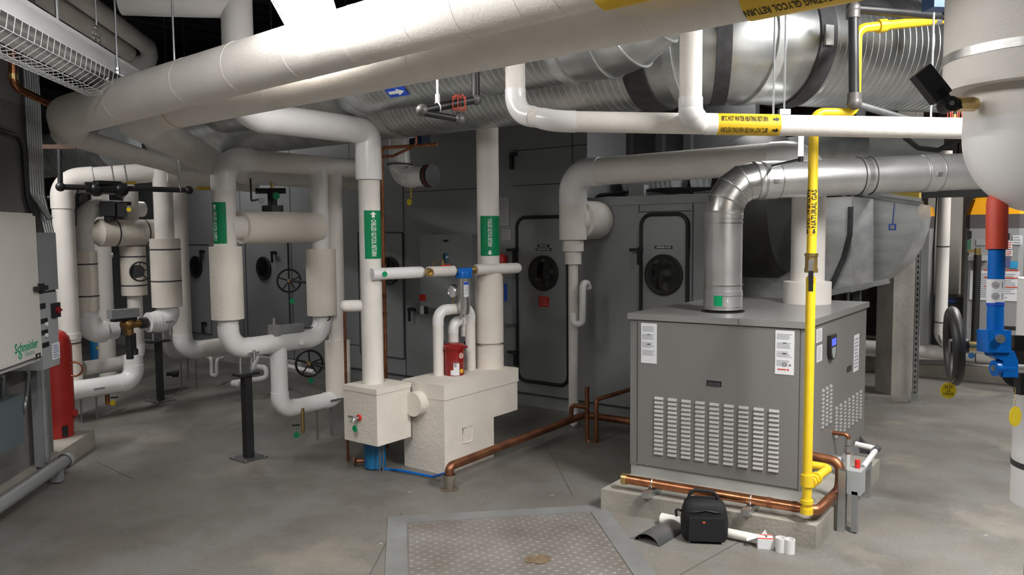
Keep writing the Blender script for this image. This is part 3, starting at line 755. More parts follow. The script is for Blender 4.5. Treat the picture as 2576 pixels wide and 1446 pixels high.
bm = BM(); mbox(bm, s1+Z_*(hz1/2), 0.04, 0.04, hz1)
solo('strut_post', 'short steel channel post farther along the pad side holding the white pipe', 'post', bm, GALV, s1)
e0 = Vector((s0.x+0.05, s0.y+0.12, hz-0.04)); e1 = A(Vector((s0.x+0.03, s0.y+0.1, hz-0.03)), Y_, 2206)
T = Thing('condensate_pipe', 'white plastic drain pipe running back along the boiler side', 'pipe', e0)
bm = BM(); hose(bm, [e0, e1, e1-X_*0.12+Z_*0.01], 0.016, 0.03, 14); T.part('pipe_run', bm, PVC)
bm = BM(); cyl(bm, e1-Y_*0.06, e1+Y_*0.02, 0.019, seg=14); T.part('coupling', bm, SEAL)
k0 = onX(2090, 1087, BX1-0.005); kx = k0+X_*0.10
T = Thing('relief_drain', 'copper elbow with a clear tube dropping from the boiler side panel', 'drain', k0)
bm = BM(); hose(bm, [k0, kx, V(kx, 1135)], 0.0125, 0.025, 14); T.part('copper_elbow', bm, COPPERD)
bm = BM(); q = V(kx, 1112); cyl(bm, q-Z_*0.02, q+Z_*0.02, 0.019, seg=8); q = V(kx, 1128); cyl(bm, q-Z_*0.02, q+Z_*0.015, 0.022, seg=8); T.part('union', bm, LINK)
bm = BM(); cyl(bm, V(kx, 1140), V(kx, 1192), 0.014, seg=14); T.part('clear_tube', bm, mat('clear_tube', (0.62, 0.63, 0.63), 0.15))
bm = BM(); cyl(bm, V(kx, 1135)-Z_*0.012, V(kx, 1135)+Z_*0.01, 0.017, seg=14); T.part('red_collar', bm, COPPER)
w0 = onX(2092, 1150, BX1); 
T = Thing('power_cord', 'black armoured cord with a grey elbow plugged into the boiler side low down', 'cord', w0)
bm = BM(); hose(bm, [w0+X_*0.05+Z_*0.0, w0+X_*0.06-Z_*0.1-Y_*0.02, w0+X_*0.12-Z_*0.15-Y_*0.05], 0.012, 0.05, 12); T.part('cord_run', bm, BLKPL)
bm = BM(); hose(bm, [w0-X_*0.004, w0+X_*0.05, w0+X_*0.052-Z_*0.03], 0.018, 0.025, 12); T.part('plug_elbow', bm, GREYC)
w1 = onX(2165, 1118, BX1)
T = Thing('flexible_conduit', 'grey flexible conduit curling from the boiler back corner to the pad edge', 'conduit', w1)
bm = BM(); hose(bm, [w1-X_*0.005, w1+X_*0.07, w1+X_*0.10-Z_*0.05-Y_*0.15, w1+X_*0.12-Z_*0.09-Y_*0.35, e0+X_*0.02+Z_*0.04-Y_*0.0], 0.012, 0.06, 12); T.part('conduit_run', bm, GREYC)
bm = BM(); prism(bm, [w1+Z_*0.06, w1-Z_*0.05, w1-Z_*0.05+X_*0.1], -Y_*0.03); T.part('corner_bracket', bm, SEAL)

# ================================================================== things left on the floor
q0 = F(1664, 1304, 0.03); q1 = F(1925, 1360, 0.03); pd = (q1-q0).normalized()
T = Thing('loose_pipe', 'loose white plastic pipe lying on the floor along the pad behind the bag', 'pipe', (q0+q1)/2)
bm = BM(); cyl(bm, q0+pd*0.03, q1, 0.024, seg=24); T.part('pipe_run', bm, PIPEW)
bm = BM(); lathe(bm, q0, pd, [(0, 0.024), (0, 0.031), (0.1, 0.031), (0.15, 0.0242)], 28, closed=False); T.part('bell_end', bm, PIPEW)
# curved tin sheet
t0 = F(1594, 1357); t1 = F(1660, 1376); t2 = F(1660, 1312)
ax_ = (F(1700, 1322)-F(1628, 1368)); ax_.z = 0; ax_.normalize(); sd = ax_.cross(Z_); wd_ = (t1-t0).length
cc = (t0+t1)/2; sd = (t1-t0).normalized(); ax_ = Z_.cross(sd); ax_ = -ax_ if ax_.dot(Vector((0, 1, 0))) < 0 else ax_
bm = BM(); L_ = 0.36; n_ = 16; R_ = wd_*0.54; aa = 1.15; pr = None
for k in range(n_+1):
    th = -aa+2*aa*k/n_; off = sd*(R_*math.sin(th))*1.0+Z_*(R_*math.cos(th)-R_*math.cos(aa))
    cur = [bm.verts.new(cc+off+ax_*y) for y in (0, L_)]
    off2 = sd*((R_-0.003)*math.sin(th))+Z_*((R_-0.003)*math.cos(th)-R_*math.cos(aa)); cur += [bm.verts.new(cc+off2+ax_*y) for y in (0, L_)]
    if pr:
        bm.faces.new((pr[0], pr[1], cur[1], cur[0])); bm.faces.new((cur[2], cur[3], pr[3], pr[2])); bm.faces.new((pr[0], cur[0], cur[2], pr[2])); bm.faces.new((pr[1], pr[3], cur[3], cur[1]))
    else: bm.faces.new((cur[0], cur[1], cur[3], cur[2]))
    pr = cur
bm.faces.new((pr[2], pr[3], pr[1], pr[0]))
solo('curved_sheet', 'dark arched offcut of sheet metal lying on the floor beside the bag', 'metal sheet', bm, mat('dark_sheet', (0.26, 0.265, 0.27), 0.33, 0.75, var=0.2), cc)
bm = BM(); q = F(1585, 1355); hose(bm, [q+Z_*0.005, q+BP_*0.03+Z_*0.016, q+BP_*0.055+Z_*0.003], 0.004, 0.01, 8)
solo('wire_scrap', 'bent scrap of thin wire on the floor at the tip of the arched sheet', 'wire', bm, ZINC, q)
# camera bag
b0 = F(1771, 1352); bd = (BP_); bw, bdp, bh = rad(114, 4.02)*2, 0.15, 0.20
fx = A(b0, X_, 1830).x
u = Vector((0.86, 0.5, 0)).normalized(); v = Z_.cross(u)
T = Thing('camera_bag', 'small black padded camera bag with a top handle standing on the floor', 'bag', b0)
bm = BM(); prof = [(0, 0.92), (0.02, 1.0), (0.09, 1.03), (0.15, 0.97), (0.19, 0.86), (0.205, 0.70)]
prev = None
for z_, k in prof:
    rg = []
    for i in range(28):
        a = 2*PI*i/28; c, s = math.cos(a), math.sin(a); e = 0.55
        x = math.copysign(abs(c)**e, c)*bw*0.5*k; y = math.copysign(abs(s)**e, s)*bdp*0.5*k
        rg.append(bm.verts.new(b0+u*x+v*y+Z_*z_))
    if prev: skin(bm, prev, rg)
    else: cap(bm, rg)
    prev = rg
cap(bm, prev, True); T.part('bag_body', bm, BAGB, sharp=60)
bm = BM(); mbox(bm, b0-v*(bdp*0.515)+Z_*0.075, bw*0.74, 0.03, 0.12, u, v, Z_); bevel(bm, 0.014, 3); T.part('front_pocket', bm, BAGB, sharp=60)
bm = BM(); sweep(bm, fillet([b0-u*bw*0.36+Z_*0.19, b0-u*bw*0.30+Z_*0.255, b0+u*bw*0.24+Z_*0.245, b0+u*bw*0.33+Z_*0.185], 0.05, 6), 0.009, 10); T.part('carry_handle', bm, BAGB)
bm = BM(); mbox(bm, b0-v*(bdp*0.515+0.0155)+Z_*0.115-u*0.012, 0.014, 0.002, 0.008, u, v, Z_); T.part('orange_logo', bm, mat('orange_mark', (0.7, 0.12, 0.03), 0.5))
bm = BM(); hose(bm, [b0-u*bw*0.5+Z_*0.14, b0-u*(bw*0.5+0.03)+Z_*0.15, b0-u*(bw*0.5+0.025)+Z_*0.11], 0.007, 0.012, 8); T.part('strap_ring', bm, BAGB)
bm = BM(); sweep(bm, [b0+u*x*bw*0.44-v*(bdp*0.5*1.0)*(1-abs(x)**4*0.4)+Z_*(0.172-0.02*abs(x)) for x in [k/8-1 for k in range(17)]], 0.004, 8); T.part('zip_piping', bm, BLKPL)
# screw box, cups
xb = F(1925, 1378); u = (F(1953, 1385)-F(1915, 1383)).normalized(); v = Z_.cross(u)
T = Thing('carton', 'small open white carton with printed lid beside two white couplings on the floor', 'box', xb)
bm = BM(); cbox(bm, xb+v*0.02, 0.078, 0.07, 0.05, u, v); bevel(bm, 0.002, 1); T.part('carton_body', bm, PAPER)
bm = BM(); obox(bm, xb-u*0.039-v*0.012+Z_*0.051, u*0.078, v*0.012, Z_*0.001); obox(bm, xb-u*0.039+v*0.04+Z_*0.051, u*0.078, v*0.008, Z_*0.001); T.part('red_print', bm, INKR)
bm = BM(); obox(bm, xb-u*0.01+v*0.015+Z_*0.051, u*0.022, v*0.018, Z_*0.0012); T.part('black_print', bm, INKB)
bm = BM(); obox(bm, xb-u*0.039+v*0.0+Z_*0.05, u*-0.05+Z_*-0.02, v*0.05, Z_*0.0015); prism(bm, [xb-u*0.01+v*0.055+Z_*0.05, xb+u*0.018+v*0.055+Z_*0.05, xb+u*0.008+v*0.055+Z_*0.075], v*0.0015); T.part('carton_flap', bm, PAPER)
for i, (px, py, lab) in enumerate(((1964, 1386, 'white plastic pipe coupling standing next to the small carton'), (1986, 1390, 'white plastic pipe coupling standing outermost, nearest the pad corner'))):
    q = F(px, py); r_ = rad(26, 3.9)
    bm = BM(); lathe(bm, q, Z_, [(0, r_*0.9), (0, r_), (0.07, r_), (0.07, r_*0.88), (0.036, r_*0.86), (0.036, 0.001)], 28, closed=False)
    solo('pipe_coupling', lab, 'pipe coupling', bm, PVC, q, group='white couplings on the floor')
# ================================================================== grey air handling unit
YA = 5.73
def ah(px, py): return onY(px, py, YA)
XL = -13.6; XM = ah(1477, 420).x; XR = -2.28; ZL = ah(1600, 496).z; ZT = 3.0; ZB = ah(1441, 1006).z
T = Thing('air_handling_unit', 'long grey air handling unit with rounded access doors along the back', 'air handler', ((XL+XR)/2, YA+1, 0))
bm = BM(); obox(bm, (XL, YA+0.03, 0), X_*(XR-XL), Y_*2.2, Z_*ZB); T.part('base_rail', bm, AHUG)
bm = BM(); obox(bm, (XL, YA, ZB), X_*(XM-XL), Y_*2.2, Z_*(ZT-ZB)); T.part('tall_casing', bm, AHUG)
bm = BM(); obox(bm, (XM, YA, ZB), X_*(XR-XM), Y_*2.2, Z_*(ZL-ZB)); T.part('low_casing', bm, AHUG)
bm = BM(); obox(bm, (XM, YA-0.015, ZL-0.06), X_*(XR-XM), Y_*0.02, Z_*0.07); T.part('roof_curb', bm, AHUG)
bm = BM()
def seam_v(x, z0, z1): obox(bm, (x-0.004, YA-0.003, z0), X_*0.008, Y_*0.004, Z_*(z1-z0))
def seam_h(x0, x1, z): obox(bm, (x0, YA-0.003, z-0.004), X_*(x1-x0), Y_*0.004, Z_*0.008)
seam_h(XL, XR, ZB+0.004)
for px in (1240, 1018, 735, 610): seam_v(ah(px, 700).x, ZB, ZT)
seam_v(ah(1743, 600).x, ZB, ZL-0.06); seam_v(ah(1608, 520).x, ah(1608, 535).z, ZL-0.06)
seam_h(ah(1290, 380).x, XM, ah(1380, 372).z); seam_h(ah(1290, 470).x, XM, ah(1380, 463).z); seam_h(ah(1610, 532).x, ah(1740, 530).x, ah(1700, 531).z)
seam_h(ah(1020, 575).x, ah(1240, 480).x, ah(1120, 478).z); seam_h(ah(740, 840).x, ah(1000, 880).x, ah(850, 862).z)
seam_v(ah(1440, 350).x, ah(1440, 480).z, ZT); seam_v(ah(960, 600).x, ZB, ah(960, 480).z)
T.part('panel_joint', bm, AHUD)
def rrect(c, wd, ht, r, n=6):
    out = []
    for sx, sz, a0 in ((1, 1, 0), (-1, 1, 90), (-1, -1, 180), (1, -1, 270)):
        for k in range(n+1):
            a = math.radians(a0+90*k/n); out.append(c+X_*(sx*(wd/2-r)+r*math.cos(a))+Z_*(sz*(ht/2-r)+r*math.sin(a)))
    return out
def ah_door(x0, x1, z0, z1, win, wr, gasket=True, handles=(), plate=None, hz=None, sign=None):
    c = Vector(((x0+x1)/2, YA-0.012, (z0+z1)/2)); r = 0.09 if gasket else 0.01
    bm = BM(); pts = rrect(c, x1-x0, z1-z0, r); prism(bm, pts, Y_*0.014); d = T.part('access_door', bm, AHUG)
    if gasket:
        bm = BM(); sweep(bm, rrect(c-Y_*0.002, x1-x0, z1-z0, r), 0.016, 8, loop=True); T.part('door_gasket', bm, RUBBER, sub=d)
    else:
        bm = BM(); sweep(bm, rrect(c-Y_*0.001, x1-x0, z1-z0, r), 0.006, 6, loop=True); T.part('door_edge', bm, AHUD, sub=d)
    if win:
        wc = Vector((win.x, YA-0.014, win.z))
        bm = BM(); lathe(bm, wc, -Y_, [(0, wr), (0.02, wr), (0.026, wr*0.93), (0.018, wr*0.82), (0.016, 0.001)], 40, closed=False); T.part('porthole_frame', bm, RUBBER, sub=d)
        bm = BM(); lathe(bm, wc, -Y_, [(0.016, wr*0.82), (0.024, wr*0.6), (0.03, wr*0.3), (0.032, 0.001)], 40, closed=False); T.part('porthole_glass', bm, GLASSD, sub=d)
    for hx, hzz, sg in handles:
        q = Vector((hx, YA-0.012, hzz)); bm = BM(); cyl(bm, q, q-Y_*0.05, 0.02, seg=14); mbox(bm, q-Y_*0.045+X_*sg*0.03, 0.10, 0.025, 0.025); mbox(bm, q-Y_*0.05-Z_*0.06, 0.02, 0.02, 0.12); T.part('door_handle', bm, BLKPL, sub=d)
    if plate:
        pc_, txts, wd, hh = plate; pc_ = Vector((pc_.x, YA-0.0125, pc_.z))
        for i, t in enumerate(txts):
            q = pc_-Z_*(i*0.032); bm = BM(); mbox(bm, q, wd*(0.75 if i == 0 and len(txts) > 1 else 1), 0.003, 0.024); s = T.part('name_plate', bm, INKB, sub=d)
            bm = BM(); flat_text(bm, t, 0.017, q-Y_*0.0018, X_, Z_, 0.0006, sx=0.82); T.part('lettering', bm, INKW, sub=d)
    if sign:
        a, b = sign; bm = BM(); q = Vector(((a.x+b.x)/2, YA-0.0135, (a.z+b.z)/2)); wd, ht = b.x-a.x, a.z-b.z
        mbox(bm, q, wd, 0.003, ht); s = T.part('red_warning_sign', bm, REDS, sub=d)
        bm = BM(); lines_on(bm, q-Y_*0.0016, X_, Z_, wd*0.75, ht*0.7, 4, 0.0005, 0.35); T.part('small_print', bm, mat('pink_print', (0.66, 0.25, 0.22), 0.5), sub=d)
    return d
a = ah(1302, 560); b = ah(1432, 968)
ah_door(a.x, b.x+0.0, ah(1372, 963).z, ah(1372, 546).z, ah(1370, 687), 0.157, handles=((a.x+0.0, ah(1302, 628).z, -1), (a.x, ah(1302, 884).z, -1)), plate=(ah(1369, 618), ('FAN ACCESS', 'CAUTION ROTATING'), 0.17, 0.02), sign=(ah(1357, 745), ah(1383, 772)))
a = ah(1615, 560); b = ah(1732, 560)
ah_door(a.x, b.x, 0.24, ah(1672, 539).z, ah(1672, 691), 0.165, handles=((a.x, ah(1615, 628).z, -1),), plate=(ah(1671, 622), ('HUMIDIFIER ACCESS',), 0.155, 0.02))
ah_door(ah(622, 700).x, ah(728, 700).x, 0.3, ah(670, 600).z, ah(667, 674), 0.14, False, handles=((ah(695, 640).x, ah(695, 635).z, 1),))
ah_door(ah(452, 700).x, ah(530, 700).x, 0.3, ah(490, 615).z, ah(497, 670), 0.14, False, handles=((ah(515, 630).x, ah(515, 632).z, 1), (ah(520, 815).x, ah(520, 812).z, 1)))
ah_door(ah(905, 700).x, ah(1016, 700).x, 0.3, ah(960, 585).z, ah(982, 680), 0.15, False, handles=((ah(1040, 780).x, ah(1012, 775).z, 1),))
q = ah(1292, 400); bm = BM(); mbox(bm, Vector((q.x, YA-0.03, q.z-0.03)), 0.03, 0.03, 0.13); mbox(bm, Vector((q.x+0.02, YA-0.03, q.z+0.04)), 0.06, 0.04, 0.03); T.part('door_handle', bm, BLKPL)
# control enclosure on the unit
def on_plane_box(name, label, cat, pa, pb, y, dep_, m, bev=0.008):
    a = onY(*pa, y-dep_); b = onY(*pb, y-dep_)
    T = Thing(name, label, cat, ((a.x+b.x)/2, y, min(a.z, b.z)))
    bm = BM(); obox(bm, (min(a.x, b.x), y-dep_, min(a.z, b.z)), X_*abs(b.x-a.x), Y_*dep_, Z_*abs(a.z-b.z)); bevel(bm, bev, 2); T.part('enclosure_body', bm, m)
    return T, a, b
T2, a, b = on_plane_box('control_enclosure', 'pale grey control enclosure on the air handler behind the stainless filter', 'control box', (1056, 590), (1190, 782), YA-0.003, 0.16, BOXL)
yf = YA-0.165
bm = BM(); q = onY(1121, 591, yf); mbox(bm, Vector((q.x, yf, a.z-0.06)), 0.06, 0.004, 0.02); T2.part('name_plate', bm, INKB)
for pa, pb, m in (((1055, 740), (1071, 757), REDS), ((1057, 770), (1066, 790), PAPER), ((1067, 770), (1077, 790), INKB)):
    a_ = onY(*pa, yf); b_ = onY(*pb, yf); bm = BM(); mbox(bm, Vector(((a_.x+b_.x)/2, yf, (a_.z+b_.z)/2)), abs(b_.x-a_.x), 0.003, abs(a_.z-b_.z)); T2.part('warning_sticker', bm, m)
def wall_sheet(name, label, cat, pa, pb, y, m, lines=0, ink=INKG, fill=0.4):
    a = onY(*pa, y); b = onY(*pb, y); c = (a+b)/2
    T = Thing(name, label, cat, c); bm = BM(); sheet(bm, c, X_, Z_, abs(b.x-a.x), abs(a.z-b.z), 0.002); T.part('sheet', bm, m)
    if lines: bm = BM(); lines_on(bm, c-Y_*0.0022, X_, Z_, abs(b.x-a.x)*0.8, abs(a.z-b.z)*0.85, lines, 0.0004, fill); T.part('small_print', bm, ink)
wall_sheet('notice', 'tall printed notice on the air handler left of the first rounded door', 'notice', (1252, 498), (1281, 567), YA-0.004, mat('dull_paper', (0.42, 0.42, 0.43), 0.5), 9)
wall_sheet('notice', 'small blank looking notice under the tall printed one on the air handler', 'notice', (1263, 577), (1286, 604), YA-0.004, mat('dull_paper', (0.42, 0.42, 0.43), 0.5), 3)
# fire extinguisher like items beside the door
q = onY(1262, 655, YA-0.06)
T2 = Thing('red_valve_cap', 'small red alarm strobe on the air handler beside the white cross pipe', 'alarm', q)
bm = BM(); lathe(bm, q-Z_*0.06, Z_, [(0, 0.04), (0.09, 0.04), (0.12, 0.025)], 16); T2.part('strobe_body', bm, REDS)
bm = BM(); mbox(bm, q+Y_*0.035, 0.05, 0.04, 0.09); T2.part('back_box', bm, REDP)
T2, a, b = on_plane_box('disconnect_switch', 'narrow grey disconnect with a blue sticker behind the fat white riser', 'switch', (1266, 700), (1288, 815), YA-0.003, 0.09, BOXG)
bm = BM(); q = onY(1272, 735, YA-0.095); mbox(bm, Vector((q.x, YA-0.095, q.z)), 0.03, 0.003, 0.16); T2.part('blue_sticker', bm, BLUEL)
# clutter on top of the low casing
T2 = Thing('foil_duct', 'crinkled silver foil duct lying on the roof of the low air handler section', 'duct', (-2.9, 6.3, ZL+0.15))
for x0, x1, y in ((XM+0.12, XM+0.62, 6.25), (XM+0.72, XR+0.1, 6.35)):
    bm = BM(); n = 22; lathe(bm, (x0, y, ZL+0.17), X_, [((x1-x0)*k/n, 0.15+(0.007 if k % 2 else -0.004)) for k in range(n+1)], 24); T2.part('duct_length', bm, FOIL)
T2 = Thing('cable_tray', 'black cables and a grey junction box along the air handler roof edge', 'cable', (-2.9, YA+0.1, ZL))
for k in range(3):
    bm = BM(); hose(bm, [Vector((XM+0.05, YA+0.06+0.03*k, ZL+0.02+0.01*k)), Vector((XM+0.5, YA+0.07+0.02*k, ZL+0.06)), Vector((XM+0.75, YA+0.05, ZL+0.02+0.02*k)), Vector((XR-0.1, YA+0.06+0.03*k, ZL+0.05))], 0.011, 0.2, 8); T2.part('cable', bm, BLKPL)
bm = BM(); q = onY(1605, 473, YA+0.05); mbox(bm, Vector((q.x, YA+0.06, ZL+0.05)), 0.14, 0.08, 0.10); T2.part('junction_box', bm, BOXL)
# framed wall behind the low part
bm = BM(); obox(bm, (XM, 6.47, ZL), X_*(XR-XM-0.05), Y_*0.1, Z_*(4.2-ZL))
for px in (1500, 1570, 1650, 1720): q = onY(px, 360, 6.42); obox(bm, (q.x, 6.41, ZL), X_*0.07, Y_*0.08, Z_*2.3)
struct('wall_rear_low', bm, mat('dark_framing', (0.085, 0.085, 0.09), 0.7, var=0.2))

# ================================================================== water treatment group in the middle
DA = 5.28
KF = F(1119.7, 1195.5)          # floor corner of the tall boxed unit nearest the aisle
zt = V(KF, 970.8).z; xw = KF.x-A(KF, X_, 1018).x; yl = A(KF, Y_, 1243).y-KF.y
cT = Vector((KF.x, KF.y, zt)); yl2 = A(cT, Y_, 1301).y-KF.y; zst = V(A(KF, Y_, 1243), 1049).z
T = Thing('boxed_air_separator', 'cream canvas wrapped boxed unit with a stepped end carrying the fat riser', 'insulated unit', KF+Y_*yl/2-X_*xw/2)
bm = BM(); prism(bm, [Vector((KF.x, y, z)) for y, z in ((KF.y, 0), (KF.y+yl, 0), (KF.y+yl, zst), (KF.y+yl2, zst), (KF.y+yl2, zt), (KF.y, zt))], X_*-xw); bevel(bm, 0.010, 2)
T.part('insulated_box', bm, CREAM)
lip = V(A(cT, Y_, 1301), 959).z
bm = BM(); obox(bm, (KF.x-xw-0.006, KF.y-0.004, lip), X_*(xw+0.012), Y_*(yl2+0.012), Z_*(zt-lip+0.004)); bevel(bm, 0.008, 2); T.part('canvas_lid', bm, CREAM)
q = onX(1176, 1092, KF.x); bm = BM()
sweep(bm, [Vector((KF.x, q.y+a*0.05, q.z+b*0.05)) for a, b in ((-1, 1), (1, 1), (1, -1), (0.2, -1.15), (-1, -1))], 0.006, 8, loop=True); T.part('patch_outline', bm, CREAM)
# box with the left riser (hangs on its pipes over the blue tank)
BK = P(950, 1123.6, 5.02); sx = BK.x-A(BK, X_, 867).x; sy = A(BK, Y_, 1034).y-BK.y; bz = V(BK, 982).z-BK.z
pA = P(939, 960, 5.18)
TA = Thing('boxed_pump', 'cream canvas wrapped cube with a green tagged tap, under the tall riser', 'insulated unit', BK+Y_*sy/2-X_*sx/2)
bm = BM(); obox(bm, BK, X_*-sx, Y_*sy, Z_*bz); bevel(bm, 0.012, 2); TA.part('insulated_box', bm, CREAM)
bm = BM(); obox(bm, BK+Z_*(bz-0.03)+X_*0.004-Y_*0.004, X_*-(sx+0.008), Y_*(sy+0.008), Z_*0.034); bevel(bm, 0.008, 2); TA.part('canvas_lid', bm, CREAM)
q = onY(905, 1050, BK.y); bm = BM(); hose(bm, [q+Y_*0.01, q-Y_*0.05, q-Y_*0.06-Z_*0.02], 0.011, 0.01, 12); tp = TA.part('tap', bm, LINK)
bm = BM(); cyl(bm, q-Y_*0.0, q-Y_*0.014, 0.02, seg=16); TA.part('red_washer', bm, REDS, sub=tp)
bm = BM(); mbox(bm, q-Y_*0.045+X_*-0.03+Z_*0.01, 0.05, 0.016, 0.012); TA.part('tap_lever', bm, LINK, sub=tp)
q2 = onY(893, 1078, BK.y-0.05); bm = BM(); cyl(bm, q2, q2-Y_*0.003, 0.022, seg=20); TA.part('green_tag', bm, TAGG, sub=tp)
# link between the two boxes
q = Vector((KF.x-xw*0.5, KF.y+0.001, onY(1060, 1010, KF.y).z))
lk0 = P(1010, 1010, 5.10); lk1 = P(1075, 1010, 5.30)
lk1 = onY(1056, 1012, KF.y); pass
bm = BM(); cyl(bm, Vector((lk1.x, BK.y+sy-0.03, lk1.z)), Vector((lk1.x, KF.y+0.02, lk1.z)), rad(62, 5.2), seg=32)
TA.part('connecting_stub', bm, CREAM)
# two supply risers
bA = Vector((BK.x-sx*0.5, BK.y+sy*0.5, BK.z+bz)); bA = A(bA, X_, 939); dA = dep(bA)
rA = rad(53, dA); tA = V(bA, 330); tB = A(tA, -Y_, 604); tC = V(tB, -500)
T = Thing('chilled_glycol_riser', 'white riser with green marker from the cream cube, turning up past the lit strip light', 'pipe', bA)
bm = BM(); cyl(bm, bA, V(bA, 440), rA, seg=32); T.part('insulated_run', bm, JACKET)
bm = BM(); cyl(bm, V(bA, 452), V(bA, 385), rA*1.22, seg=36); T.part('elbow_socket', bm, PVC)
pipe(T, [V(bA, 390), tA, tB, tC], rA*1.2, rA*2.2, m=PVC, er=1.03, run='covered_run')
q = V(tB, 8); bm = BM(); cyl(bm, q, q-BP_*0.6, rA*1.15, seg=32); T.part('tee_branch', bm, PVC)
q = V(bA, 590); nA = Matrix.Rotation(0.1, 3, 'Z') @ toward(q); Lm = V(bA, 530).z-V(bA, 650).z
bm = BM(); wrap_strip(bm, q, Z_, nA, rA+0.002, Lm, -2.3, 0.62, 36); mk = T.part('green_marker', bm, GREEN)
nt_ = Matrix.Rotation(0.22, 3, 'Z') @ nA
bm = BM(); wrap_text(bm, 'CHILLED GLYCOL RETURN', 0.046, q-Z_*0.022, -Z_, nt_, rA+0.0035, sx=0.43); wrap_arrow(bm, q, -Z_, nt_, rA+0.0035, -Lm*0.5+0.028, 0, 0.038, 0.045, -1); T.part('lettering', bm, INKW, sub=mk)
# stub to the left
q = V(bA, 768); bm = BM(); e = q-BP_*rad(130, dA)*1.0
cyl(bm, q, e, rad(29, dA), seg=24); ball(bm, e, rad(29, dA)*0.97, 24); T.part('side_stub', bm, JACKET)
# riser C
bC0 = P(1231, 930, 1); yC = KF.y+yl*0.92
bC = Vector((KF.x-xw*0.5, yC, zt)); bC = A(bC, Y_, 1232); dC = dep(bC); rC = rad(55, dC)
T = Thing('chilled_glycol_riser', 'white riser with green marker and down arrow standing on the stepped cream unit', 'pipe', bC)
bm = BM(); cyl(bm, bC, V(bC, 150), rC, seg=32); T.part('insulated_run', bm, JACKET)
bm = BM(); cyl(bm, V(bC, 860), V(bC, 668), rad(71, dC), seg=36); bevel(bm, 0.006); T.part('insulated_sleeve', bm, CREAM)
bm = BM(); cyl(bm, bC, V(bC, 868), rad(71, dC), seg=36); bevel(bm, 0.006); T.part('insulated_sleeve', bm, CREAM)
q = V(bC, 593); nC = toward(q); Lm = V(bC, 543).z-V(bC, 642).z
bm = BM(); wrap_strip(bm, q, Z_, nC, rC+0.002, Lm, -2.0, 0.75, 36); mk = T.part('green_marker', bm, GREEN)
nt_ = Matrix.Rotation(0.12, 3, 'Z') @ nC
bm = BM(); wrap_text(bm, 'CHILLED GLYCOL RETURN', 0.042, q+Z_*0.022, -Z_, nt_, rC+0.0035, sx=0.39); wrap_arrow(bm, q, -Z_, nt_, rC+0.0035, Lm*0.5-0.022, 0, 0.032, 0.04, 1); T.part('lettering', bm, INKW, sub=mk)
# cross pipe with filter
DX = dA-0.02
xa = V(bA, 688); xdir = (V(bC, 684)-V(bA, 688)); xdir.z = 0; xdir.normalize()
side_ = xdir.cross(Z_); side_ = side_ if side_.dot(toward(xa)) > 0 else -side_
xo = xa + side_*(rA*1.15)
def xp(px): return A(xo, xdir, px)
rx = rad(30, DX)
T = Thing('filter_bypass_pipe', 'white cross pipe with a green tag joining the two marked risers', 'pipe', xp(1050))
bm = BM(); cyl(bm, xp(935), xp(1057), rx, seg=28); ball(bm, xp(1057), rx*0.96, 24); T.part('insulated_run', bm, PVC)
bm = BM(); cyl(bm, xp(1075), xp(1142), rad(27, DX), seg=28); T.part('insulated_run', bm, JACKET)
e0_ = xp(1196); e1_ = A(e0_, xdir, 1300)
bm = BM(); cyl(bm, e0_, e1_, rx*0.98, seg=28); ball(bm, e1_, rx*0.95, 24); T.part('insulated_run', bm, JACKET)
bm = BM(); cyl(bm, xp(1056), xp(1077), 0.017, seg=12); q = xp(1069); cyl(bm, q-side_*-0.05, q+side_*-0.0, 0.021, seg=8); lathe(bm, q+side_*0.05, side_, [(0, 0.03), (0.02, 0.03), (0.02, 0.018), (0.004, 0.016), (0.004, 0.001)], 8, closed=False); T.part('brass_tee', bm, BRASS)
bm = BM(); cyl(bm, xp(1141), xp(1152), 0.018, seg=8); cyl(bm, xp(1182), xp(1198), 0.022, seg=8); cyl(bm, xp(1190), xp(1195), 0.028, seg=8); T.part('brass_nipple', bm, BRASS)
q = xp(960)+side_*(rx+0.004)+Z_*-0.0; bm = BM(); cyl(bm, q, q+side_*0.003, 0.018, seg=20); tg = T.part('green_tag', bm, TAGG)
bm = BM(); hose(bm, [q+Z_*0.015, q+Z_*0.05-side_*0.01+xdir*0.015, q+Z_*0.06-side_*0.03+xdir*0.025], 0.0012, 0.005, 5); T.part('tag_wire', bm, BRASS, sub=tg)
q = xp(1121)+Z_*0.03; bm = BM(); mbox(bm, q+Z_*0.006, 0.07, 0.02, 0.014, xdir, side_, Z_); T.part('red_lever', bm, REDS)
bm = BM(); cyl(bm, q-xdir*0.02, q-xdir*0.02+Z_*0.05, 0.008, seg=10); T.part('gauge_stem', bm, BRASS)
gq = q+Z_*0.06+xdir*0.003; gn = (side_*0.3+xdir*0.95).normalized(); bm = BM(); lathe(bm, gq-gn*0.012, gn, [(0, 0.034), (0.02, 0.036), (0.026, 0.033), (0.022, 0.03), (0.022, 0.001)], 24, closed=False); T.part('gauge', bm, mat('gauge_teal', (0.02, 0.06, 0.08), 0.3))
bm = BM(); hose(bm, [q-xdir*0.02+Z_*0.04, q-xdir*0.10+Z_*0.035, q-xdir*0.11-Z_*0.03], 0.003, 0.01, 6); T.part('copper_lead', bm, COPPERD)
q = A(e0_, xdir, 1255)-Z_*(rx+0.006); bm = BM(); mbox(bm, q, 0.06, 0.02, 0.014, xdir, side_, Z_); T.part('brass_cock', bm, BRASS)
fq = xp(1166); rb = rad(31, dep(fq))
T = Thing('filter_housing', 'stainless filter housing with a blue cap and paper label hanging in the cross pipe', 'filter', fq)
bm = BM(); lathe(bm, V(fq, 699), Z_, [(0, rb*1.12), (0.01, rb*1.18), (0.035, rb*1.18), (0.045, rb*1.1)], 28); mbox(bm, fq, rb*2.7, rb*1.1, 0.035, xdir, side_, Z_)
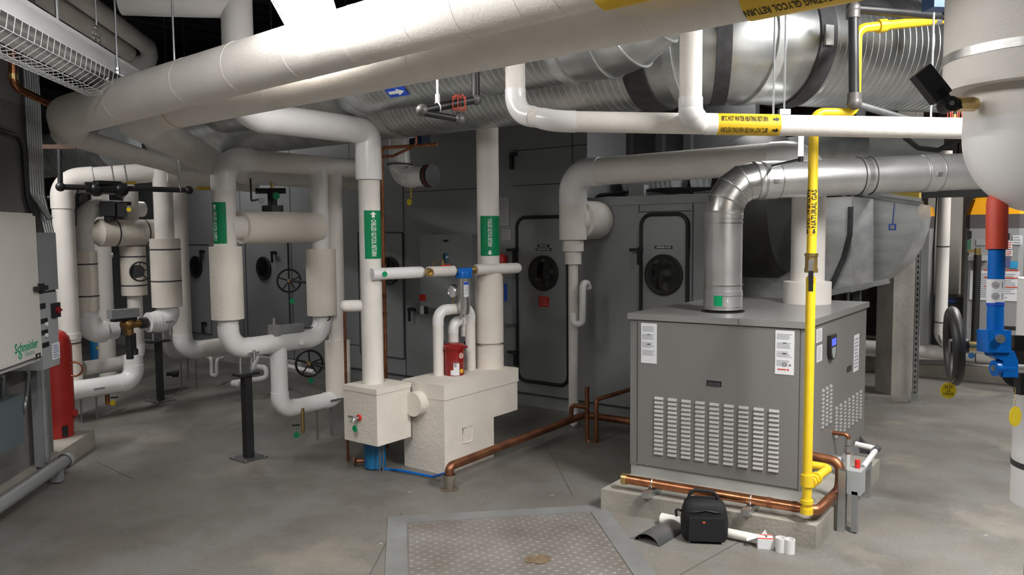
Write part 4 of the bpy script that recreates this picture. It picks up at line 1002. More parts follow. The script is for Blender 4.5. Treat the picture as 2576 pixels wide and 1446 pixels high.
for k in range(10):
    a_ = 2*PI*k/10; mbox(bm, V(fq, 699)+Vector((math.cos(a_), math.sin(a_), 0))*rb*1.17+Z_*0.022, 0.012, 0.012, 0.04)
T.part('filter_cap', bm, BLUEF)
h_ = V(fq, 699).z-V(fq, 798).z
bm = BM(); lathe(bm, V(fq, 798), Z_, [(0, 0.2*rb), (0.012, 0.62*rb), (0.03, 0.9*rb), (0.055, rb), (h_, rb)], 32); T.part('filter_bowl', bm, STAIN)
n = toward(fq); n2 = Matrix.Rotation(0.45, 3, 'Z') @ n; q = V(fq, 727)
bm = BM(); wrap_strip(bm, q, Z_, n2, rb+0.001, V(fq, 709).z-V(fq, 746).z, -0.42, 0.42, 10); lb = T.part('filter_label', bm, PAPER)
bm = BM(); wrap_strip(bm, V(fq, 712), Z_, n2, rb+0.002, 0.018, -0.42, 0.42, 10); T.part('label_band', bm, BLUEL, sub=lb)
bm = BM()
for k in range(6): wrap_strip(bm, V(fq, 719+k*4), Z_, n2, rb+0.002, 0.003, -0.35, 0.3, 6)
T.part('small_print', bm, INKG, sub=lb)
# gauge beside the filter + loop pipes from the unit top
def onT(px, y=None): 
    return A(A(Vector((KF.x-xw*0.5, KF.y+0.02, zt)), Y_, px), X_, px)
l0 = A(Vector((KF.x-xw*0.75, KF.y+0.07, zt)), Y_, 1104); l1 = A(Vector((KF.x-xw*0.62, KF.y+0.4, zt)), Y_, 1184)
dl0 = dep(l0); rl = rad(27, dl0)
T = Thing('loop_pipe', 'white inverted U pipe arching over the red can on the cream unit', 'pipe', l0)
tz = V(l0, 781).z
pipe(T, [l0, Vector((l0.x, l0.y, tz)), Vector((l1.x, l1.y, tz)), Vector((l1.x, l1.y, zt))], rl, rl*1.9, m=JACKET, em=PVC, er=1.05)
for q in (Vector((l0.x, l0.y, V(l0, 868).z)), Vector((l1.x, l1.y, V(l1, 868).z))):
    bm = BM(); mbox(bm, q+BP_*rl*(0.98 if q.x == l0.x else -0.98), 0.012, 0.012, 0.06); T.part('clip', bm, BLKPL)
m0 = l0.lerp(l1, 0.45)+Y_*0.0; 
T = Thing('loop_pipe', 'shorter white hooked pipe behind the red can on the cream unit', 'pipe', m0)
m0 = A(l0.lerp(l1, 0.5)-X_*0.02, Y_, 1142); m1 = A(m0, Y_, 1172); tz2 = V(m0, 808).z
pipe(T, [Vector((m0.x, m0.y, zt+0.22)), Vector((m0.x, m0.y, tz2)), Vector((m1.x, m1.y, tz2)), Vector((m1.x, m1.y, tz2-0.12))], rad(26, dl0), 0.06, m=JACKET, em=PVC, er=1.05)
gq = A(Vector((l0.x, l0.y, tz)), Y_, 1140); gq = V(gq, 733); gn = (toward(gq)*0.45-BP_*0.9).normalized()
T = Thing('pressure_gauge', 'round steel pressure gauge on a brass stem left of the stainless filter', 'gauge', gq)
bm = BM(); lathe(bm, gq-gn*0.02, gn, [(0, 0.05), (0.03, 0.052), (0.036, 0.048), (0.03, 0.044), (0.03, 0.001)], 28, closed=False); T.part('gauge_case', bm, STAIN)
bm = BM(); cyl(bm, gq+gn*0.0105, gq+gn*0.0115, 0.043, seg=24); T.part('gauge_face', bm, PAPER)
bm = BM(); cyl(bm, gq-Z_*0.05, Vector((gq.x, gq.y, tz+rl*0.8)), 0.007, seg=10); T.part('gauge_stem', bm, BRASS)
rq = A(Vector((KF.x-xw*0.55, KF.y+0.16, zt)), Y_, 1143); dr = dep(rq); rr = rad(51, dr)
T = Thing('red_safety_can', 'red metal can with pale stickers standing on the cream unit', 'can', rq)
zc = V(rq, 878).z-zt
bm = BM(); lathe(bm, rq+Z_*0.004, Z_, [(0, rr*0.97), (0.006, rr), (zc*0.5, rr), (zc*0.52, rr*1.02), (zc*0.54, rr), (zc, rr)], 36); T.part('can_body', bm, REDC)
bm = BM(); lathe(bm, rq+Z_*(zc+0.003), Z_, [(0, rr*1.1), (0.022, rr*1.1), (0.034, rr*0.95), (0.042, rr*0.5)], 36); mbox(bm, rq+Z_*(zc+0.014)+BP_*rr*1.12, 0.03, 0.03, 0.014, BP_, B_, Z_); T.part('can_lid', bm, REDC)
n = toward(rq)
for th, py, hh, wd, m in ((0.22, 925, 0.085, 0.30, PAPER), (-0.2, 933, 0.035, 0.16, PAPER)):
    bm = BM(); q = V(rq, py); wrap_strip(bm, q, Z_, Matrix.Rotation(th, 3, 'Z') @ n, rr+0.001, hh, -wd, wd, 8); T.part('sticker', bm, m)
nn = Matrix.Rotation(0.22, 3, 'Z') @ n; bm = BM(); wrap_strip(bm, V(rq, 914), Z_, nn, rr+0.002, 0.03, 0.0, 0.25, 6); T.part('sticker_print', bm, INKG)
for th, py, m in ((0.75, 892, mat('pale_pink', (0.6, 0.35, 0.33), 0.5)), (0.78, 930, LABY)):
    nn = Matrix.Rotation(th, 3, 'Z') @ n; q = V(rq, py)+nn*(rr-0.001); bm = BM(); cyl(bm, q, q+nn*0.003, 0.021 if py < 900 else 0.015, seg=20); T.part('round_sticker', bm, m)
# small blue tank under the cube, hose and bucket
tq = F(944, 1176); tr = rad(54, dep(tq))
T = Thing('expansion_tank', 'small blue tank on the floor under the cream cube', 'tank', tq)
bm = BM(); lathe(bm, tq, Z_, [(0, tr*0.8), (0.01, tr), (0.2, tr), (BK.z-tq.z-0.005, tr)], 32); T.part('tank_body', bm, BLUET)
q = V(tq, 1157)-BP_*tr; bm = BM(); cyl(bm, q, q-BP_*0.05, 0.014, seg=12); lathe(bm, q-BP_*0.05, -BP_, [(0, 0.02), (0.012, 0.034), (0.02, 0.03)], 16); T.part('drain_cock', bm, COPPERD)
bk_ = F(1131, 1230); br = rad(30, dep(bk_))
T = Thing('drain_funnel', 'small flared steel cup set in the floor under the copper drain end', 'drain', bk_)
bm = BM(); lathe(bm, bk_, Z_, [(0, br*0.72), (0.003, br*0.75), (V(bk_, 1193).z, br*1.2), (V(bk_, 1193).z, br*1.12), (0.02, br*0.7), (0.02, 0.001)], 28, closed=False); T.part('cup', bm, BUCK)
bm = BM(); cyl(bm, bk_, bk_+Z_*0.003, br*1.6, seg=28); T.part('floor_ring', bm, mat('rusty_ring', (0.13, 0.1, 0.07), 0.7))
bt = Vector((bk_.x, bk_.y, V(bk_, 1193).z))
T = Thing('blue_hose', 'thin blue hose from the blue tank to the steel cup on the floor', 'hose', (tq+bk_)/2)
h0 = V(tq, 1168)+toward(tq)*tr; bm = BM(); hose(bm, [h0-toward(tq)*0.02, h0+BP_*0.1-Z_*0.02, F(1000, 1182, 0.02), F(1090, 1199, 0.02), bt+toward(bt)*-0.0-BP_*0.02+Z_*0.01, bt-Z_*0.04], 0.009, 0.05, 10); T.part('hose_run', bm, BLUE)
# thin hanger rods under the cube
for px, py, lab in ((992, 1192, 'thin steel support rod under the cream cube, by the blue tank'), (1024, 1205, 'thin steel support rod under the cream cube, by the tall boxed unit')):
    q = F(px, py); q.x = min(q.x, KF.x-xw-0.03); bm = BM(); cyl(bm, q, Vector((q.x, q.y, BK.z+0.02)), 0.006, seg=8); solo('support_rod', lab, 'rod', bm, mat('dull_rod', (0.22, 0.22, 0.22), 0.4, 0.6), q, group='rods under the cream cube')
# copper drain line to the cup
d0 = Vector((bk_.x, bk_.y, bt.z)); d1 = Vector((bk_.x, bk_.y, bt.z+0.05)); 
T = Thing('copper_drain', 'dull copper drain pipe from the air handler foot along the floor to the steel cup', 'pipe', (F(1300, 1140)))
dend = F(1470, 1066, 0.07); dm = F(1600, 1062, 0.09)
w2 = Vector((dend.x, dend.y, d1.z)); 
cr_ = 0.028
bm = BM(); hose(bm, [d0-Z_*0.02, d1, w2, Vector((A(w2, X_, 1700).x, w2.y, d1.z+0.01))], cr_, 0.06, 16); T.part('floor_run', bm, COPPERD)
j = w2.lerp(d1, 0.12); yj = w2.y
r1 = rad(11, dep(w2)); zq = V(j, 1018).z
def on_w(px, py, dy=0.0): return onY(px, py, w2.y+dy)
bm = BM(); hose(bm, [j, Vector((j.x, j.y, zq)), A(Vector((j.x, j.y, zq)), X_, 1478)], r1, 0.04, 14); T.part('vent_branch', bm, COPPERD)
tv = A(Vector((j.x, j.y, zq)), X_, 1477); bt2 = V(tv, 1112)
bm = BM(); hose(bm, [V(tv, 973), bt2, A(bt2, X_, 1500), V(A(bt2, X_, 1500), 1005), Vector((A(bt2, X_, 1500).x+0.08, YA+0.02, V(A(bt2, X_, 1500), 1000).z))], r1, 0.035, 14); T.part('trap_loop', bm, COPPERD)
# ================================================================== the two big overhead pipes
Y1, Y2, RB = 2.05, 2.34, 0.11
a0 = onY(215, 279, Y1); a1 = onY(1300, -22, Y1); dr_ = (a1-a0).normalized(); a2 = a1+dr_*2.6
ac = a0 - dr_*0.20; aw_ = ray(172, 300); aw_.z = 0; aw_.normalize()
T = Thing('overhead_pipe', 'upper of the two big white pipes crossing the whole room', 'pipe', (a0+a1)/2)
pipe(T, [a2, ac, ac+aw_*0.5], RB, 0.2, m=JACKET, em=JACKET, er=1.0, sock=0.002, seg=48)
for px in (310, 480, 610, 760, 905, 1060, 1180, 1330, 1420):
    bm = BM(); q = onY(px, 279-(px-215)*0.2774, Y1); band(bm, q, dr_, RB, 0.012, out=0.0012); T.part('jacket_seam', bm, JACKET)
def on_pipe_normal(axis, ang):      # ang from straight down, towards the lens side
    u = (-Y_ - axis*(-Y_).dot(axis)).normalized(); d = (-Z_ - axis*(-Z_).dot(axis)).normalized()
    return (d*math.cos(ang)+u*math.sin(ang)).normalized()
qL = onY(1516, -78, Y1); qR = onY(1860, -160, Y1); qm = (qL+qR)/2; Lm = (qR-qL).length
bm = BM(); wrap_strip(bm, qm, dr_, on_pipe_normal(dr_, 0.6), RB+0.002, Lm, -3.1, 3.1, 48); mk = T.part('yellow_marker', bm, LABY)
nn = on_pipe_normal(dr_, 1.02)
bm = BM(); wrap_text(bm, '88\u00b0C HEATING GLYCOL RETURN', 0.036, qm+dr_*0.03, dr_, nn, RB+0.0035, sx=0.62); wrap_arrow(bm, qL+dr_*0.045, dr_, on_pipe_normal(dr_, 0.95), RB+0.0035, 0, 0, 0.05, 0.045, -1); T.part('lettering', bm, INKB, sub=mk)
b0_ = onY(330, 296, Y2); b1_ = onY(1712, -6, Y2); dr2 = (b1_-b0_).normalized(); b2_ = b1_+dr2*1.6
b3_ = A(b0_, B_, 640); b3_.z -= 0.16
T = Thing('overhead_pipe', 'lower of the two big white pipes, turning back toward the left corner', 'pipe', (b0_+b1_)/2)
pipe(T, [b2_, b0_, b0_+(b3_-b0_)*0.9], RB*0.98, 0.25, m=JACKET, em=JACKET, er=1.0, sock=0.002, seg=48)
for px in (420, 700, 1060, 1380, 1640): bm = BM(); q = b0_+dr2*((A(b0_, dr2, px)-b0_).length); band(bm, q, dr2, RB*0.98, 0.012, out=0.0012); T.part('jacket_seam', bm, JACKET)
q = A(b0_, dr2, 1885); q2 = A(b0_, dr2, 2165); qm = (q+q2)/2; Lm = (q2-q).length
bm = BM(); wrap_strip(bm, qm, dr2, on_pipe_normal(dr2, 0.4), RB+0.001, Lm, -3.1, 3.1, 48); mk = T.part('yellow_marker', bm, LABY)
bm = BM(); wrap_text(bm, '88\u00b0C HEATING GLYCOL RETURN', 0.042, qm-dr2*0.0, -dr2, on_pipe_normal(dr2, 0.42), RB+0.0025, sx=0.50)
wrap_arrow(bm, q2-dr2*0.03, dr2, on_pipe_normal(dr2, 0.5), RB+0.0025, 0, 0, 0.05, 0.045, 1)
T.part('lettering', bm, INKB, sub=mk)
bm = BM(); q = A(b0_, dr2, 450); band(bm, q, dr2, RB*0.98, 0.012, out=0.0015); T.part('old_tape_stain', bm, mat('tape_stain', (0.62, 0.44, 0.22), 0.6))
# thin branch under the left end
t0_ = P(165, 338, 4.75); t1_ = A(t0_, B_, 470)
T = Thing('overhead_branch', 'slimmer white pipe running back from under the left end of the big pipes', 'pipe', t0_)
bm = BM(); cyl(bm, t0_-B_*0.05, t1_, 0.066, seg=32); T.part('insulated_run', bm, JACKET)
# hangers
def rod(name, label, p, top=4.14, r=0.005, clevis=None, group=None, m=None):
    T = Thing(name, label, 'hanger', p, group)
    bm = BM(); cyl(bm, p, Vector((p.x, p.y, top)), r, seg=8); T.part('threaded_rod', bm, m or ZINC)
    if clevis:
        ax, R = clevis; c = p-Z_*(R+0.03)
        bm = BM(); u = ax.normalized(); v = u.cross(Z_)
        pts = [c+v*(R*0.92)*math.cos(t)+Z_*((R+0.022)*math.sin(t)) for t in [PI*(0.12+0.76*k/20) for k in range(21)]]
        s = 0.018
        for i in range(len(pts)-1):
            obox(bm, pts[i]-u*s, u*2*s, pts[i+1]-pts[i], (pts[i]-c).normalized()*0.004)
        T.part('clevis_strap', bm, ZINC)
        bm = BM(); cyl(bm, p-Z_*0.02, p+Z_*0.012, 0.012, seg=6); cyl(bm, p+Z_*0.02, p+Z_*0.032, 0.012, seg=6); T.part('nut', bm, ZINC)
    return T
q = A(a0, dr_, 299); rod('clevis_hanger', 'zinc rod and clevis holding the upper big pipe in front of the unlit strip light', q+Z_*(RB+0.03), clevis=(dr_, RB))
q = A(a0, dr_, 441); rod('hanger_rod', 'zinc rod dropping to the upper big pipe right of the clevis hanger', q+Z_*(RB-0.01))

# ================================================================== hot water return pipe on the right
r_h = rad(51, 3.75)
h1 = P(1297, 285, 3.84); h2 = P(1400, 305, 3.68); h3 = P(2640, 327, 3.62)
T = Thing('hot_water_return_pipe', 'slim white pipe with yellow marker crossing in front of the silver duct', 'pipe', h2)
pipe(T, [V(h1, -150), h1, h2, h3], r_h, [0.11, 0.16], m=JACKET, em=PVC, er=1.05, sock=0.03)
hd = (h3-h2).normalized()
e1 = h2+hd*((A(h2, hd, 1738)-h2).length); e1f = e1+Vector((0.05, -0.22, 0.02))
bm = BM()
T2 = Thing('hot_water_drop', 'short white vertical pipe with a rounded glossy elbow meeting the yellow marked pipe', 'pipe', e1f)
f0 = P(1737, 286, dep(e1)-0.135); f1 = A(h2, hd, 1762)
pipe(T2, [V(f0, -250), f0, f1], r_h*1.03, 0.05, m=JACKET, em=PVC, er=1.08, sock=0.03)
ball(bm, f0+Z_*0.012, r_h*1.12, 28); T2.part('elbow_dome', bm, PVC)
bm = BM(); cyl(bm, A(h2, hd, 1772), A(h2, hd, 1802), r_h*1.04, seg=32); T2.part('tee_cover', bm, PVC)
q0 = A(h2, hd, 1793); q1 = A(h2, hd, 1958); qm = (q0+q1)/2; Lm = (q1-q0).length
nb = (toward(qm)-hd*toward(qm).dot(hd)).normalized(); nb = (nb*0.98-Z_*0.2).normalized()
bm = BM(); wrap_strip(bm, qm, hd, nb, r_h+0.0015, Lm, -3.1, 3.1, 44); mk = T.part('yellow_marker', bm, LABY)
axh = hd
def tilt(a): return (Matrix.Rotation(a, 3, hd) @ nb)
def pick(a):       # lean the reading line up (+) or down (-)
    v = tilt(a); return v if (v.z > nb.z) == (a > 0) else tilt(-a)
bm = BM(); wrap_text(bm, '88\u00b0C HOT WATER HEATING RETURN', 0.037, qm-hd*0.016, hd, pick(0.62), r_h+0.003, sx=0.345); wrap_arrow(bm, q1-hd*0.024, hd, pick(0.62), r_h+0.003, 0, 0, 0.03, 0.026, 1); T.part('lettering', bm, INKB, sub=mk); bm = BM()
wrap_text(bm, '88\u00b0C HOT WATER HEATING RETURN', 0.037, qm-hd*0.016, -hd, pick(-0.42), r_h+0.003, sx=0.345); wrap_arrow(bm, q1-hd*0.024, hd, pick(-0.42), r_h+0.003, 0, 0, 0.03, 0.026, 1)
T.part('lettering', bm, INKB, sub=mk)
for px, lab in ((1945, 'zinc rod holding the yellow marked pipe, just inside its marker end'), (1972, 'zinc rod with a beam clip on the yellow marked pipe, right of its marker')):
    q = A(h2, hd, px)+Z_*r_h
    T2 = rod('hanger_rod', lab, q)
    if px > 1950: bm = BM(); mbox(bm, q+Z_*0.012, 0.05, 0.035, 0.025, hd, hd.cross(Z_), Z_); T2.part('clip', bm, ZINC)
q = A(h2, hd, 2341)+Z_*r_h; rod('hanger_rod', 'zinc rod on the yellow marked pipe near the black thermometer', q)

# ================================================================== spiral ducts
def duct(T, p0, p1, r, rib=0.042, seg=56, name='spiral_length', m=None):
    L = (p1-p0).length; n = int(L/rib); prof = []
    for k in range(n+1):
        h = L*k/n; prof += [(h-0.0035, r), (h-0.0012, r+0.0018), (h+0.0012, r+0.0018), (h+0.0035, r)] if 0 < k < n else [(h, r)]
    bm = BM(); lathe(bm, p0, p1-p0, prof, seg); T.part(name, bm, m or GALV, sharp=12)
def flange(T, c, ax, r, wd=0.06, m=None, nm='sealed_joint', out=0.012):
    bm = BM(); band(bm, c, ax, r, wd, 56, out); T.part(nm, bm, m or SEAL)
ym = 4.02; rm = 0.315
mc = onY(1268, 310, ym-0.06); zm = mc.z+rm*0.985
def mx(px): return A(Vector((0, ym, zm)), X_, px) 
pe = mx(1660); kk = P(2010, 153, 5.25)
ec = pe+X_*0.34
T = Thing('spiral_duct', 'biggest silver spiral duct curving along the ceiling from the left to the far right', 'duct', mx(1500))
duct(T, mx(430), mx(1010), rm); duct(T, mx(1010), mx(1660), rm)
s1 = ec+(kk-ec).normalized()*0.0
rdir = (P(2420, 176, 5.75)-kk).normalized(); rdir.z *= 0.5
el = fillet([pe, Vector((kk.x-0.62*0.707, ym, zm)) if False else ec, ec+rdir*0.44], 0.75, 4)
bm = BM(); sweep(bm, el, rm, 56); T.part('gored_elbow', bm, GALV, sharp=20)
rs = ec+rdir*0.44
duct(T, rs, rs+rdir*3.2, rm)
for q, ax, wd in ((mx(1010), X_, 0.05), (pe-X_*0.02, X_, 0.13), (el[1], (el[2]-el[0]), 0.05), (el[3], (el[4]-el[2]), 0.075), (el[5], (el[6]-el[4]), 0.05), (rs, rdir, 0.10), (rs+rdir*1.55, rdir, 0.10)):
    flange(T, q, ax, rm, wd, SEAL if wd > 0.055 else GALVB)
bm = BM(); n = (toward(rs)-rdir*toward(rs).dot(rdir)).normalized(); q = rs-rdir*0.01+n*(rm+0.012); mbox(bm, q-Z_*0.02, 0.02, 0.05, 0.10, n, rdir, n.cross(rdir)); T.part('clip', bm, GALVB)
yf_ = 3.42; rf = 0.25
fc = onY(1211, 238, yf_-0.02); zf = fc.z+rf*0.99
def fxp(px): return A(Vector((0, yf_, zf)), X_, px)
T = Thing('spiral_duct', 'smaller silver spiral duct in front carrying the blue arrow, bending up at its right end', 'duct', fxp(1200))
fe = fxp(1440); duct(T, fxp(560), fxp(905), rf); duct(T, fxp(905), fe, rf)
el = fillet([fe, fe+X_*0.42, fe+X_*0.42+Z_*0.9], 0.36, 4); bm = BM(); sweep(bm, el, rf, 56); T.part('gored_elbow', bm, GALV, sharp=20)
bm = BM()
for i in range(1, len(el)-1): torus(bm, el[i], (el[i+1]-el[i-1]), rf*1.01, 0.006, 48, 6)
T.part('elbow_seam', bm, GALVB)
flange(T, fxp(905), X_, rf, 0.09, GALV, 'plain_joint', 0.006); flange(T, fe, X_, rf, 0.05, GALVB)
ps = onY(993, 239, yf_-rf*0.72); an = (Vector((0, ps.y-yf_, ps.z-zf))).normalized(); q = Vector((ps.x, yf_, zf))
bm = BM(); wrap_strip(bm, q, X_, an, rf+0.005, 0.155, -0.14, 0.14, 8); ar_ = T.part('blue_marker', bm, BLUEL)
bm = BM(); wrap_arrow(bm, q, X_, an, rf+0.0065, 0, 0, 0.125, 0.05, 1); T.part('white_arrow', bm, INKW, sub=ar_)
ps = onY(1205, 273, ym-rm*0.78); an = (Vector((0, ps.y-ym, ps.z-zm))).normalized(); q = Vector((ps.x, ym, zm))
bm = BM(); wrap_strip(bm, q, X_, an, rm+0.005, 0.12, -0.05, 0.05, 6); 
bpy.context.view_layer.update()
# third duct at the far left, lit from the near lamp
g0_ = P(60, 402, 8.3); g1_ = P(330, 372, 7.3); 
T = Thing('round_duct', 'bright round duct glimpsed at the far left behind the black pipe', 'duct', g0_)
gx = g0_; g1_ = A(g0_, X_, 300); duct(T, g0_-X_*0.8, g1_, 0.21)

# sprinkler and black pipes
k0 = P(1198, 60, 3.9); k1 = P(1197, 250, 3.9); k2 = P(1062, 277, 3.72); k3 = P(1066, 284, 3.72); k4 = P(1156, 300, 3.8); k5 = V(k4, 283)
T = Thing('sprinkler_pipe', 'black threaded sprinkler pipe with a red caged head below the silver ducts', 'pipe', k1)
bm = BM(); hose(bm, [V(k1, -50), k1, k2], 0.0205, 0.03, 16); T.part('feed_pipe', bm, BLACK)
bm = BM(); hose(bm, [k2, k3, k4, k5], 0.0165, 0.02, 14); T.part('arm_over', bm, BLACK)
for q, ax in ((k1, Z_), (k2, (k2-k1)), (k4, Z_)):
    bm = BM(); ball(bm, q, 0.029, 16); T.part('malleable_elbow', bm, mat('grey_fitting', (0.16, 0.15, 0.145), 0.5, 0.5))
bm = BM(); c = V(k4, 256)
for k in range(6):
    d = Vector((math.cos(k*PI/3), math.sin(k*PI/3), 0)); sweep(bm, [c-Z_*0.045+d*0.02, c-Z_*0.035+d*0.033, c+Z_*0.02+d*0.033, c+Z_*0.035+d*0.018], 0.0018, 5)
torus(bm, c-Z_*0.035, Z_, 0.034, 0.002, 20, 5); torus(bm, c+Z_*0.022, Z_, 0.033, 0.002, 20, 5); T.part('red_cage', bm, REDW)
bm = BM(); q = k1.lerp(k2, 0.32)
for k in range(3): ball(bm, k1.lerp(k2, 0.25+0.14*k)+Vector((0.0, -0.017, 0.004)), 0.009, 8)
T.part('sealant_smear', bm, INKW)
hq = k1.lerp(k2, 0.72)
bm = BM(); cyl(bm, hq+Z_*0.05, hq+Z_*0.6, 0.006, seg=8); torus(bm, hq, (k2-k1), 0.024, 0.004, 20, 6); mbox(bm, hq+Z_*0.04, 0.02, 0.012, 0.045); T.part('white_hanger', bm, LAMPW)
j0 = P(2146, 22, 3.76); j1 = P(2149, 258, 3.76); 
T = Thing('black_pipe', 'black steel pipe dropping in front of the silver duct beside the yellow riser', 'pipe', j1)
jr = rad(25, 3.78)
bm = BM(); hose(bm, [j0+BP_*0.9-Z_*0.04, j0+BP_*0.02], jr*0.9, 0.03, 16); T.part('header', bm, BLACK)
bm = BM(); hose(bm, [j0+Z_*0.02, j1], jr, 0.03, 18); T.part('drop', bm, BLACK)
bm = BM(); hose(bm, [j1+Z_*0.03, j1-Z_*0.005, j1+(P(2300, 305, 4.35)-j1)], rad(18, 3.76), 0.03, 14); T.part('arm', bm, GREYC)
for q in (j0, j1):
    bm = BM(); ball(bm, q, jr*1.45, 18); cyl(bm, q-Z_*0.045 if q is j0 else q, q if q is j0 else q+Z_*0.045, jr*1.35, seg=18); T.part('malleable_elbow', bm, mat('grey_fitting', (0.16, 0.15, 0.145), 0.5, 0.5))
c = P(2402, 287, 3.75)
T = Thing('caged_sprinkler', 'red caged sprinkler head poking up behind the slim white pipe near the thermometer', 'sprinkler', c)
bm = BM()
for k in range(6):
    d = Vector((math.cos(k*PI/3), math.sin(k*PI/3), 0)); sweep(bm, [c-Z_*0.03+d*0.018, c-Z_*0.02+d*0.03, c+Z_*0.02+d*0.03, c+Z_*0.03+d*0.016], 0.0022, 5)
torus(bm, c+Z_*0.022, Z_, 0.03, 0.0025, 20, 5); T.part('red_cage', bm, REDW)
bm = BM(); cyl(bm, c-Z_*0.05, c, 0.009, seg=10); T.part('head_body', bm, BRASS)
c = P(2362, 0, 3.3)
T = Thing('valve_actuator', 'blue and black actuator at the top edge beside the thick white drop', 'actuator', c)
bm = BM(); mbox(bm, c, 0.10, 0.08, 0.08, BP_, B_, Z_); bevel(bm, 0.006); T.part('blue_cover', bm, mat('navy_cover', (0.02, 0.06, 0.17), 0.4))
bm = BM(); mbox(bm, c+BP_*0.075, 0.05, 0.09, 0.10, BP_, B_, Z_); bevel(bm, 0.006); T.part('black_body', bm, BLKPL)
c = P(2268, -40, 3.95)
T = Thing('strip_light_far', 'pale strip light end seen beyond the black header at the top', 'light fixture', c)
bm = BM(); mbox(bm, P(2250, -8, 4.4), 0.7, 0.08, 0.05, BP_, B_, Z_); T.part('channel', bm, LAMPW)

# ================================================================== pipe loop left of centre
M0 = F(626, 1152); 
def my(px): return A(M0, Y_, px)
bL = V(my(586), 880); bR = A(bL, Y_, 812); tL = V(bL, 398); tR = A(tL, Y_, 915)
dL = dep(bL); r1_ = rad(50, dL)
T = Thing('pipe_loop', 'white pipe loop with fat sleeves resting on the front black floor stand', 'pipe', bL)
vR = Vector((bR.x, bR.y, V(bR, 430).z))
pipe(T, [vR, bR, bL, V(bL, 480)], r1_, r1_*2.0, m=PVC, em=PVC, er=1.04, run='covered_run')
pipe(T, [V(bL, 640), tL, tR], rad(55, dL), r1_*2.2, m=JACKET, em=PVC, er=1.1, sock=0.07)
bm = BM(); cyl(bm, V(bL, 802), V(bL, 620), rad(79, dL), seg=36); bevel(bm, 0.006); T.part('insulated_sleeve', bm, CREAM)
dR = dep(bR); bm = BM(); q = V(bR, 792); cyl(bm, q, V(bR, 626), rad(73, dR), seg=36); bevel(bm, 0.006); T.part('insulated_sleeve', bm, CREAM)
# level sleeve between the two legs
q0 = V(bL, 572)+Y_*r1_; q1 = V(bR, 566)
bm = BM(); cyl(bm, q0+Y_*0.06, Vector((q0.x, q1.y-0.02, q0.z)), rad(78, (dL+dR)/2), seg=36); bevel(bm, 0.012); T.part('level_sleeve', bm, CREAM)
bm = BM(); cyl(bm, q0-Y_*0.05, q0+Y_*0.08, rad(60, dL), seg=32); T.part('sleeve_neck', bm, JACKET)
# lower U
u0 = A(bL, Y_, 700); u1 = V(u0, 1033); u2 = A(u1, Y_, 852); u3 = V(u2, 420); dU = dep(u2)
pipe(T, [u0, u1, u2, Vector((u2.x, u2.y, V(u2, 900).z))], rad(42, dep(u1)), 0.11, m=PVC, em=PVC, er=1.06, run='covered_run')
bm = BM(); cyl(bm, V(u2, 995), V(u2, 856), rad(62, dU), seg=36); bevel(bm, 0.005); T.part('insulated_sleeve', bm, CREAM)
bm = BM(); cyl(bm, V(u2, 870), u3, rad(41, dU), seg=32); T.part('insulated_run', bm, JACKET)
q = V(bL, 561); n = toward(q); Lm = V(bL, 510).z-V(bL, 613).z
nmk = Matrix.Rotation(-1.05, 3, 'Z') @ n
bm = BM(); wrap_strip(bm, q, Z_, nmk, rad(55, dL)+0.002, Lm, -1.2, 0.62, 24); mk = T.part('green_marker', bm, GREEN)
bm = BM(); wrap_text(bm, 'CHILLED GLYCOL SUPPLY', 0.042, q-Z_*0.018, -Z_, Matrix.Rotation(0.15, 3, 'Z') @ nmk, rad(55, dL)+0.0035, sx=0.42); wrap_arrow(bm, q, -Z_, Matrix.Rotation(0.15, 3, 'Z') @ nmk, rad(55, dL)+0.0035, -Lm*0.5+0.03, 0, 0.04, 0.04, -1); T.part('lettering', bm, INKW, sub=mk)
q = A(bL, Y_, 742)-Y_*0.0+X_*rad(50, 5.8); bm = BM(); n_ = X_; cyl(bm, q, q+X_*0.004, 0.026, seg=20); T.part('round_tag', bm, INKW)
# actuator on the run
q = A(bL, Y_, 722); 
T = Thing('valve_actuator', 'grey motor actuator sitting on the level run of the front pipe loop', 'actuator', q)
c = V(q, 827); bm = BM(); mbox(bm, c, 0.07, 0.26, 0.06); bevel(bm, 0.008); T.part('actuator_body', bm, BOXG)
bm = BM(); mbox(bm, c-Y_*0.11, 0.085, 0.05, 0.085); cyl(bm, c-Y_*0.11+Z_*0.04, c-Y_*0.11+Z_*0.09, 0.01, seg=10); T.part('actuator_head', bm, mat('grey_casting', (0.34, 0.34, 0.33), 0.5, 0.5))
bm = BM(); mbox(bm, c-Z_*0.045, 0.05, 0.18, 0.035); T.part('bracket', bm, BLKPL)
bm = BM(); hose(bm, [c+Y_*0.12, c+Y_*0.24-Z_*0.02, bR+Vector((0.09, 0.02, 0.15)), V(bR, 792)+X_*0.05], 0.006, 0.06, 8); T.part('cable', bm, SEAL)
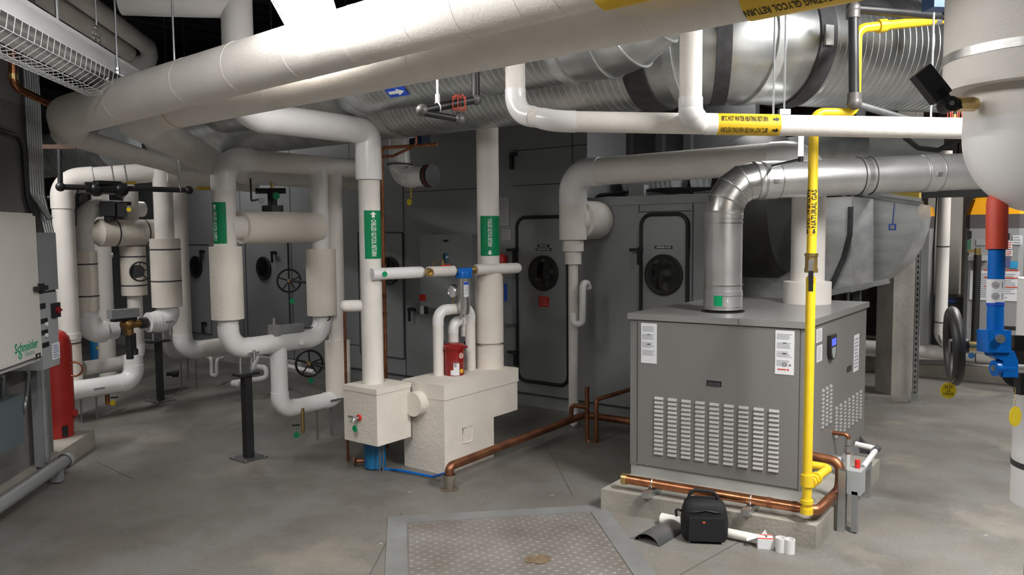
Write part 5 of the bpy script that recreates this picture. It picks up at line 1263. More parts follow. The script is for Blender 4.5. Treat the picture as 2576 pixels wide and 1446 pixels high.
def stand(label, base, py_top, px_w, plate, topw, d_=None):
    b = F(*base); d = dep(b); zt_ = V(b, py_top).z
    T = Thing('pipe_stand', label, 'stand', b, 'black floor stands')
    bm = BM(); cbox(bm, b, plate, plate, 0.008, X_, Y_); bp_ = T.part('base_plate', bm, mat('dull_plate', (0.12, 0.12, 0.12), 0.5, 0.5))
    bm = BM()
    for sx_ in (-1, 1):
        for sy_ in (-1, 1): q = b+X_*sx_*plate*0.4+Y_*sy_*plate*0.4; cyl(bm, q+Z_*0.008, q+Z_*0.02, 0.009, seg=6)
    T.part('anchor_bolt', bm, ZINC)
    bm = BM(); w_ = rad(px_w, d)*2*0.74; cbox(bm, b+Z_*0.008, w_, w_, zt_-0.02, X_, Y_); bevel(bm, 0.004); T.part('post', bm, BLACK)
    bm = BM(); mbox(bm, Vector((b.x, b.y, zt_)), 0.10, topw, 0.02); T.part('top_plate', bm, BLACK)
    return T, Vector((b.x, b.y, zt_+0.01))
T, tp = stand('black square floor stand under the front pipe loop', (626, 1152), 940, 27, 0.19, 0.16)
bm = BM()
for s in (-1, 1): cyl(bm, tp+Y_*s*0.045, tp+Y_*s*0.045+Z_*0.12, 0.008, seg=8)
T.part('support_rod', bm, ZINC)
q = V(my(632), 885)+X_*r1_*1.05; bm = BM(); mbox(bm, q+Z_*0.0, 0.012, 0.08, 0.014); cyl(bm, q-Z_*0.05, q+Z_*0.02, 0.012, seg=8); T.part('u_bolt', bm, ZINC)
q = V(u2, 1020); qf = Vector((u2.x+0.06, u2.y-0.10, 0))
T = Thing('pipe_stand', 'pair of thin steel rods propping the lower pipe elbow near the cream cube', 'stand', qf)
for dy in (-0.10, 0.04):
    bm = BM(); p = Vector((u2.x, u2.y-0.12+dy, 0)); cyl(bm, p, Vector((p.x, p.y, u2.z-0.04)), 0.009, seg=8); T.part('support_rod', bm, mat('dull_rod', (0.22, 0.22, 0.22), 0.4, 0.6))
bm = BM(); q = Vector((u2.x+0.075, u2.y-0.1, u2.z+0.01)); mbox(bm, q, 0.014, 0.09, 0.014); T.part('u_bolt', bm, ZINC)
# drain cock with green tag under the low elbow
q = P(762, 1075, dep(u1)+0.1)
T = Thing('drain_cock', 'brass drain cock with a green tag hanging under the lower loop elbow', 'valve', q)
bm = BM(); cyl(bm, Vector((q.x, q.y, u1.z)), q-Z_*0.04, 0.014, seg=12); T.part('valve_body', bm, BRASS)
bm = BM(); mbox(bm, q-BP_*0.05+Z_*0.02, 0.06, 0.014, 0.01, BP_, B_, Z_); T.part('lever', bm, BLKPL)
bm = BM(); c = q-BP_*0.045-Z_*0.05-B_*0.02; cyl(bm, c, c-B_*0.003, 0.022, seg=18); cyl(bm, c+Z_*0.02, c+Z_*0.06, 0.002, seg=5); T.part('green_tag', bm, TAGG)
# pipes and hand wheels behind the loop
def handwheel(name, label, c, ax, R, tag=None, m=None, neck=None):
    T = Thing(name, label, 'hand wheel', c)
    bm = BM(); torus(bm, c, ax, R, R*0.09, 36, 8); T.part('wheel_rim', bm, m or BLACK)
    a, u, v = frame(Vector(ax))
    for k in range(5):
        d = u*math.cos(k*2*PI/5)+v*math.sin(k*2*PI/5); bm = BM(); cyl(bm, c+d*R*0.12, c+d*R, R*0.06, seg=8); T.part('spoke', bm, m or BLACK)
    bm = BM(); cyl(bm, c-a*R*0.2, c+a*R*0.2, R*0.16, seg=16); T.part('hub', bm, BRASS)
    bm = BM(); cyl(bm, c-a*R*1.6, c-a*R*0.1, R*0.07, seg=10); T.part('stem', bm, BRASS)
    if neck is not None: bm = BM(); cyl(bm, c-a*R*0.3, neck, R*0.12, seg=12); T.part('valve_neck', bm, m or BLACK)
    if tag:
        q, mm = tag; bm = BM(); cyl(bm, q, q+toward(q)*0.003, 0.024, seg=18); T.part('tag', bm, mm)
    return T
ax = (BP_*0.25-B_).normalized()
c = P(727, 706, 6.9); handwheel('handwheel', 'black spoked hand wheel seen between the two fat sleeves of the loop', c, ax, 0.10, (P(735, 757, 6.85), TAGG), neck=Vector((u2.x, u2.y, c.z)))
c = P(778, 914, 6.6); handwheel('handwheel', 'black spoked hand wheel low down beside the lower loop sleeve', c, ax, 0.11, (P(782, 957, 6.55), TAGG), neck=Vector((u2.x, u2.y, c.z)))
q0 = P(612, 438, 6.6); q1 = A(q0, Y_, 905)
T = Thing('rear_header_pipe', 'fat white header pipe tucked behind the top of the pipe loop', 'pipe', q0)
bm = BM(); cyl(bm, q0, q1, 0.085, seg=32); ball(bm, q0, 0.085, 28); T.part('insulated_run', bm, JACKET)
for k in (0.25, 0.9): bm = BM(); q = q0.lerp(q1, k); cyl(bm, q+Z_*0.06, Vector((q.x, q.y, 4.15)), 0.006, seg=8); T.part('hanger_rod', bm, ZINC)
q = P(790, 445, 6.62); bm = BM(); 
T = Thing('valve_cluster', 'black valve with a green and a pale tag between the legs of the loop', 'valve', P(685, 510, 5.95))
c = P(685, 500, 5.95)
bm = BM(); cyl(bm, c-Z_*0.09, c+Z_*0.05, 0.035, seg=14); mbox(bm, c-Z_*0.08, 0.13, 0.1, 0.06); cyl(bm, c-BP_*0.12+Z_*0.06, c+BP_*0.1+Z_*0.06, 0.022, seg=12); T.part('valve_body', bm, BLKPL)
bm = BM(); cyl(bm, c+Z_*0.05, c+Z_*0.13, 0.012, seg=10); T.part('stem', bm, BRASS)
for px, py, m in ((695, 493, TAGG), (659, 506, PAPER)):
    q = P(px, py, 5.85); bm = BM(); cyl(bm, q, q+toward(q)*0.003, 0.026, seg=18); T.part('tag', bm, m)
bm = BM(); hose(bm, [P(660, 500, 5.95), P(632, 505, 6.1), P(630, 450, 6.4)], 0.008, 0.05, 8); T.part('cable', bm, BLKPL)
# copper tubes between
p0 = P(866, 775, 5.42); T = Thing('copper_tube', 'copper tube dropping from the white stub beside the left riser', 'tube', p0)
bm = BM(); cyl(bm, Vector((p0.x, p0.y, 0)), p0, 0.010, seg=10); T.part('tube_run', bm, COPPERD)
p0 = P(966, 700, 5.75); T = Thing('copper_tube', 'tall copper tube running up just right of the left green marked riser', 'tube', p0)
top = V(p0, 372); e = A(top, X_, 1105)
bm = BM(); hose(bm, [Vector((p0.x, p0.y, 0)), top, A(top, (X_*0.9+Y_*0.2).normalized(), 1100)], 0.0125, 0.03, 12); T.part('tube_run', bm, COPPER)
bm = BM(); q = V(p0, 395); hose(bm, [q, q+X_*0.12-Z_*0.0, q+X_*0.35+Z_*0.06, q+X_*0.35+Z_*0.12], 0.010, 0.03, 10); T.part('tube_branch', bm, COPPERD)
for py in (745, 790): bm = BM(); q = V(p0, py); cyl(bm, q-Z_*0.02, q+Z_*0.02, 0.016, seg=12); T.part('solder_collar', bm, COPPERD)
p0 = P(1005, 400, 6.3); T = Thing('elbowed_pipe', 'short white pipe with an elbow and black flange high behind the left riser', 'pipe', p0)
pa, pb_, pc2 = V(p0, 300), V(p0, 447), A(V(p0, 447), X_, 1075)
pipe(T, [pa, pb_, pc2], rad(60, 6.3)*0.85, 0.12, m=PVC, em=PVC, er=1.06, run='covered_run')
bm = BM(); cyl(bm, pc2, pc2+X_*0.03, 0.09, seg=28); cyl(bm, pc2+X_*0.04, pc2+X_*0.06, 0.088, seg=28); T.part('black_flange', bm, BLACK)
bm = BM(); cyl(bm, pc2+X_*0.028, pc2+X_*0.042, 0.092, seg=24); T.part('red_gasket', bm, mat('dull_red', (0.16, 0.03, 0.02), 0.5))
bm = BM(); q = A(pb_, X_, 1033); cyl(bm, q-Z_*0.17, q-Z_*0.08, 0.01, seg=8); T.part('drain_stem', bm, BRASS)
bm = BM(); c = q-Z_*0.2-Y_*0.02; cyl(bm, c, c-Y_*0.003, 0.026, seg=18); T.part('yellow_tag', bm, TAGY)
bm = BM(); cyl(bm, pa-Z_*0.02, Vector((pa.x, pa.y, 4.15)), 0.008, seg=8); T.part('hanger_rod', bm, ZINC)
bm = BM(); cyl(bm, V(p0, 412)-Z_*0.01, V(p0, 412), rad(64, 6.3), seg=28); T.part('strap', bm, SEAL)
bm = BM(); c = P(1045, 345, 6.45); mbox(bm, c, 0.24, 0.10, 0.14); bevel(bm, 0.02); solo('pump_motor', 'dark blue pump motor in the shade under the silver ducts', 'motor', bm, mat('navy_motor', (0.008, 0.02, 0.09), 0.4), c)
# ================================================================== pipe group in the left corner
JP = JACKET
def vpipe(T, q, ya, yb, wpx, m=None, nm='insulated_run', bev=0):
    d = dep(q); bm = BM(); cyl(bm, V(q, max(ya, yb)), V(q, min(ya, yb)), rad(wpx, d), seg=32)
    if bev: bevel(bm, bev)
    return T.part(nm, bm, m or JACKET)
def straps(T, q, ys, wpx, sub=None):
    for y in ys:
        bm = BM(); band(bm, V(q, y), Z_, rad(wpx, dep(q)), 0.012, 36, 0.002); T.part('strap', bm, SEAL)
# first tall leg with the header going right
p = P(167, 700, 6.7); d = dep(p); r = rad(50, d)
T = Thing('corner_header_pipe', 'tall white corner pipe turning at the top into a header lit by the hidden lamp', 'pipe', p)
t = V(p, 452); hx_ = P(418, 431, 6.98)
pipe(T, [Vector((p.x, p.y, V(p, 850).z)), t, hx_], r, r*1.9, m=JACKET, em=JACKET, er=1.08, sock=0.1)
vpipe(T, V(p, 800), 842, 985, 52, CREAM, 'insulated_sleeve', 0.005); straps(T, p, (862,), 53)
bm = BM(); cyl(bm, V(p, 852), V(p, 838), rad(56, d), seg=32); T.part('sleeve_ring', bm, JACKET)
bm = BM()
hxd = (hx_-t).normalized()
for px in (285, 317): band(bm, A(t, hxd, px), hxd, r, 0.01, out=0.002)
T.part('wire_tie', bm, LINK)
for px, w_ in ((308, 0.2),):
    q = A(t, hxd, px); bm = BM(); wrap_strip(bm, q, hxd, (-Z_*0.9-Y_*0.45), r+0.003, w_, -0.4, 0.4, 10); T.part('yellow_marker', bm, LABY)
bm = BM(); q = V(p, 497)-BP_*r; cyl(bm, q, q-BP_*0.03, 0.02, seg=12); T.part('black_knob', bm, BLKPL)
# second leg
p = P(215, 660, 6.95); d = dep(p)
T = Thing('strapped_corner_pipe', 'white corner pipe with black strapped sleeve ending in a fat elbow, second from the cabinet', 'pipe', p)
t = V(p, 522)
pipe(T, [Vector((p.x, p.y, V(p, 700).z)), t, t+(Y_*0.75-BP_*0.2)], rad(42, d), 0.15, m=PVC, em=PVC, er=1.08)
vpipe(T, p, 632, 782, 55, CREAM, 'insulated_sleeve', 0.004); straps(T, p, (664, 744), 55)
b = V(p, 836); e = A(b, Y_, 292)
pipe(T, [V(p, 775), b, e], rad(48, d), 0.16, m=PVC, em=PVC, er=1.22, run='covered_run')
q = V(p, 586); q0 = A(q, Y_, 250); q1 = A(q, Y_, 408)
bm = BM(); lathe(bm, q, Y_, [(0, rad(40, d)), ((q0-q).length-0.04, rad(52, d)), ((q0-q).length, rad(70, d)), ((q1-q).length, rad(70, d))], 36); T.part('level_sleeve', bm, CREAM)
bm = BM()
for px in (288, 362): band(bm, A(q, Y_, px), Y_, rad(70, d), 0.012, 40, 0.002)
T.part('strap', bm, SEAL)
# third leg
p = P(336, 680, 7.35); d = dep(p)
T = Thing('strapped_corner_pipe', 'white corner pipe behind the small black hand wheel, turning left near the floor', 'pipe', p)
b = V(p, 908); e = A(b, -Y_, 210)
pipe(T, [V(p, 470), b, e], rad(36, d), 0.13, m=JACKET, em=PVC, er=1.08)
vpipe(T, p, 620, 742, 60, CREAM, 'insulated_sleeve', 0.004); straps(T, p, (645, 717), 60)
t = V(p, 478); bm = BM(); hose(bm, [t-Z_*0.1, t+Z_*0.02, t+Z_*0.02-Y_*0.5], rad(36, d), 0.12, 28); T.part('upper_elbow', bm, PVC)
c = P(353, 683, 7.1); handwheel('handwheel', 'small dark hand wheel in front of the strapped corner pipe', c, (BP_*0.5-B_).normalized(), 0.085)
q = P(347, 682, 7.12); bm = BM(); cyl(bm, q, q-B_*0.05, 0.06, seg=20); solo('gear_operator', 'round black gear cover on the strapped corner pipe by the small hand wheel', 'valve part', bm, BLACK, q)
# front low elbow
b = P(338, 958, 7.05); e = A(b, -Y_, 175); t = V(b, 892)
T = Thing('low_corner_pipe', 'glossy white pipe near the floor turning up into a black coupling behind the red tank', 'pipe', b)
pipe(T, [e, b, t], rad(45, 7.0), 0.13, m=PVC, em=PVC, er=1.06, run='covered_run')
bm = BM(); cyl(bm, t, V(t, 878), 0.045, seg=8); cyl(bm, V(t, 878), V(t, 838), 0.03, seg=16); T.part('black_coupling', bm, BLACK)
for dy in (-0.11, 0.02):
    q = A(b, -Y_, 235)+Y_*dy; bm = BM(); cyl(bm, Vector((q.x, q.y, 0)), q, 0.008, seg=8); T.part('support_rod', bm, mat('dull_rod', (0.22, 0.22, 0.22), 0.4, 0.6))
q = A(b, -Y_, 238)+X_*0.085; bm = BM(); mbox(bm, q, 0.012, 0.09, 0.014); T.part('u_bolt', bm, ZINC)
q = P(270, 1000, 7.0); bm = BM(); cyl(bm, Vector((q.x, q.y, e.z)), q-Z_*0.06, 0.02, seg=12); T.part('drain_cock', bm, COPPERD)
bm = BM(); mbox(bm, q+BP_*0.06, 0.06, 0.015, 0.012, BP_, B_, Z_); T.part('lever', bm, BLKPL)
bm = BM(); c = q+BP_*0.045-Z_*0.05; cyl(bm, c, c-B_*0.003, 0.024, seg=18); T.part('yellow_tag', bm, TAGY)
# fourth leg
p = P(418, 690, 7.0); d = dep(p)
T = Thing('strapped_corner_pipe', 'white corner pipe with the widest strapped sleeve, resting on the rear black stand', 'pipe', p)
b = V(p, 806); e = A(b, -Y_, 372)
vpipe(T, p, 400, 610, 46, JACKET); q = V(p, 447); eb = A(q, Y_, 640); bm = BM(); cyl(bm, q, eb, rad(52, d), seg=32); T.part('side_branch', bm, JACKET)
q = A(q, Y_, 525); bm = BM(); wrap_strip(bm, q, Y_, (-Z_*0.95+X_*0.4), rad(52, d)+0.003, 0.3, -0.35, 0.35, 10); T.part('yellow_marker', bm, LABY)
vpipe(T, p, 600, 771, 72, CREAM, 'insulated_sleeve', 0.004); straps(T, p, (627, 706), 72)
pipe(T, [V(p, 760), b, e], rad(50, d), 0.15, m=PVC, em=PVC, er=1.1, run='covered_run')
for px, k in ((378, 44), (392, 52)):
    q = A(b, -Y_, px); bm = BM(); cyl(bm, q-Y_*0.02, q+Y_*0.05, rad(k, d), seg=30); bevel(bm, 0.006); T.part('stepped_cover', bm, PVC)
q = A(b, -Y_, 412)+X_*0.10; bm = BM(); cyl(bm, q-Z_*0.12, q+Z_*0.01, 0.008, seg=8); mbox(bm, q, 0.012, 0.07, 0.012); T.part('u_bolt', bm, ZINC)
c = A(b, -Y_, 352); 
T = Thing('brass_valve', 'brass control valve with grey actuator joining the corner pipes', 'valve', c)
bm = BM(); cyl(bm, c-Y_*0.16, c+Y_*0.03, 0.035, seg=16); ball(bm, c-Y_*0.1, 0.055, 16); cyl(bm, c-Y_*0.1-Z_*0.09, c-Y_*0.1, 0.04, seg=8); T.part('valve_body', bm, mat('dull_brass', (0.3, 0.17, 0.06), 0.4, 0.8))
bm = BM(); cyl(bm, c+Y_*0.0, c+Y_*0.06, 0.048, seg=8); T.part('black_union', bm, BLACK)
bm = BM(); cyl(bm, c-Y_*0.1-Z_*0.3, c-Y_*0.1-Z_*0.09, 0.03, seg=14); T.part('black_pipe', bm, BLACK)
q = V(c-Y_*0.14, 788); bm = BM(); mbox(bm, q, 0.09, 0.24, 0.075); bevel(bm, 0.008); T.part('actuator', bm, BOXG)
bm = BM(); mbox(bm, q-Z_*0.05, 0.07, 0.2, 0.03); T.part('bracket', bm, BLKPL)
q = P(302, 812, 6.85); bm = BM(); cyl(bm, q, q+toward(q)*0.003, 0.028, seg=18); T.part('pale_tag', bm, PAPER)
# fifth leg
p = P(456, 760, 7.6); d = dep(p)
T = Thing('corner_riser_pipe', 'plain white riser behind the widest strapped sleeve, bending right near the floor', 'pipe', p)
b = V(p, 884); pipe(T, [V(p, 445), b, A(b, Y_, 585)], rad(45, d), 0.14, m=JACKET, em=PVC, er=1.06)
p = P(428, 860, 8.1); T = Thing('corner_riser_pipe', 'slim white pipe end curving behind the rear black stand', 'pipe', p)
b = V(p, 888); pipe(T, [V(p, 780), b, A(b, Y_, 470)], rad(34, 8.1), 0.12, m=JACKET, em=PVC, er=1.06)
p = P(262, 720, 8.0); T = Thing('corner_riser_pipe', 'white pipe mostly hidden behind the strapped sleeve next to the cabinet', 'pipe', p)
bm = BM(); cyl(bm, Vector((p.x, p.y, 0)), V(p, 490), rad(40, 8.0), seg=28); T.part('insulated_run', bm, JACKET); q = V(p, 643); bm = BM(); cyl(bm, q, A(q, Y_, 282), rad(14, 8.0), seg=18); T.part('side_stub', bm, PVC)
T, tp = stand('black square floor stand under the strapped corner pipes', (404, 1008), 858, 18, 0.2, 0.2)
bm = BM(); [cyl(bm, tp+Y_*s*0.05, tp+Y_*s*0.05+Z_*0.07, 0.008, seg=8) for s in (-1, 1)]; T.part('support_rod', bm, ZINC)
# black steel lines over the corner
q0 = P(152, 366, 6.05); q1 = P(152, 470, 6.05); q2 = A(q1, (X_*0.25+Y_).normalized(), 475)
T = Thing('black_pipe', 'black steel line with valves hung below the corner header', 'pipe', q1)
bm = BM(); cyl(bm, q1, q0+Z_*0.3, 0.019, seg=14); T.part('drop', bm, BLACK)
bm = BM(); cyl(bm, q1, q2, 0.022, seg=14); T.part('level_run', bm, BLACK)
for q in (q1, q2): bm = BM(); ball(bm, q, 0.036, 14); T.part('elbow', bm, BLACK)
dq = (q2-q1).normalized(); q = A(q1, dq, 270)
bm = BM(); cyl(bm, q-dq*0.16, q+dq*0.14, 0.045, seg=16); ball(bm, q-dq*0.08-Z_*0.01, 0.06, 14); ball(bm, q+dq*0.1-Z_*0.01, 0.06, 14); mbox(bm, q+Z_*0.04, 0.1, 0.18, 0.03); T.part('black_valve', bm, BLKPL)
q = A(q1, dq, 452); bm = BM(); cyl(bm, q, q+Z_*0.35, 0.005, seg=8); torus(bm, q, dq, 0.026, 0.004, 18, 6); T.part('hanger', bm, ZINC)
bm = BM(); hose(bm, [A(q1, dq, 200), A(q1, dq, 190)-Z_*0.06, A(q1, dq, 186)-Z_*0.3], 0.006, 0.05, 8); T.part('cable', bm, BLKPL)
bm = BM(); mbox(bm, P(98, 369, 5.6), 0.5, 0.03, 0.03, BP_, B_, Z_); solo('steel_bracket', 'brown steel bracket arm across the conduit bundle under the big pipe end', 'bracket', bm, mat('rust_steel', (0.1, 0.05, 0.03), 0.6), P(98, 369, 5.6))
c = P(276, 525, 7.0)
T = Thing('valve_cluster', 'black actuator and valve standing on the level strapped sleeve', 'valve', c)
bm = BM(); cyl(bm, P(212, 512, 7.0), P(330, 512, 7.2), 0.018, seg=12); T.part('bar', bm, BLACK)
bm = BM(); mbox(bm, c, 0.13, 0.12, 0.13, BP_, B_, Z_); mbox(bm, c+BP_*0.1-Z_*0.01, 0.07, 0.07, 0.12, BP_, B_, Z_); cyl(bm, c-Z_*0.11, c, 0.05, seg=14); bevel(bm, 0.008); T.part('actuator', bm, BLKPL)
bm = BM(); mbox(bm, P(210, 500, 6.95), 0.05, 0.05, 0.08); T.part('junction', bm, mat('dark_olive', (0.06, 0.06, 0.05), 0.5))
q = P(324, 527, 6.9); bm = BM(); cyl(bm, q, q+toward(q)*0.003, 0.02, seg=16); T.part('yellow_tag', bm, TAGY)
q = F(247, 940); T = Thing('blue_tank', 'slim blue tank standing behind the low corner pipes', 'tank', q)
dq_ = dep(q); rt = rad(33, dq_)
bm = BM(); lathe(bm, q, Z_, [(0, rt*0.9), (0.02, rt), (V(q, 855).z, rt), (V(q, 848).z, rt*0.8), (V(q, 845).z, rt*0.3)], 28); T.part('tank_body', bm, BLUET)
n = toward(q); bm = BM(); wrap_strip(bm, V(q, 873), Z_, Matrix.Rotation(0.3, 3, 'Z') @ n, rt+0.002, 0.03, -0.35, 0.35, 8); T.part('yellow_sticker', bm, LABY)
bm = BM(); wrap_strip(bm, V(q, 895), Z_, Matrix.Rotation(0.4, 3, 'Z') @ n, rt+0.002, 0.06, -0.35, 0.35, 8); T.part('grey_sticker', bm, BOXL)
# pipes at the far foot of the grey unit
q0 = onY(362, 884, 5.6); q1 = A(q0, X_, 600)
bm = BM(); obox(bm, (q0.x-3, 5.62, 0.0), X_*(q1.x-q0.x+4.2), Y_*0.1, Z_*0.12); solo('white_kerb', 'pale kerb strip running along the foot of the air handler at the far left', 'kerb', bm, mat('pale_kerb', (0.5, 0.49, 0.47), 0.7), q0)
def drain(label, pts, wpx, d):
    P_ = [P(x, y, d+e) for x, y, e in pts]; T = Thing('condensate_trap', label, 'drain', P_[0]); bm = BM(); hose(bm, P_, rad(wpx, d), 0.05, 14); T.part('trap_run', bm, PVC)
    return T
drain('small white U shaped drain trap on the air handler foot behind the loop', [(515, 898, 0.1), (532, 900, 0), (532, 944, 0), (545, 944, 0), (545, 905, 0), (560, 900, 0.2)], 9, 8.3)
T = drain('white zigzag drain trap running on the floor behind the front black stand', [(590, 962, 0), (672, 950, 0.1), (670, 925, 0.1), (640, 920, 0.2), (630, 935, 0), (650, 900, 0.3)], 13, 7.6)
bm = BM(); q = P(588, 964, 7.6); ball(bm, q, 0.034, 14); ball(bm, q+BP_*0.04-B_*0.03, 0.034, 14); T.part('cap', bm, PVC)
q = P(690, 918, 7.9); drain('long white drain pipe low along the air handler foot behind the loop', [(700, 912, 0.6), (730, 922, 0.3), (790, 935, 0)], 11, 7.6)
for px, py, lab in ((428, 948, 'thin grey rods under the plain riser, behind the rear black stand'),):
    T = Thing('support_rods', lab, 'rod', F(455, 985))
    for x, y in ((458, 985), (474, 958), (495, 975)):
        q = F(x, y); bm = BM(); cyl(bm, q, q+Z_*0.32, 0.006, seg=8); T.part('support_rod', bm, mat('dull_rod', (0.22, 0.22, 0.22), 0.4, 0.6))
q = P(435, 940, 7.9); bm = BM(); cyl(bm, q-BP_*0.06, q+BP_*0.02, 0.02, seg=10); cyl(bm, q, q+BP_*0.05, 0.035, seg=14); solo('drain_plug', 'dark valve plug on a short stub above the floor behind the rear black stand', 'valve', bm, BLACK, q)
# red objects behind the loop
q = onY(541, 605, YA-0.03); bm = BM(); cyl(bm, q-Z_*0.06, q+Z_*0.05, 0.03, seg=14); solo('red_beacon', 'small red beacon peeking out left of the loop sleeve under the green marker', 'beacon', bm, REDS, q)

# upper pipes at the top left
q1 = P(374, 120, 7.0)
T = Thing('ceiling_pipe', 'white pipe high at the left with a double elbow beyond the unlit lamp', 'pipe', q1)
pipe(T, [q1-B_*4.5, q1, q1-Z_*0.14, q1-Z_*0.16-BP_*1.1], 0.07, 0.08, m=JACKET, em=PVC, er=1.05, sock=0.04)
q1 = P(322, 132, 6.9)
T = Thing('ceiling_pipe', 'plain white pipe high at the left, beside the one with the double elbow', 'pipe', q1)
bm = BM(); cyl(bm, q1-B_*4.5, q1, 0.07, seg=28); T.part('insulated_run', bm, JACKET)
q = P(150, 78, 6.6); T = Thing('flex_duct', 'dark flexible duct loop between the ceiling pipes at the top left', 'duct', q)
bm = BM(); torus(bm, q, (Vector((0.3, -0.8, 0.3))), 0.25, 0.09, 30, 12); T.part('duct_loop', bm, mat('dark_flex', (0.12, 0.12, 0.13), 0.3, 0.6))
q0 = P(28, -60, 4.4); q1 = P(33, 218, 4.4); q2 = P(140, 268, 4.72)
T = Thing('copper_drop', 'copper pipe dropping at the far left edge and elbowing toward the big pipe end', 'pipe', q1)
bm = BM(); hose(bm, [q0, q1, q2], 0.022, 0.06, 18); T.part('pipe_run', bm, COPPER)
bm = BM(); cyl(bm, V(q1, 195)-Z_*0.01, V(q1, 195)+Z_*0.02, 0.026, seg=16); T.part('solder_collar', bm, BRASS)

# ================================================================== left wall: cabinet, boxes, conduits
K1 = KW+0.30
def wl(px, py, k): return onN(px, py, NW, k)
cr0 = wl(101, 906, K1); zt_ = V(wl(88, 537, K1), 537).z; cl = 1.6
T = Thing('control_cabinet', 'large beige control cabinet on the left wall with green lettering near its corner', 'cabinet', cr0-B_*cl/2)
T_o = cr0
bm = BM(); obox(bm, cr0, B_*-cl, NW*-0.24, Z_*(zt_-cr0.z)); bevel(bm, 0.006); T.part('cabinet_body', bm, CABW)
hgt = zt_-cr0.z
bm = BM(); obox(bm, cr0+NW*0.0+Z_*0.03-B_*0.01, B_*-(cl-0.02), NW*0.018, Z_*(hgt-0.045)); bevel(bm, 0.004); dr0 = T.part('door', bm, CABW)
RT = B_ ; 
def cabp(px, py): return wl(px, py, K1+0.0185)
q = cabp(67, 871); bm = BM(); flat_text(bm, 'Schneider', 0.072, q, RT, Z_, 0.0008, sx=0.95); T.part('lettering', bm, INKGR, sub=dr0)
q = cabp(69, 884); bm = BM(); flat_text(bm, 'Electric', 0.04, q+RT*0.03-Z_*0.012, RT, Z_, 0.0008); T.part('small_lettering', bm, mat('pale_green_ink', (0.25, 0.42, 0.33), 0.5), sub=dr0)
bm = BM(); torus(bm, q-RT*0.085-Z_*0.012, NW, 0.014, 0.004, 16, 5); T.part('emblem', bm, INKGR, sub=dr0)
q = cabp(96, 895); bm = BM(); mbox(bm, q, 0.06, 0.03, 0.002, RT, Z_, NW); pl_ = T.part('number_plate', bm, INKB, sub=dr0)
bm = BM(); flat_text(bm, '4A', 0.024, q, RT, Z_, 0.0014); T.part('plate_lettering', bm, PAPER, sub=dr0)
q = cabp(92, 725); bm = BM(); mbox(bm, q+NW*0.025, 0.11, 0.025, 0.03, RT, Z_, NW); mbox(bm, q+NW*0.01+RT*0.03, 0.03, 0.05, 0.03, RT, Z_, NW); T.part('latch_handle', bm, BLKPL, sub=dr0)
bm = BM(); sweep(bm, [cabp(-60, 965)+Z_*0.02, cabp(98, 897)+Z_*0.0], 0.004, 6); T.part('door_edge', bm, SEAL)
K2 = KW+0.26
def wbox(name, label, cat, pa, pb, k, dpt, m, corner_y):
    """pa: upper left, pb: lower right picture corners of the front face"""
    a = wl(pa[0], pa[1], k); b = wl(pb[0], pb[1], k); zt = V(b, corner_y).z
    o = Vector((a.x, a.y, b.z)); T = Thing(name, label, cat, (o+b)/2)
    bm = BM(); obox(bm, o, b-o, NW*-dpt, Z_*(zt-b.z)); bevel(bm, 0.005); T.part('box_body', bm, m); return T, o, b, zt
T, o_, b_, zt2 = wbox('junction_box', 'grey junction box on the left wall right of the beige cabinet under the conduits', 'electrical box', (93, 590), (147, 727), K2, 0.22, BOXG, 585)
ztj = zt2
T, o_, b_, zt2 = wbox('motor_starter_box', 'pale grey starter box with a black and red switch below the plain junction box', 'electrical box', (99, 740), (151, 915), K2, 0.22, BOXL, 733)
T_ms = T
def msp(px, py): return wl(px, py, K2+0.001)
q = msp(137, 780); bm = BM(); mbox(bm, q+NW*0.008, 0.10, 0.09, 0.016, RT, Z_, NW); sw = T.part('switch_plate', bm, BLKPL)
bm = BM(); cyl(bm, q+NW*0.012, q+NW*0.03, 0.022, seg=16); mbox(bm, q+NW*0.03+RT*0.0, 0.05, 0.014, 0.012, RT, Z_, NW); T.part('red_knob', bm, REDC, sub=sw)
for px, py, m, w_, h_ in ((107, 770, INKB, 0.075, 0.034), (111, 807, INKB, 0.09, 0.03), (112, 836, INKB, 0.09, 0.03), (115, 867, INKB, 0.09, 0.03), (141, 882, PAPER, 0.10, 0.10)):
    q = msp(px, py); bm = BM(); mbox(bm, q, w_, h_, 0.003, RT, Z_, NW); lb = T.part('name_plate' if m is INKB else 'paper_label', bm, m)
    if m is PAPER: bm = BM(); lines_on(bm, q+NW*0.0016, RT, Z_, 0.08, 0.085, 6, 0.0006); T.part('small_print', bm, mat('blue_grey_ink', (0.25, 0.28, 0.5), 0.5), sub=lb)
for py in (815, 843): q = msp(115, py); bm = BM(); cyl(bm, q, q+NW*0.01, 0.012, seg=14); T.part('indicator', bm, PAPER)
T, o_, b_, zt2 = wbox('slate_box', 'slate blue grey box low on the left wall at the photo edge', 'electrical box', (-120, 1180), (62, 1110), KW+0.16, 0.14, BOXB, 990)
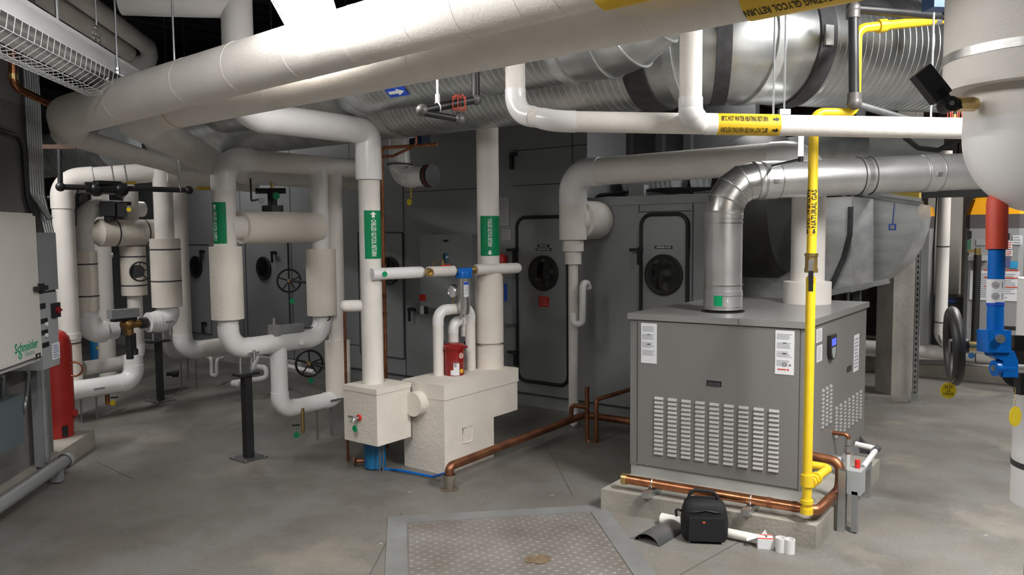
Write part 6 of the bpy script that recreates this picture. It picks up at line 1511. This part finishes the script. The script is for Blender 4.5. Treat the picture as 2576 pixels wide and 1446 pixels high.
# conduits
gp = 'conduits on the left wall'
labs = ['first', 'second', 'third', 'fourth', 'fifth', 'sixth']
for i, px in enumerate((74, 80, 86, 92, 98, 104)):
    q = wl(px, 420, KW+0.035); bm = BM(); zend = ztj-0.02 if i > 1 else zt_-0.02
    pts = [Vector((q.x, q.y, 4.1)), Vector((q.x, q.y, ztj+0.25)), Vector((q.x, q.y, zend)) + NW*(0.05 if i > 1 else 0.1)]
    hose(bm, pts, 0.0125, 0.08, 10)
    solo('conduit', 'bare metal conduit, %s from the lens side in the bundle above the junction box' % labs[i], 'conduit', bm, GREYC, Vector((q.x, q.y, ztj)), group=gp)
q = wl(62, 400, KW+0.035); bm = BM(); hose(bm, [wl(-20, 320, KW+0.03), wl(55, 345, KW+0.03), Vector((q.x, q.y, zt_+0.12)), Vector((q.x, q.y, zt_))+B_*0.06], 0.014, 0.09, 10)
solo('conduit', 'dark conduit bending down from the left edge to the beige cabinet top', 'conduit', bm, BLACK, Vector((q.x, q.y, zt_)))
for px, ya, yb, dk, lab in ((97, 905, 1195, 0.06, 'grey steel channel post on the wall under the beige cabinet corner'), (112, 905, 1180, 0.05, 'grey metal tube beside the channel post under the starter box')):
    q = wl(px, 1100, KW+dk); bm = BM()
    if px < 100: cbox(bm, Vector((q.x, q.y, 0.13)), 0.05, 0.04, V(q, ya).z-0.13, B_, NW)
    else: cyl(bm, Vector((q.x, q.y, 0.13)), V(q, ya), 0.028, seg=16)
    solo('channel_post' if px < 100 else 'conduit_riser', lab, 'post' if px < 100 else 'conduit', bm, GREYC if px > 100 else BOXG, Vector((q.x, q.y, 0.13)))
q = wl(40, 960, KW+0.12); bm = BM(); hose(bm, [wl(72, 935, K1-0.1), wl(66, 1000, KW+0.12), wl(62, 1020, KW+0.14), wl(60, 1040, KW+0.1)], 0.011, 0.05, 10)
solo('flexible_conduit', 'thin grey flexible conduit between the beige cabinet and the slate box', 'conduit', bm, GREYC, q)
bm = BM(); hose(bm, [wl(8, 945, K1-0.1), wl(4, 1000, KW+0.1), wl(2, 995, KW+0.1)], 0.011, 0.05, 10); solo('flexible_conduit', 'grey conduit stub at the photo edge above the slate box', 'conduit', bm, GREYC, wl(5, 980, KW+0.12))
g0 = wl(-40, 1270, KW+0.14); g1 = wl(163, 1159, KW+0.14); g0.z = g1.z
g0 = g1 - B_*2.2
T = Thing('floor_conduit', 'thick grey plastic conduit along the foot of the left wall', 'conduit', (g0+g1)/2)
bm = BM(); cyl(bm, g0, g1, 0.043, seg=24); T.part('conduit_run', bm, GREYPV)
bm = BM(); lathe(bm, g1-B_*0.02, B_, [(0, 0.05), (0.05, 0.05), (0.05, 0.036), (0.0, 0.036)], 24, closed=False); T.part('end_ring', bm, BOXL)
for s in (0.12, 1.2): bm = BM(); q = g1-B_*s; mbox(bm, Vector((q.x, q.y, 0.5*g1.z)), 0.05, 0.06, g1.z-0.02, B_, NW, Z_); T.part('saddle', bm, BOXG)
# red tank
rq = F(150, 1096, 0.13); rq = rq + BP_*-0.03; dr_t = dep(rq); rt = 0.135
T = Thing('red_tank', 'tall red pressure tank standing on the plinth at the end of the left wall', 'tank', rq)
zt3 = V(rq, 826).z - rq.z
bm = BM(); lathe(bm, rq, Z_, [(0, rt*0.92), (0.10, rt*0.92), (0.1, rt*0.96), (0.14, rt*0.98), (0.19, rt), (zt3-0.13, rt), (zt3-0.07, rt*0.9), (zt3-0.03, rt*0.68), (zt3-0.005, rt*0.32), (zt3, 0.01)], 40); T.part('tank_shell', bm, REDP)
bm = BM(); q = rq+Z_*0.165+BP_*rt; cyl(bm, q-BP_*0.02, q+BP_*0.02, 0.03, seg=14); T.part('weld_boss', bm, REDP)
bm = BM(); q = rq+Z_*0.05+(BP_*0.8-B_*0.6)*rt*0.92; mbox(bm, q, 0.012, 0.04, 0.08, (BP_*0.8-B_*0.6).normalized(), (BP_*0.6+B_*0.8).normalized(), Z_); T.part('skirt_opening', bm, BLKPL)
q = V(rq, 930)+BP_*(rt+0.02); bm = BM(); torus(bm, q, (-B_*0.8+BP_*0.3), 0.052, 0.008, 24, 8); T.part('ring_handle', bm, COPPERD)

# ================================================================== back right
# black collar and galvanised transition
cc = P(1856, 520, 5.95); 
T = Thing('fan_transition', 'galvanised fan transition with a black flexible collar behind the vent', 'duct', cc)
bm = BM(); lathe(bm, Vector((XR-0.02, cc.y+0.15, cc.z)), X_, [(0, 0.50), (0.10, 0.545), (0.34, 0.545), (0.42, 0.49), (0.425, 0.3)], 48); T.part('flexible_collar', bm, RUBBER)
def bx(px, py, y): return onY(px, py, y)
yb_ = cc.y+0.35
bm = BM(); p1, p2, p3, p4 = bx(1872, 690, yb_), bx(1985, 500, yb_), bx(2142, 494, yb_), bx(2142, 735, yb_); p5 = bx(1985, 755, yb_); p6 = bx(1872, 775, yb_)
prism(bm, [p1, bx(1860, 500, yb_), p2, p3, p4, p5, p6], Y_*0.7); T.part('transition_body', bm, GALVB)
for tri, lift in ((((1985, 500), (1868, 675), (2085, 735)), 0.05), (((1868, 675), (1868, 765), (2070, 752)), 0.03)):
    bm = BM(); prism(bm, [bx(x, y, yb_-0.004) for x, y in tri], -Y_*0.004)
    vs = [v for v in bm.verts]; T.part('folded_panel', bm, GALVB)
bm = BM(); prism(bm, [bx(x, y, yb_-0.01) for x, y in ((1980, 750), (2236, 700), (2240, 712), (1984, 766))], -Y_*0.03); T.part('angle_support', bm, GALV)
bm = BM(); sweep(bm, [bx(x, y, yb_-0.03) for x, y in ((2140, 520), (2138, 590), (2122, 650), (2098, 705), (2076, 748))], 0.02, 8); T.part('joint_band', bm, SEAL)
# discharge hopper
yh = 7.0
out = [(2142, 490), (2310, 513), (2312, 545), (2306, 580), (2290, 625), (2262, 668), (2225, 700), (2180, 722), (2142, 738)]
T = Thing('discharge_duct', 'galvanised curved bottom duct with a small blue tag in front of the concrete column', 'duct', bx(2220, 600, yh))
bm = BM(); prism(bm, [bx(x, y, yh) for x, y in out], Y_*0.55); T.part('duct_shell', bm, GALVB, sharp=50)
for x, y in ((2170, 495), (2300, 515)): bm = BM(); q = bx(x, y, yh+0.3); cyl(bm, q-Z_*0.02, Vector((q.x, q.y, 4.15)), 0.006, seg=8); T.part('hanger_rod', bm, ZINC)
bm = BM(); a = bx(2140, 487, yh-0.02); b = bx(2316, 512, yh-0.02); sweep(bm, [a, b], 0.018, 8); mbox(bm, (a+b)/2+Z_*0.03, (b-a).length*1.02, 0.03, 0.03, (b-a).normalized(), Y_, Z_); T.part('top_flange', bm, GALV)
q = bx(2245, 571, yh-0.006); n = -Y_
bm = BM(); sheet(bm, q, X_, Z_, 0.055, 0.05, 0.002); tg = T.part('blue_tag', bm, BLUEL)
bm = BM(); sheet(bm, q-Y_*0.002, X_, Z_, 0.036, 0.034, 0.001); T.part('tag_print', bm, BOXL, sub=tg)
bm = BM(); cyl(bm, q+Z_*0.025, bx(2250, 512, yh-0.004), 0.003, seg=6); T.part('tag_string', bm, BLUEL, sub=tg)
bm = BM(); a = bx(2224, 478, yh+0.1); b = bx(2312, 505, yh+0.1); prism(bm, [bx(2205, 476, yh+0.1), bx(2312, 476, yh+0.1), bx(2312, 508, yh+0.1), bx(2212, 486, yh+0.1)], Y_*0.1); solo('yellow_insulation', 'yellow insulation edge showing on top of the curved bottom duct', 'insulation', bm, mat('yellow_wool', (0.62, 0.45, 0.08), 0.9), a)
# upper galvanised elbow over the transition
q = P(2120, 372, 5.9); T = Thing('supply_elbow', 'galvanised elbow rising from the fan transition into the ceiling ducts', 'duct', q)
bm = BM(); pe_ = [P(1960, 372, 5.9), P(2100, 385, 5.95), P(2150, 330, 6.0)]
lathe(bm, P(1965, 385, 5.9), P(2165, 378, 6.05)-P(1965, 385, 5.9), [(0, 0.11), (0.22, 0.13), (0.42, 0.17), (0.6, 0.21)], 40); T.part('elbow_shell', bm, GALV)
bm = BM(); q = P(2250, 372, 6.1); mbox(bm, q, 0.62, 0.3, 0.34, BP_, B_, Z_); T.part('square_branch', bm, GALVB)
bm = BM(); q = P(2290, 372, 5.85)
sweep(bm, [P(x, y, 5.8) for x, y in ((2275, 345), (2310, 372), (2360, 378), (2410, 352))], 0.02, 8); T.part('joint_band', bm, SEAL)
# dark post, conduit, strut
q = F(2155, 960); q = P(2155, 765, 6.35); bm = BM(); cbox(bm, Vector((q.x, q.y, 0)), 0.06, 0.05, 2.6)
solo('steel_post', 'dark steel channel post between the fan transition and the curved bottom duct', 'post', bm, mat('dark_channel', (0.09, 0.095, 0.1), 0.4, 0.5), Vector((q.x, q.y, 0)))
q = P(2136, 640, 6.3); bm = BM(); hose(bm, [V(q, 775), V(q, 505), P(2120, 490, 6.4)], 0.013, 0.06, 10); solo('conduit', 'thin bare conduit alongside the dark steel post', 'conduit', bm, GREYC, q)
q = F(2301, 1014)
T = Thing('strut_post', 'slotted galvanised strut standing on a foot plate right of the concrete column', 'post', q)
ztp = V(q, 505).z
bm = BM(); obox(bm, q-X_*0.022-Y_*0.02, X_*0.044, Y_*0.003, Z_*ztp); obox(bm, q-X_*0.022-Y_*0.02, X_*0.003, Y_*0.04, Z_*ztp); obox(bm, q+X_*0.019-Y_*0.02, X_*0.003, Y_*0.04, Z_*ztp); T.part('channel', bm, GALV)
bm = BM()
for k in range(int(ztp/0.05)-1): mbox(bm, q-Y_*0.0208+Z_*(0.1+0.05*k), 0.012, 0.001, 0.025)
T.part('slot', bm, BLKPL)
bm = BM(); cbox(bm, q, 0.15, 0.09, 0.008); mbox(bm, q+Z_*0.05, 0.055, 0.05, 0.09); T.part('foot_plate', bm, GALV)
for s in (-1, 1): bm = BM(); cyl(bm, q+X_*s*0.05+Z_*0.008, q+X_*s*0.05+Z_*0.022, 0.01, seg=6); T.part('anchor_bolt', bm, ZINC)
# water heaters
def heater(label, px0, px1, y, pytop, capbot, detail, zb=0.17):
    a = onY(px0, 700, y); b = onY(px1, 700, y) if detail else onY(px1, 700, y); zt = onY(px0+10, pytop, y).z; zc = onY(px0+10, capbot, y).z; zs = onY(px0+10, detail[0] if detail else capbot+30, y).z
    wd = b.x-a.x; cx_ = (a.x+b.x)/2; dp = wd*0.9
    T = Thing('water_heater', label, 'water heater', (cx_, y+dp/2, zb), 'tall grey water heaters')
    def rr(w, d, ch): return [(-w/2+ch, 0), (w/2-ch, 0), (w/2, ch), (w/2, d-ch), (w/2-ch, d), (-w/2+ch, d), (-w/2, d-ch), (-w/2, ch)]
    bm = BM(); prism(bm, [Vector((cx_+x, y+yy, zb)) for x, yy in rr(wd, dp, wd*0.08)], Z_*(zs-zb)); T.part('jacket', bm, HEATG)
    bm = BM(); prism(bm, [Vector((cx_+x, y+yy, zs)) for x, yy in rr(wd, dp, wd*0.08)], Z_*(zc-zs)); T.part('upper_band', bm, HEATD)
    bm = BM(); pa_ = [Vector((cx_+x, y+yy, zc)) for x, yy in rr(wd, dp, wd*0.08)]; pb_ = [Vector((cx_+x*0.82, y+0.05+yy*0.85, zt-0.02)) for x, yy in rr(wd, dp, wd*0.08)]; pc_ = [Vector((cx_+x*0.7, y+0.1+yy*0.75, zt)) for x, yy in rr(wd, dp, wd*0.08)]
    A_ = [[bm.verts.new(v) for v in q] for q in (pa_, pb_, pc_)]; skin(bm, A_[0], A_[1]); skin(bm, A_[1], A_[2]); cap(bm, A_[0]); cap(bm, A_[2], True); T.part('orange_top', bm, ORANGE)
    return T
yh2 = 9.55
T = heater('tall grey water heater with orange top behind the blue valve lever', 2424, 2572, yh2, 497, 540, (575,))
def hp(px, py): return onY(px, py, yh2-0.004)
def sticker(pa, pb, m, nm='sticker', lines=0, ink=INKG, sub=None):
    a = hp(*pa); b = hp(*pb); bm = BM(); c = (a+b)/2; sheet(bm, c, X_, Z_, abs(b.x-a.x), abs(a.z-b.z), 0.002); s = T.part(nm, bm, m)
    if lines: bm = BM(); lines_on(bm, c-Y_*0.0022, X_, Z_, abs(b.x-a.x)*0.85, abs(a.z-b.z)*0.85, lines, 0.0006); T.part('small_print', bm, ink, sub=s)
    return s
sticker((2441, 680), (2563, 758), PAPER, 'instruction_sheet', 12)
for y in (678, 697, 720):
    a = hp(2476, y); b = hp(2562, y+3); bm = BM(); sheet(bm, (a+b)/2-Y_*0.003, X_, Z_, b.x-a.x, 0.012, 0.001); T.part('red_line', bm, INKR)
sticker((2456, 601), (2480, 617), BOXL); sticker((2434, 581), (2444, 600), INKB); sticker((2433, 603), (2442, 632), mat('dull_green', (0.05, 0.16, 0.09), 0.5)); 
sticker((2531, 606), (2546, 626), PAPER, lines=3, ink=INKR); sticker((2530, 629), (2547, 644), PAPER, lines=3, ink=INKR); sticker((2548, 592), (2572, 615), PAPER, lines=3); sticker((2530, 587), (2540, 603), INKB)
sticker((2541, 657), (2560, 675), mat('energy_blue', (0.02, 0.32, 0.62), 0.5)); sticker((2531, 647), (2541, 672), mat('dark_blue_print', (0.1, 0.1, 0.25), 0.5)); sticker((2433, 826), (2452, 856), BOXL, lines=3)
bm = BM(); a = hp(2437, 644); b = hp(2485, 654); mbox(bm, (a+b)/2-Y_*0.03, b.x-a.x, 0.06, 0.05); bevel(bm, 0.01); T.part('pull_bar', bm, mat('pale_bar', (0.5, 0.5, 0.5), 0.4))
q = hp(2463, 640); T = Thing('black_hose', 'black upright hose with a brass tip in front of the orange topped heater', 'hose', Vector((q.x, yh2-0.1, 0.17)))
bm = BM(); cyl(bm, Vector((q.x, yh2-0.12, 0.35)), Vector((q.x, yh2-0.12, q.z)), 0.036, seg=14); T.part('hose_run', bm, RUBBER)
bm = BM(); cyl(bm, Vector((q.x, yh2-0.12, q.z)), Vector((q.x, yh2-0.12, q.z+0.07)), 0.03, seg=12); mbox(bm, Vector((q.x-0.05, yh2-0.12, q.z+0.04)), 0.08, 0.03, 0.03); T.part('brass_tip', bm, BRASS)
T = heater('grey water heater with orange top, only a sliver showing past the strut', 2268, 2340, yh2+0.1, 520, 545, (575,))
def slab(name, label, cat, pa, pb, y, dpt, m):
    a = onY(*pa, y); b = onY(*pb, y); z0, z1 = min(a.z, b.z), max(a.z, b.z)
    T = Thing(name, label, cat, ((a.x+b.x)/2, y, z0)); bm = BM(); obox(bm, (a.x, y, z0), X_*(b.x-a.x), Y_*dpt, Z_*(z1-z0)); bevel(bm, 0.006); T.part('panel_body', bm, m); return T
slab('wall_panel', 'tall beige panel standing behind the white pipe at the back right', 'panel', (2336, 470), (2410, 742), 10.6, 0.2, BEIGEP)
T = slab('dark_cabinet', 'dark cabinet with a small blue lit label between the heaters', 'cabinet', (2334, 744), (2426, 890), 10.2, 0.5, mat('dark_cabinet_paint', (0.07, 0.07, 0.075), 0.4))
a = onY(2376, 752, 10.19); b = onY(2403, 762, 10.19); c = (a+b)/2; bm = BM(); sheet(bm, c, X_, Z_, b.x-a.x, 0.06, 0.003); lb = T.part('blue_label', bm, mat('deep_blue', (0.01, 0.04, 0.22), 0.4))
bm = BM(); flat_text(bm, 'COMBUSTION AIR', 0.026, c-Y_*0.003, X_, Z_, 0.001, sx=0.55); T.part('lettering', bm, mat('pale_blue_print', (0.25, 0.4, 0.75), 0.5), sub=lb)
q = onY(2370, 700, 9.2); T = Thing('heater_pipe', 'white vertical pipe with thin wires beside the beige panel, curving at its foot', 'pipe', q)
rp_ = rad(29, dep(q)); f_ = V(q, 868)
pipe(T, [V(q, 380), f_, f_+X_*0.9], rp_, 0.15, m=JACKET, em=JACKET, er=1.03)
for y in (620, 810): bm = BM(); band(bm, V(q, y), Z_, rp_, 0.012, out=0.002); T.part('strap', bm, SEAL)
bm = BM(); hose(bm, [V(q, 470)-X_*(rp_+0.01), V(q, 640)-X_*(rp_+0.03), V(q, 800)-X_*(rp_+0.01), V(q, 860)+X_*0.02-Y_*(rp_+0.02)], 0.007, 0.3, 6); T.part('wire', bm, SEAL)
q0 = onY(2316, 882, 9.25); q1 = A(q0, X_, 2600)
T = Thing('floor_header_pipe', 'white header pipe running low along the back plinth behind the hand wheel', 'pipe', q0)
bm = BM(); cyl(bm, q0-X_*0.6, q1, rad(34, dep(q0)), seg=28); T.part('insulated_run', bm, JACKET)
for px in (2430, 2456): bm = BM(); band(bm, A(q0, X_, px), X_, rad(34, dep(q0)), 0.01, out=0.002); T.part('strap', bm, SEAL)
bm = BM(); c = A(q0, X_, 2446)-Y_*rad(34, dep(q0)); cyl(bm, c+Y_*0.004, c-Y_*0.004, 0.03, seg=20); T.part('round_blue_sticker', bm, mat('sticker_blue', (0.03, 0.2, 0.5), 0.5))
bm = BM()
for k in range(3): hose(bm, [onY(2300, 905+4*k, 9.3), onY(2400, 908+3*k, 9.28), onY(2500, 912+2*k, 9.3)], 0.008, 0.3, 6)
solo('grey_cables', 'grey cables lying along the back plinth', 'cable', bm, GREYC, onY(2400, 908, 9.3))
slab('strut_rail', 'dark steel rail high at the back right above the heaters', 'rail', (2310, 476), (2600, 490), 8.8, 0.06, mat('dark_channel', (0.09, 0.095, 0.1), 0.4, 0.5))
slab('strut_rail', 'black double rail across the heater front beside the blue lever', 'rail', (2520, 820), (2600, 834), 8.9, 0.05, BLACK)
q = P(2015, 362, 4.15)
T = Thing('vertical_lamp', 'small glowing upright lamp left of the yellow riser under the slim white pipe', 'light fixture', q)
zl0, zl1 = V(q, 393), V(q, 325); bm = BM(); cyl(bm, zl0, zl1, 0.013, seg=14); T.part('lamp_tube', bm, TUBEON)
bm = BM(); cyl(bm, zl0-Z_*0.03, zl0, 0.014, seg=14); cyl(bm, zl0-Z_*0.015, zl0-Z_*0.015+B_*0.42+BP_*0.05, 0.009, seg=8); T.part('lamp_holder', bm, BLKPL)

# ================================================================== right foreground
FD = 2.0
p = P(2596, 300, FD); d = FD
T = Thing('thick_white_drop', 'thick white insulated drop pipe at the right edge, ending in a glossy elbow', 'pipe', p)
ru, rl_ = rad(402, d), rad(304, d)
bm = BM(); cyl(bm, V(p, 222), V(p, -400), ru, seg=64); bevel(bm, 0.012); T.part('upper_jacket', bm, JACKET)
bm = BM(); band(bm, V(p, 139), Z_, ru, 0.022, 64, 0.002); T.part('steel_strap', bm, STAIN)
bm = BM(); cyl(bm, V(p, 310), V(p, 215), rl_, seg=64); T.part('lower_jacket', bm, JACKET)
b = V(p, 384); e = b+BP_*0.9
bm = BM(); a_, _c = arcpts(V(p, 290), b, e, 0.158, 16); sweep(bm, [V(p, 300)]+a_+[e], rl_*1.004, 64); T.part('elbow_cover', bm, PVC)
# thermometer
c0_ = P(2384, 264, 1.93); br_ = P(2408, 263, 1.95)
T = Thing('thermometer', 'black angled thermometer on a brass stem at the thick white drop', 'thermometer', br_)
bm = BM(); cyl(bm, P(2404, 262, 1.93), P(2450, 262, 1.96), 0.018, seg=8); T.part('brass_socket', bm, BRASS)
v = (RW @ Vector((0, 0, 1))).normalized(); rgt = (RW @ Vector((1, 0, 0))).normalized(); up_ = (RW @ Vector((0, 1, 0))).normalized()
bm = BM(); cyl(bm, c0_-v*0.018, c0_+v*0.018, 0.0185, seg=24); mbox(bm, c0_+rgt*0.018, 0.022, 0.022, 0.026, rgt, up_, v); T.part('hinge', bm, BLKPL)
bm = BM(); cyl(bm, c0_+v*0.018, c0_+v*0.021, 0.006, seg=12); T.part('hinge_screw', bm, LINK)
ed = (rgt*-0.62+up_*0.78).normalized(); es = ed.cross(v).normalized()
bm = BM(); mbox(bm, c0_+ed*0.03, 0.032, 0.022, 0.03, ed, es, v); T.part('neck', bm, BLKPL)
bm = BM(); cc2 = P(2341, 213, 1.93); mbox(bm, cc2, 0.085, 0.048, 0.03, ed, es, v); bevel(bm, 0.003); T.part('scale_case', bm, BLKPL)
bm = BM(); mbox(bm, cc2+es*0.0245, 0.08, 0.002, 0.028, ed, es, v); T.part('scale_face', bm, mat('dull_face', (0.3, 0.29, 0.28), 0.5))
# blue lever
LD = 2.05
l0 = P(2506, 870, LD); lt = P(2509, 640, LD); 
T = Thing('valve_lever', 'blue steel valve lever with red rubber grip standing upright at the right', 'valve lever', l0)
bm = BM(); cyl(bm, P(2503, 840, LD), P(2508, 600, LD), rad(38, LD), seg=28); T.part('lever_tube', bm, BLUE)
g0, g1 = P(2507, 627, LD), P(2509, 489, LD); L = (g1-g0).length
bm = BM(); lathe(bm, g0, g1-g0, [(0, rad(49, LD)), (L*0.85, rad(49, LD)), (L*0.95, rad(44, LD)), (L, rad(30, LD))], 32); T.part('red_grip', bm, REDG)
bm = BM(); q = P(2504, 732, LD); ax = (lt-l0).normalized(); n = (toward(q)); wrap_strip(bm, q, ax, n, rad(38, LD)+0.001, 0.062, -2.8, 2.8, 32); lb = T.part('white_label', bm, PAPER)
bm = BM(); wrap_strip(bm, P(2504, 764, LD), ax, n, rad(38, LD)+0.0012, 0.009, -2.8, 2.8, 32); T.part('label_band', bm, BLUEL, sub=lb)
bm = BM()
for py in (717, 745):
    q = P(2504, py, LD)
    for rr_, tk in ((0.0085, 0.0012), (0.0045, 0.001)):
        b2 = BM(); n_ = 24
        for k in range(n_):
            a0_, a1_ = 2*PI*k/n_, 2*PI*(k+1)/n_
            b2.faces.new([b2.verts.new((math.cos(a)*r_*1.0, math.sin(a)*r_+0.002, 0)) for a, r_ in ((a0_, rr_-tk), (a1_, rr_-tk), (a1_, rr_), (a0_, rr_))])
        wrap_shape(bm, b2, q, ax, Matrix.Rotation(0.1, 3, 'Z') @ n, rad(38, LD)+0.0016)
    wrap_text(bm, 'UL', 0.006, q, ax.cross(n), Matrix.Rotation(0.2, 3, 'Z') @ n, rad(38, LD)+0.0016)
    wrap_text(bm, 'LISTED', 0.005, q, ax, Matrix.Rotation(0.85, 3, 'Z') @ n, rad(38, LD)+0.0016)
T.part('label_mark', bm, INKB, sub=lb)
bm = BM(); q = P(2500, 857, LD); mbox(bm, q, rad(58, LD)*2, 0.05, 0.058, rgt, v, up_); bevel(bm, 0.005); T.part('lever_socket', bm, BLUE)
bm = BM(); prism(bm, [P(x, y, LD+0.015) for x, y in ((2473, 880), (2530, 880), (2540, 905), (2540, 945), (2504, 945), (2504, 905), (2478, 893))], v*0.035); bevel(bm, 0.003); T.part('lever_crank', bm, BLUE)
bm = BM(); q = P(2498, 850, LD)+v*0.026; cyl(bm, q, q+v*0.008, 0.0115, seg=18); T.part('set_screw', bm, LINK)
bm = BM(); cyl(bm, P(2500, 926, LD), P(2542, 926, LD), 0.021, seg=24); T.part('lever_hub', bm, BLUE)
bm = BM(); cyl(bm, P(2497, 926, LD), P(2500, 926, LD), 0.008, seg=12); cyl(bm, P(2540, 926, LD), P(2575, 928, LD+0.03), 0.012, seg=16); T.part('shaft', bm, LINK)
# black hand wheel with threaded stem
wc = P(2399, 870, 2.15); wa = (rgt*0.92+v*0.37+up_*0.03).normalized(); R = rad(196, 2.15)
T = Thing('handwheel', 'large black hand wheel seen edge on beside the blue lever with a round yellow tag', 'hand wheel', wc)
bm = BM(); torus(bm, wc, wa, R*0.88, R*0.14, 48, 14); T.part('wheel_rim', bm, mat('black_wheel', (0.012, 0.012, 0.013), 0.5))
a, u, vv = frame(wa)
for k in range(3):
    dd = u*math.cos(k*2*PI/3+0.5)+vv*math.sin(k*2*PI/3+0.5); bm = BM(); sweep(bm, [wc+a*0.02+dd*R*0.1, wc+a*0.012+dd*R*0.5, wc+dd*R*0.86], 0.010, 10); T.part('spoke', bm, BLKPL)
bm = BM(); cyl(bm, wc-a*0.01, wc+a*0.035, 0.02, seg=20); T.part('hub', bm, BLKPL)
st = P(2585, 876, 2.3); s0_ = wc+a*0.03; L = (st-s0_).length; pr_ = []
n_ = int(L/0.0055)
for k in range(n_): pr_ += [(L*k/n_, 0.0105), (L*(k+0.5)/n_, 0.0130)]
bm = BM(); lathe(bm, s0_, st-s0_, pr_, 20); T.part('threaded_stem', bm, BRASS, sharp=20)
q = P(2385, 982, 2.1); n = -(RW @ Vector((0, 0, -1))); bm = BM(); cyl(bm, q, q+n*0.0015, rad(40, 2.1), seg=40); tg = T.part('yellow_tag', bm, TAGY)
bm = BM(); q2 = q+n*0.0015
for i, t in enumerate(('2036', '15', 'HWR')): flat_text(bm, t, 0.0115, q2+up_*(0.0095-0.0095*i), rgt, up_, 0.0004, sx=1.05)
T.part('tag_lettering', bm, mat('dark_olive_ink', (0.16, 0.13, 0.01), 0.6), sub=tg)
bm = BM(); hose(bm, [q+up_*0.016, P(2405, 952, 2.08), P(2412, 935, 2.12)], 0.001, 0.01, 5); T.part('tag_wire', bm, BRASS, sub=tg)
# black valve body at the frame edge, second tag, lower white pipe
q = P(2575, 905, 2.12)
T = Thing('black_valve', 'black valve body at the right photo edge behind the blue lever', 'valve', q)
bm = BM(); cyl(bm, P(2562, 930, 2.15), P(2610, 932, 2.2), 0.05, seg=32); mbox(bm, P(2567, 955, 2.13), 0.018, 0.03, 0.08, rgt, v, up_); T.part('valve_flange', bm, BLKPL)
bm = BM(); mbox(bm, P(2556, 870, 2.2), 0.028, 0.03, 0.06, rgt, v, up_); bevel(bm, 0.006); T.part('stem_block', bm, BLKPL)
c = P(2553, 1047, 2.05)
n = (rgt*0.45+v*0.9).normalized()
bm = BM(); cyl(bm, c, c+n*0.0015, rad(50, 2.05), seg=36); tg = T.part('yellow_tag', bm, TAGY)
bm = BM()
for k in range(14): ball(bm, P(2553+1.0*math.sin(k), 975+4.2*k, 2.05), 0.0016, 8)
T.part('bead_chain', bm, BRASS)
p = P(2645, 1130, 2.25); d = 2.25
T = Thing('lower_white_pipe', 'white insulated pipe with a black strap at the bottom right photo edge', 'pipe', p)
bm = BM(); q = P(2650, 1130, d); cyl(bm, V(q, 1268), V(q, 700), rad(178, d), seg=56); bevel(bm, 0.02, 4); T.part('insulated_run', bm, PVC)
bm = BM(); band(bm, V(q, 1168), Z_, rad(178, d), 0.016, 56, 0.002); T.part('strap', bm, SEAL)
bm = BM(); cyl(bm, Vector((q.x, q.y, 0)), V(q, 1266), 0.06, seg=24); T.part('support_leg', bm, BLACK)
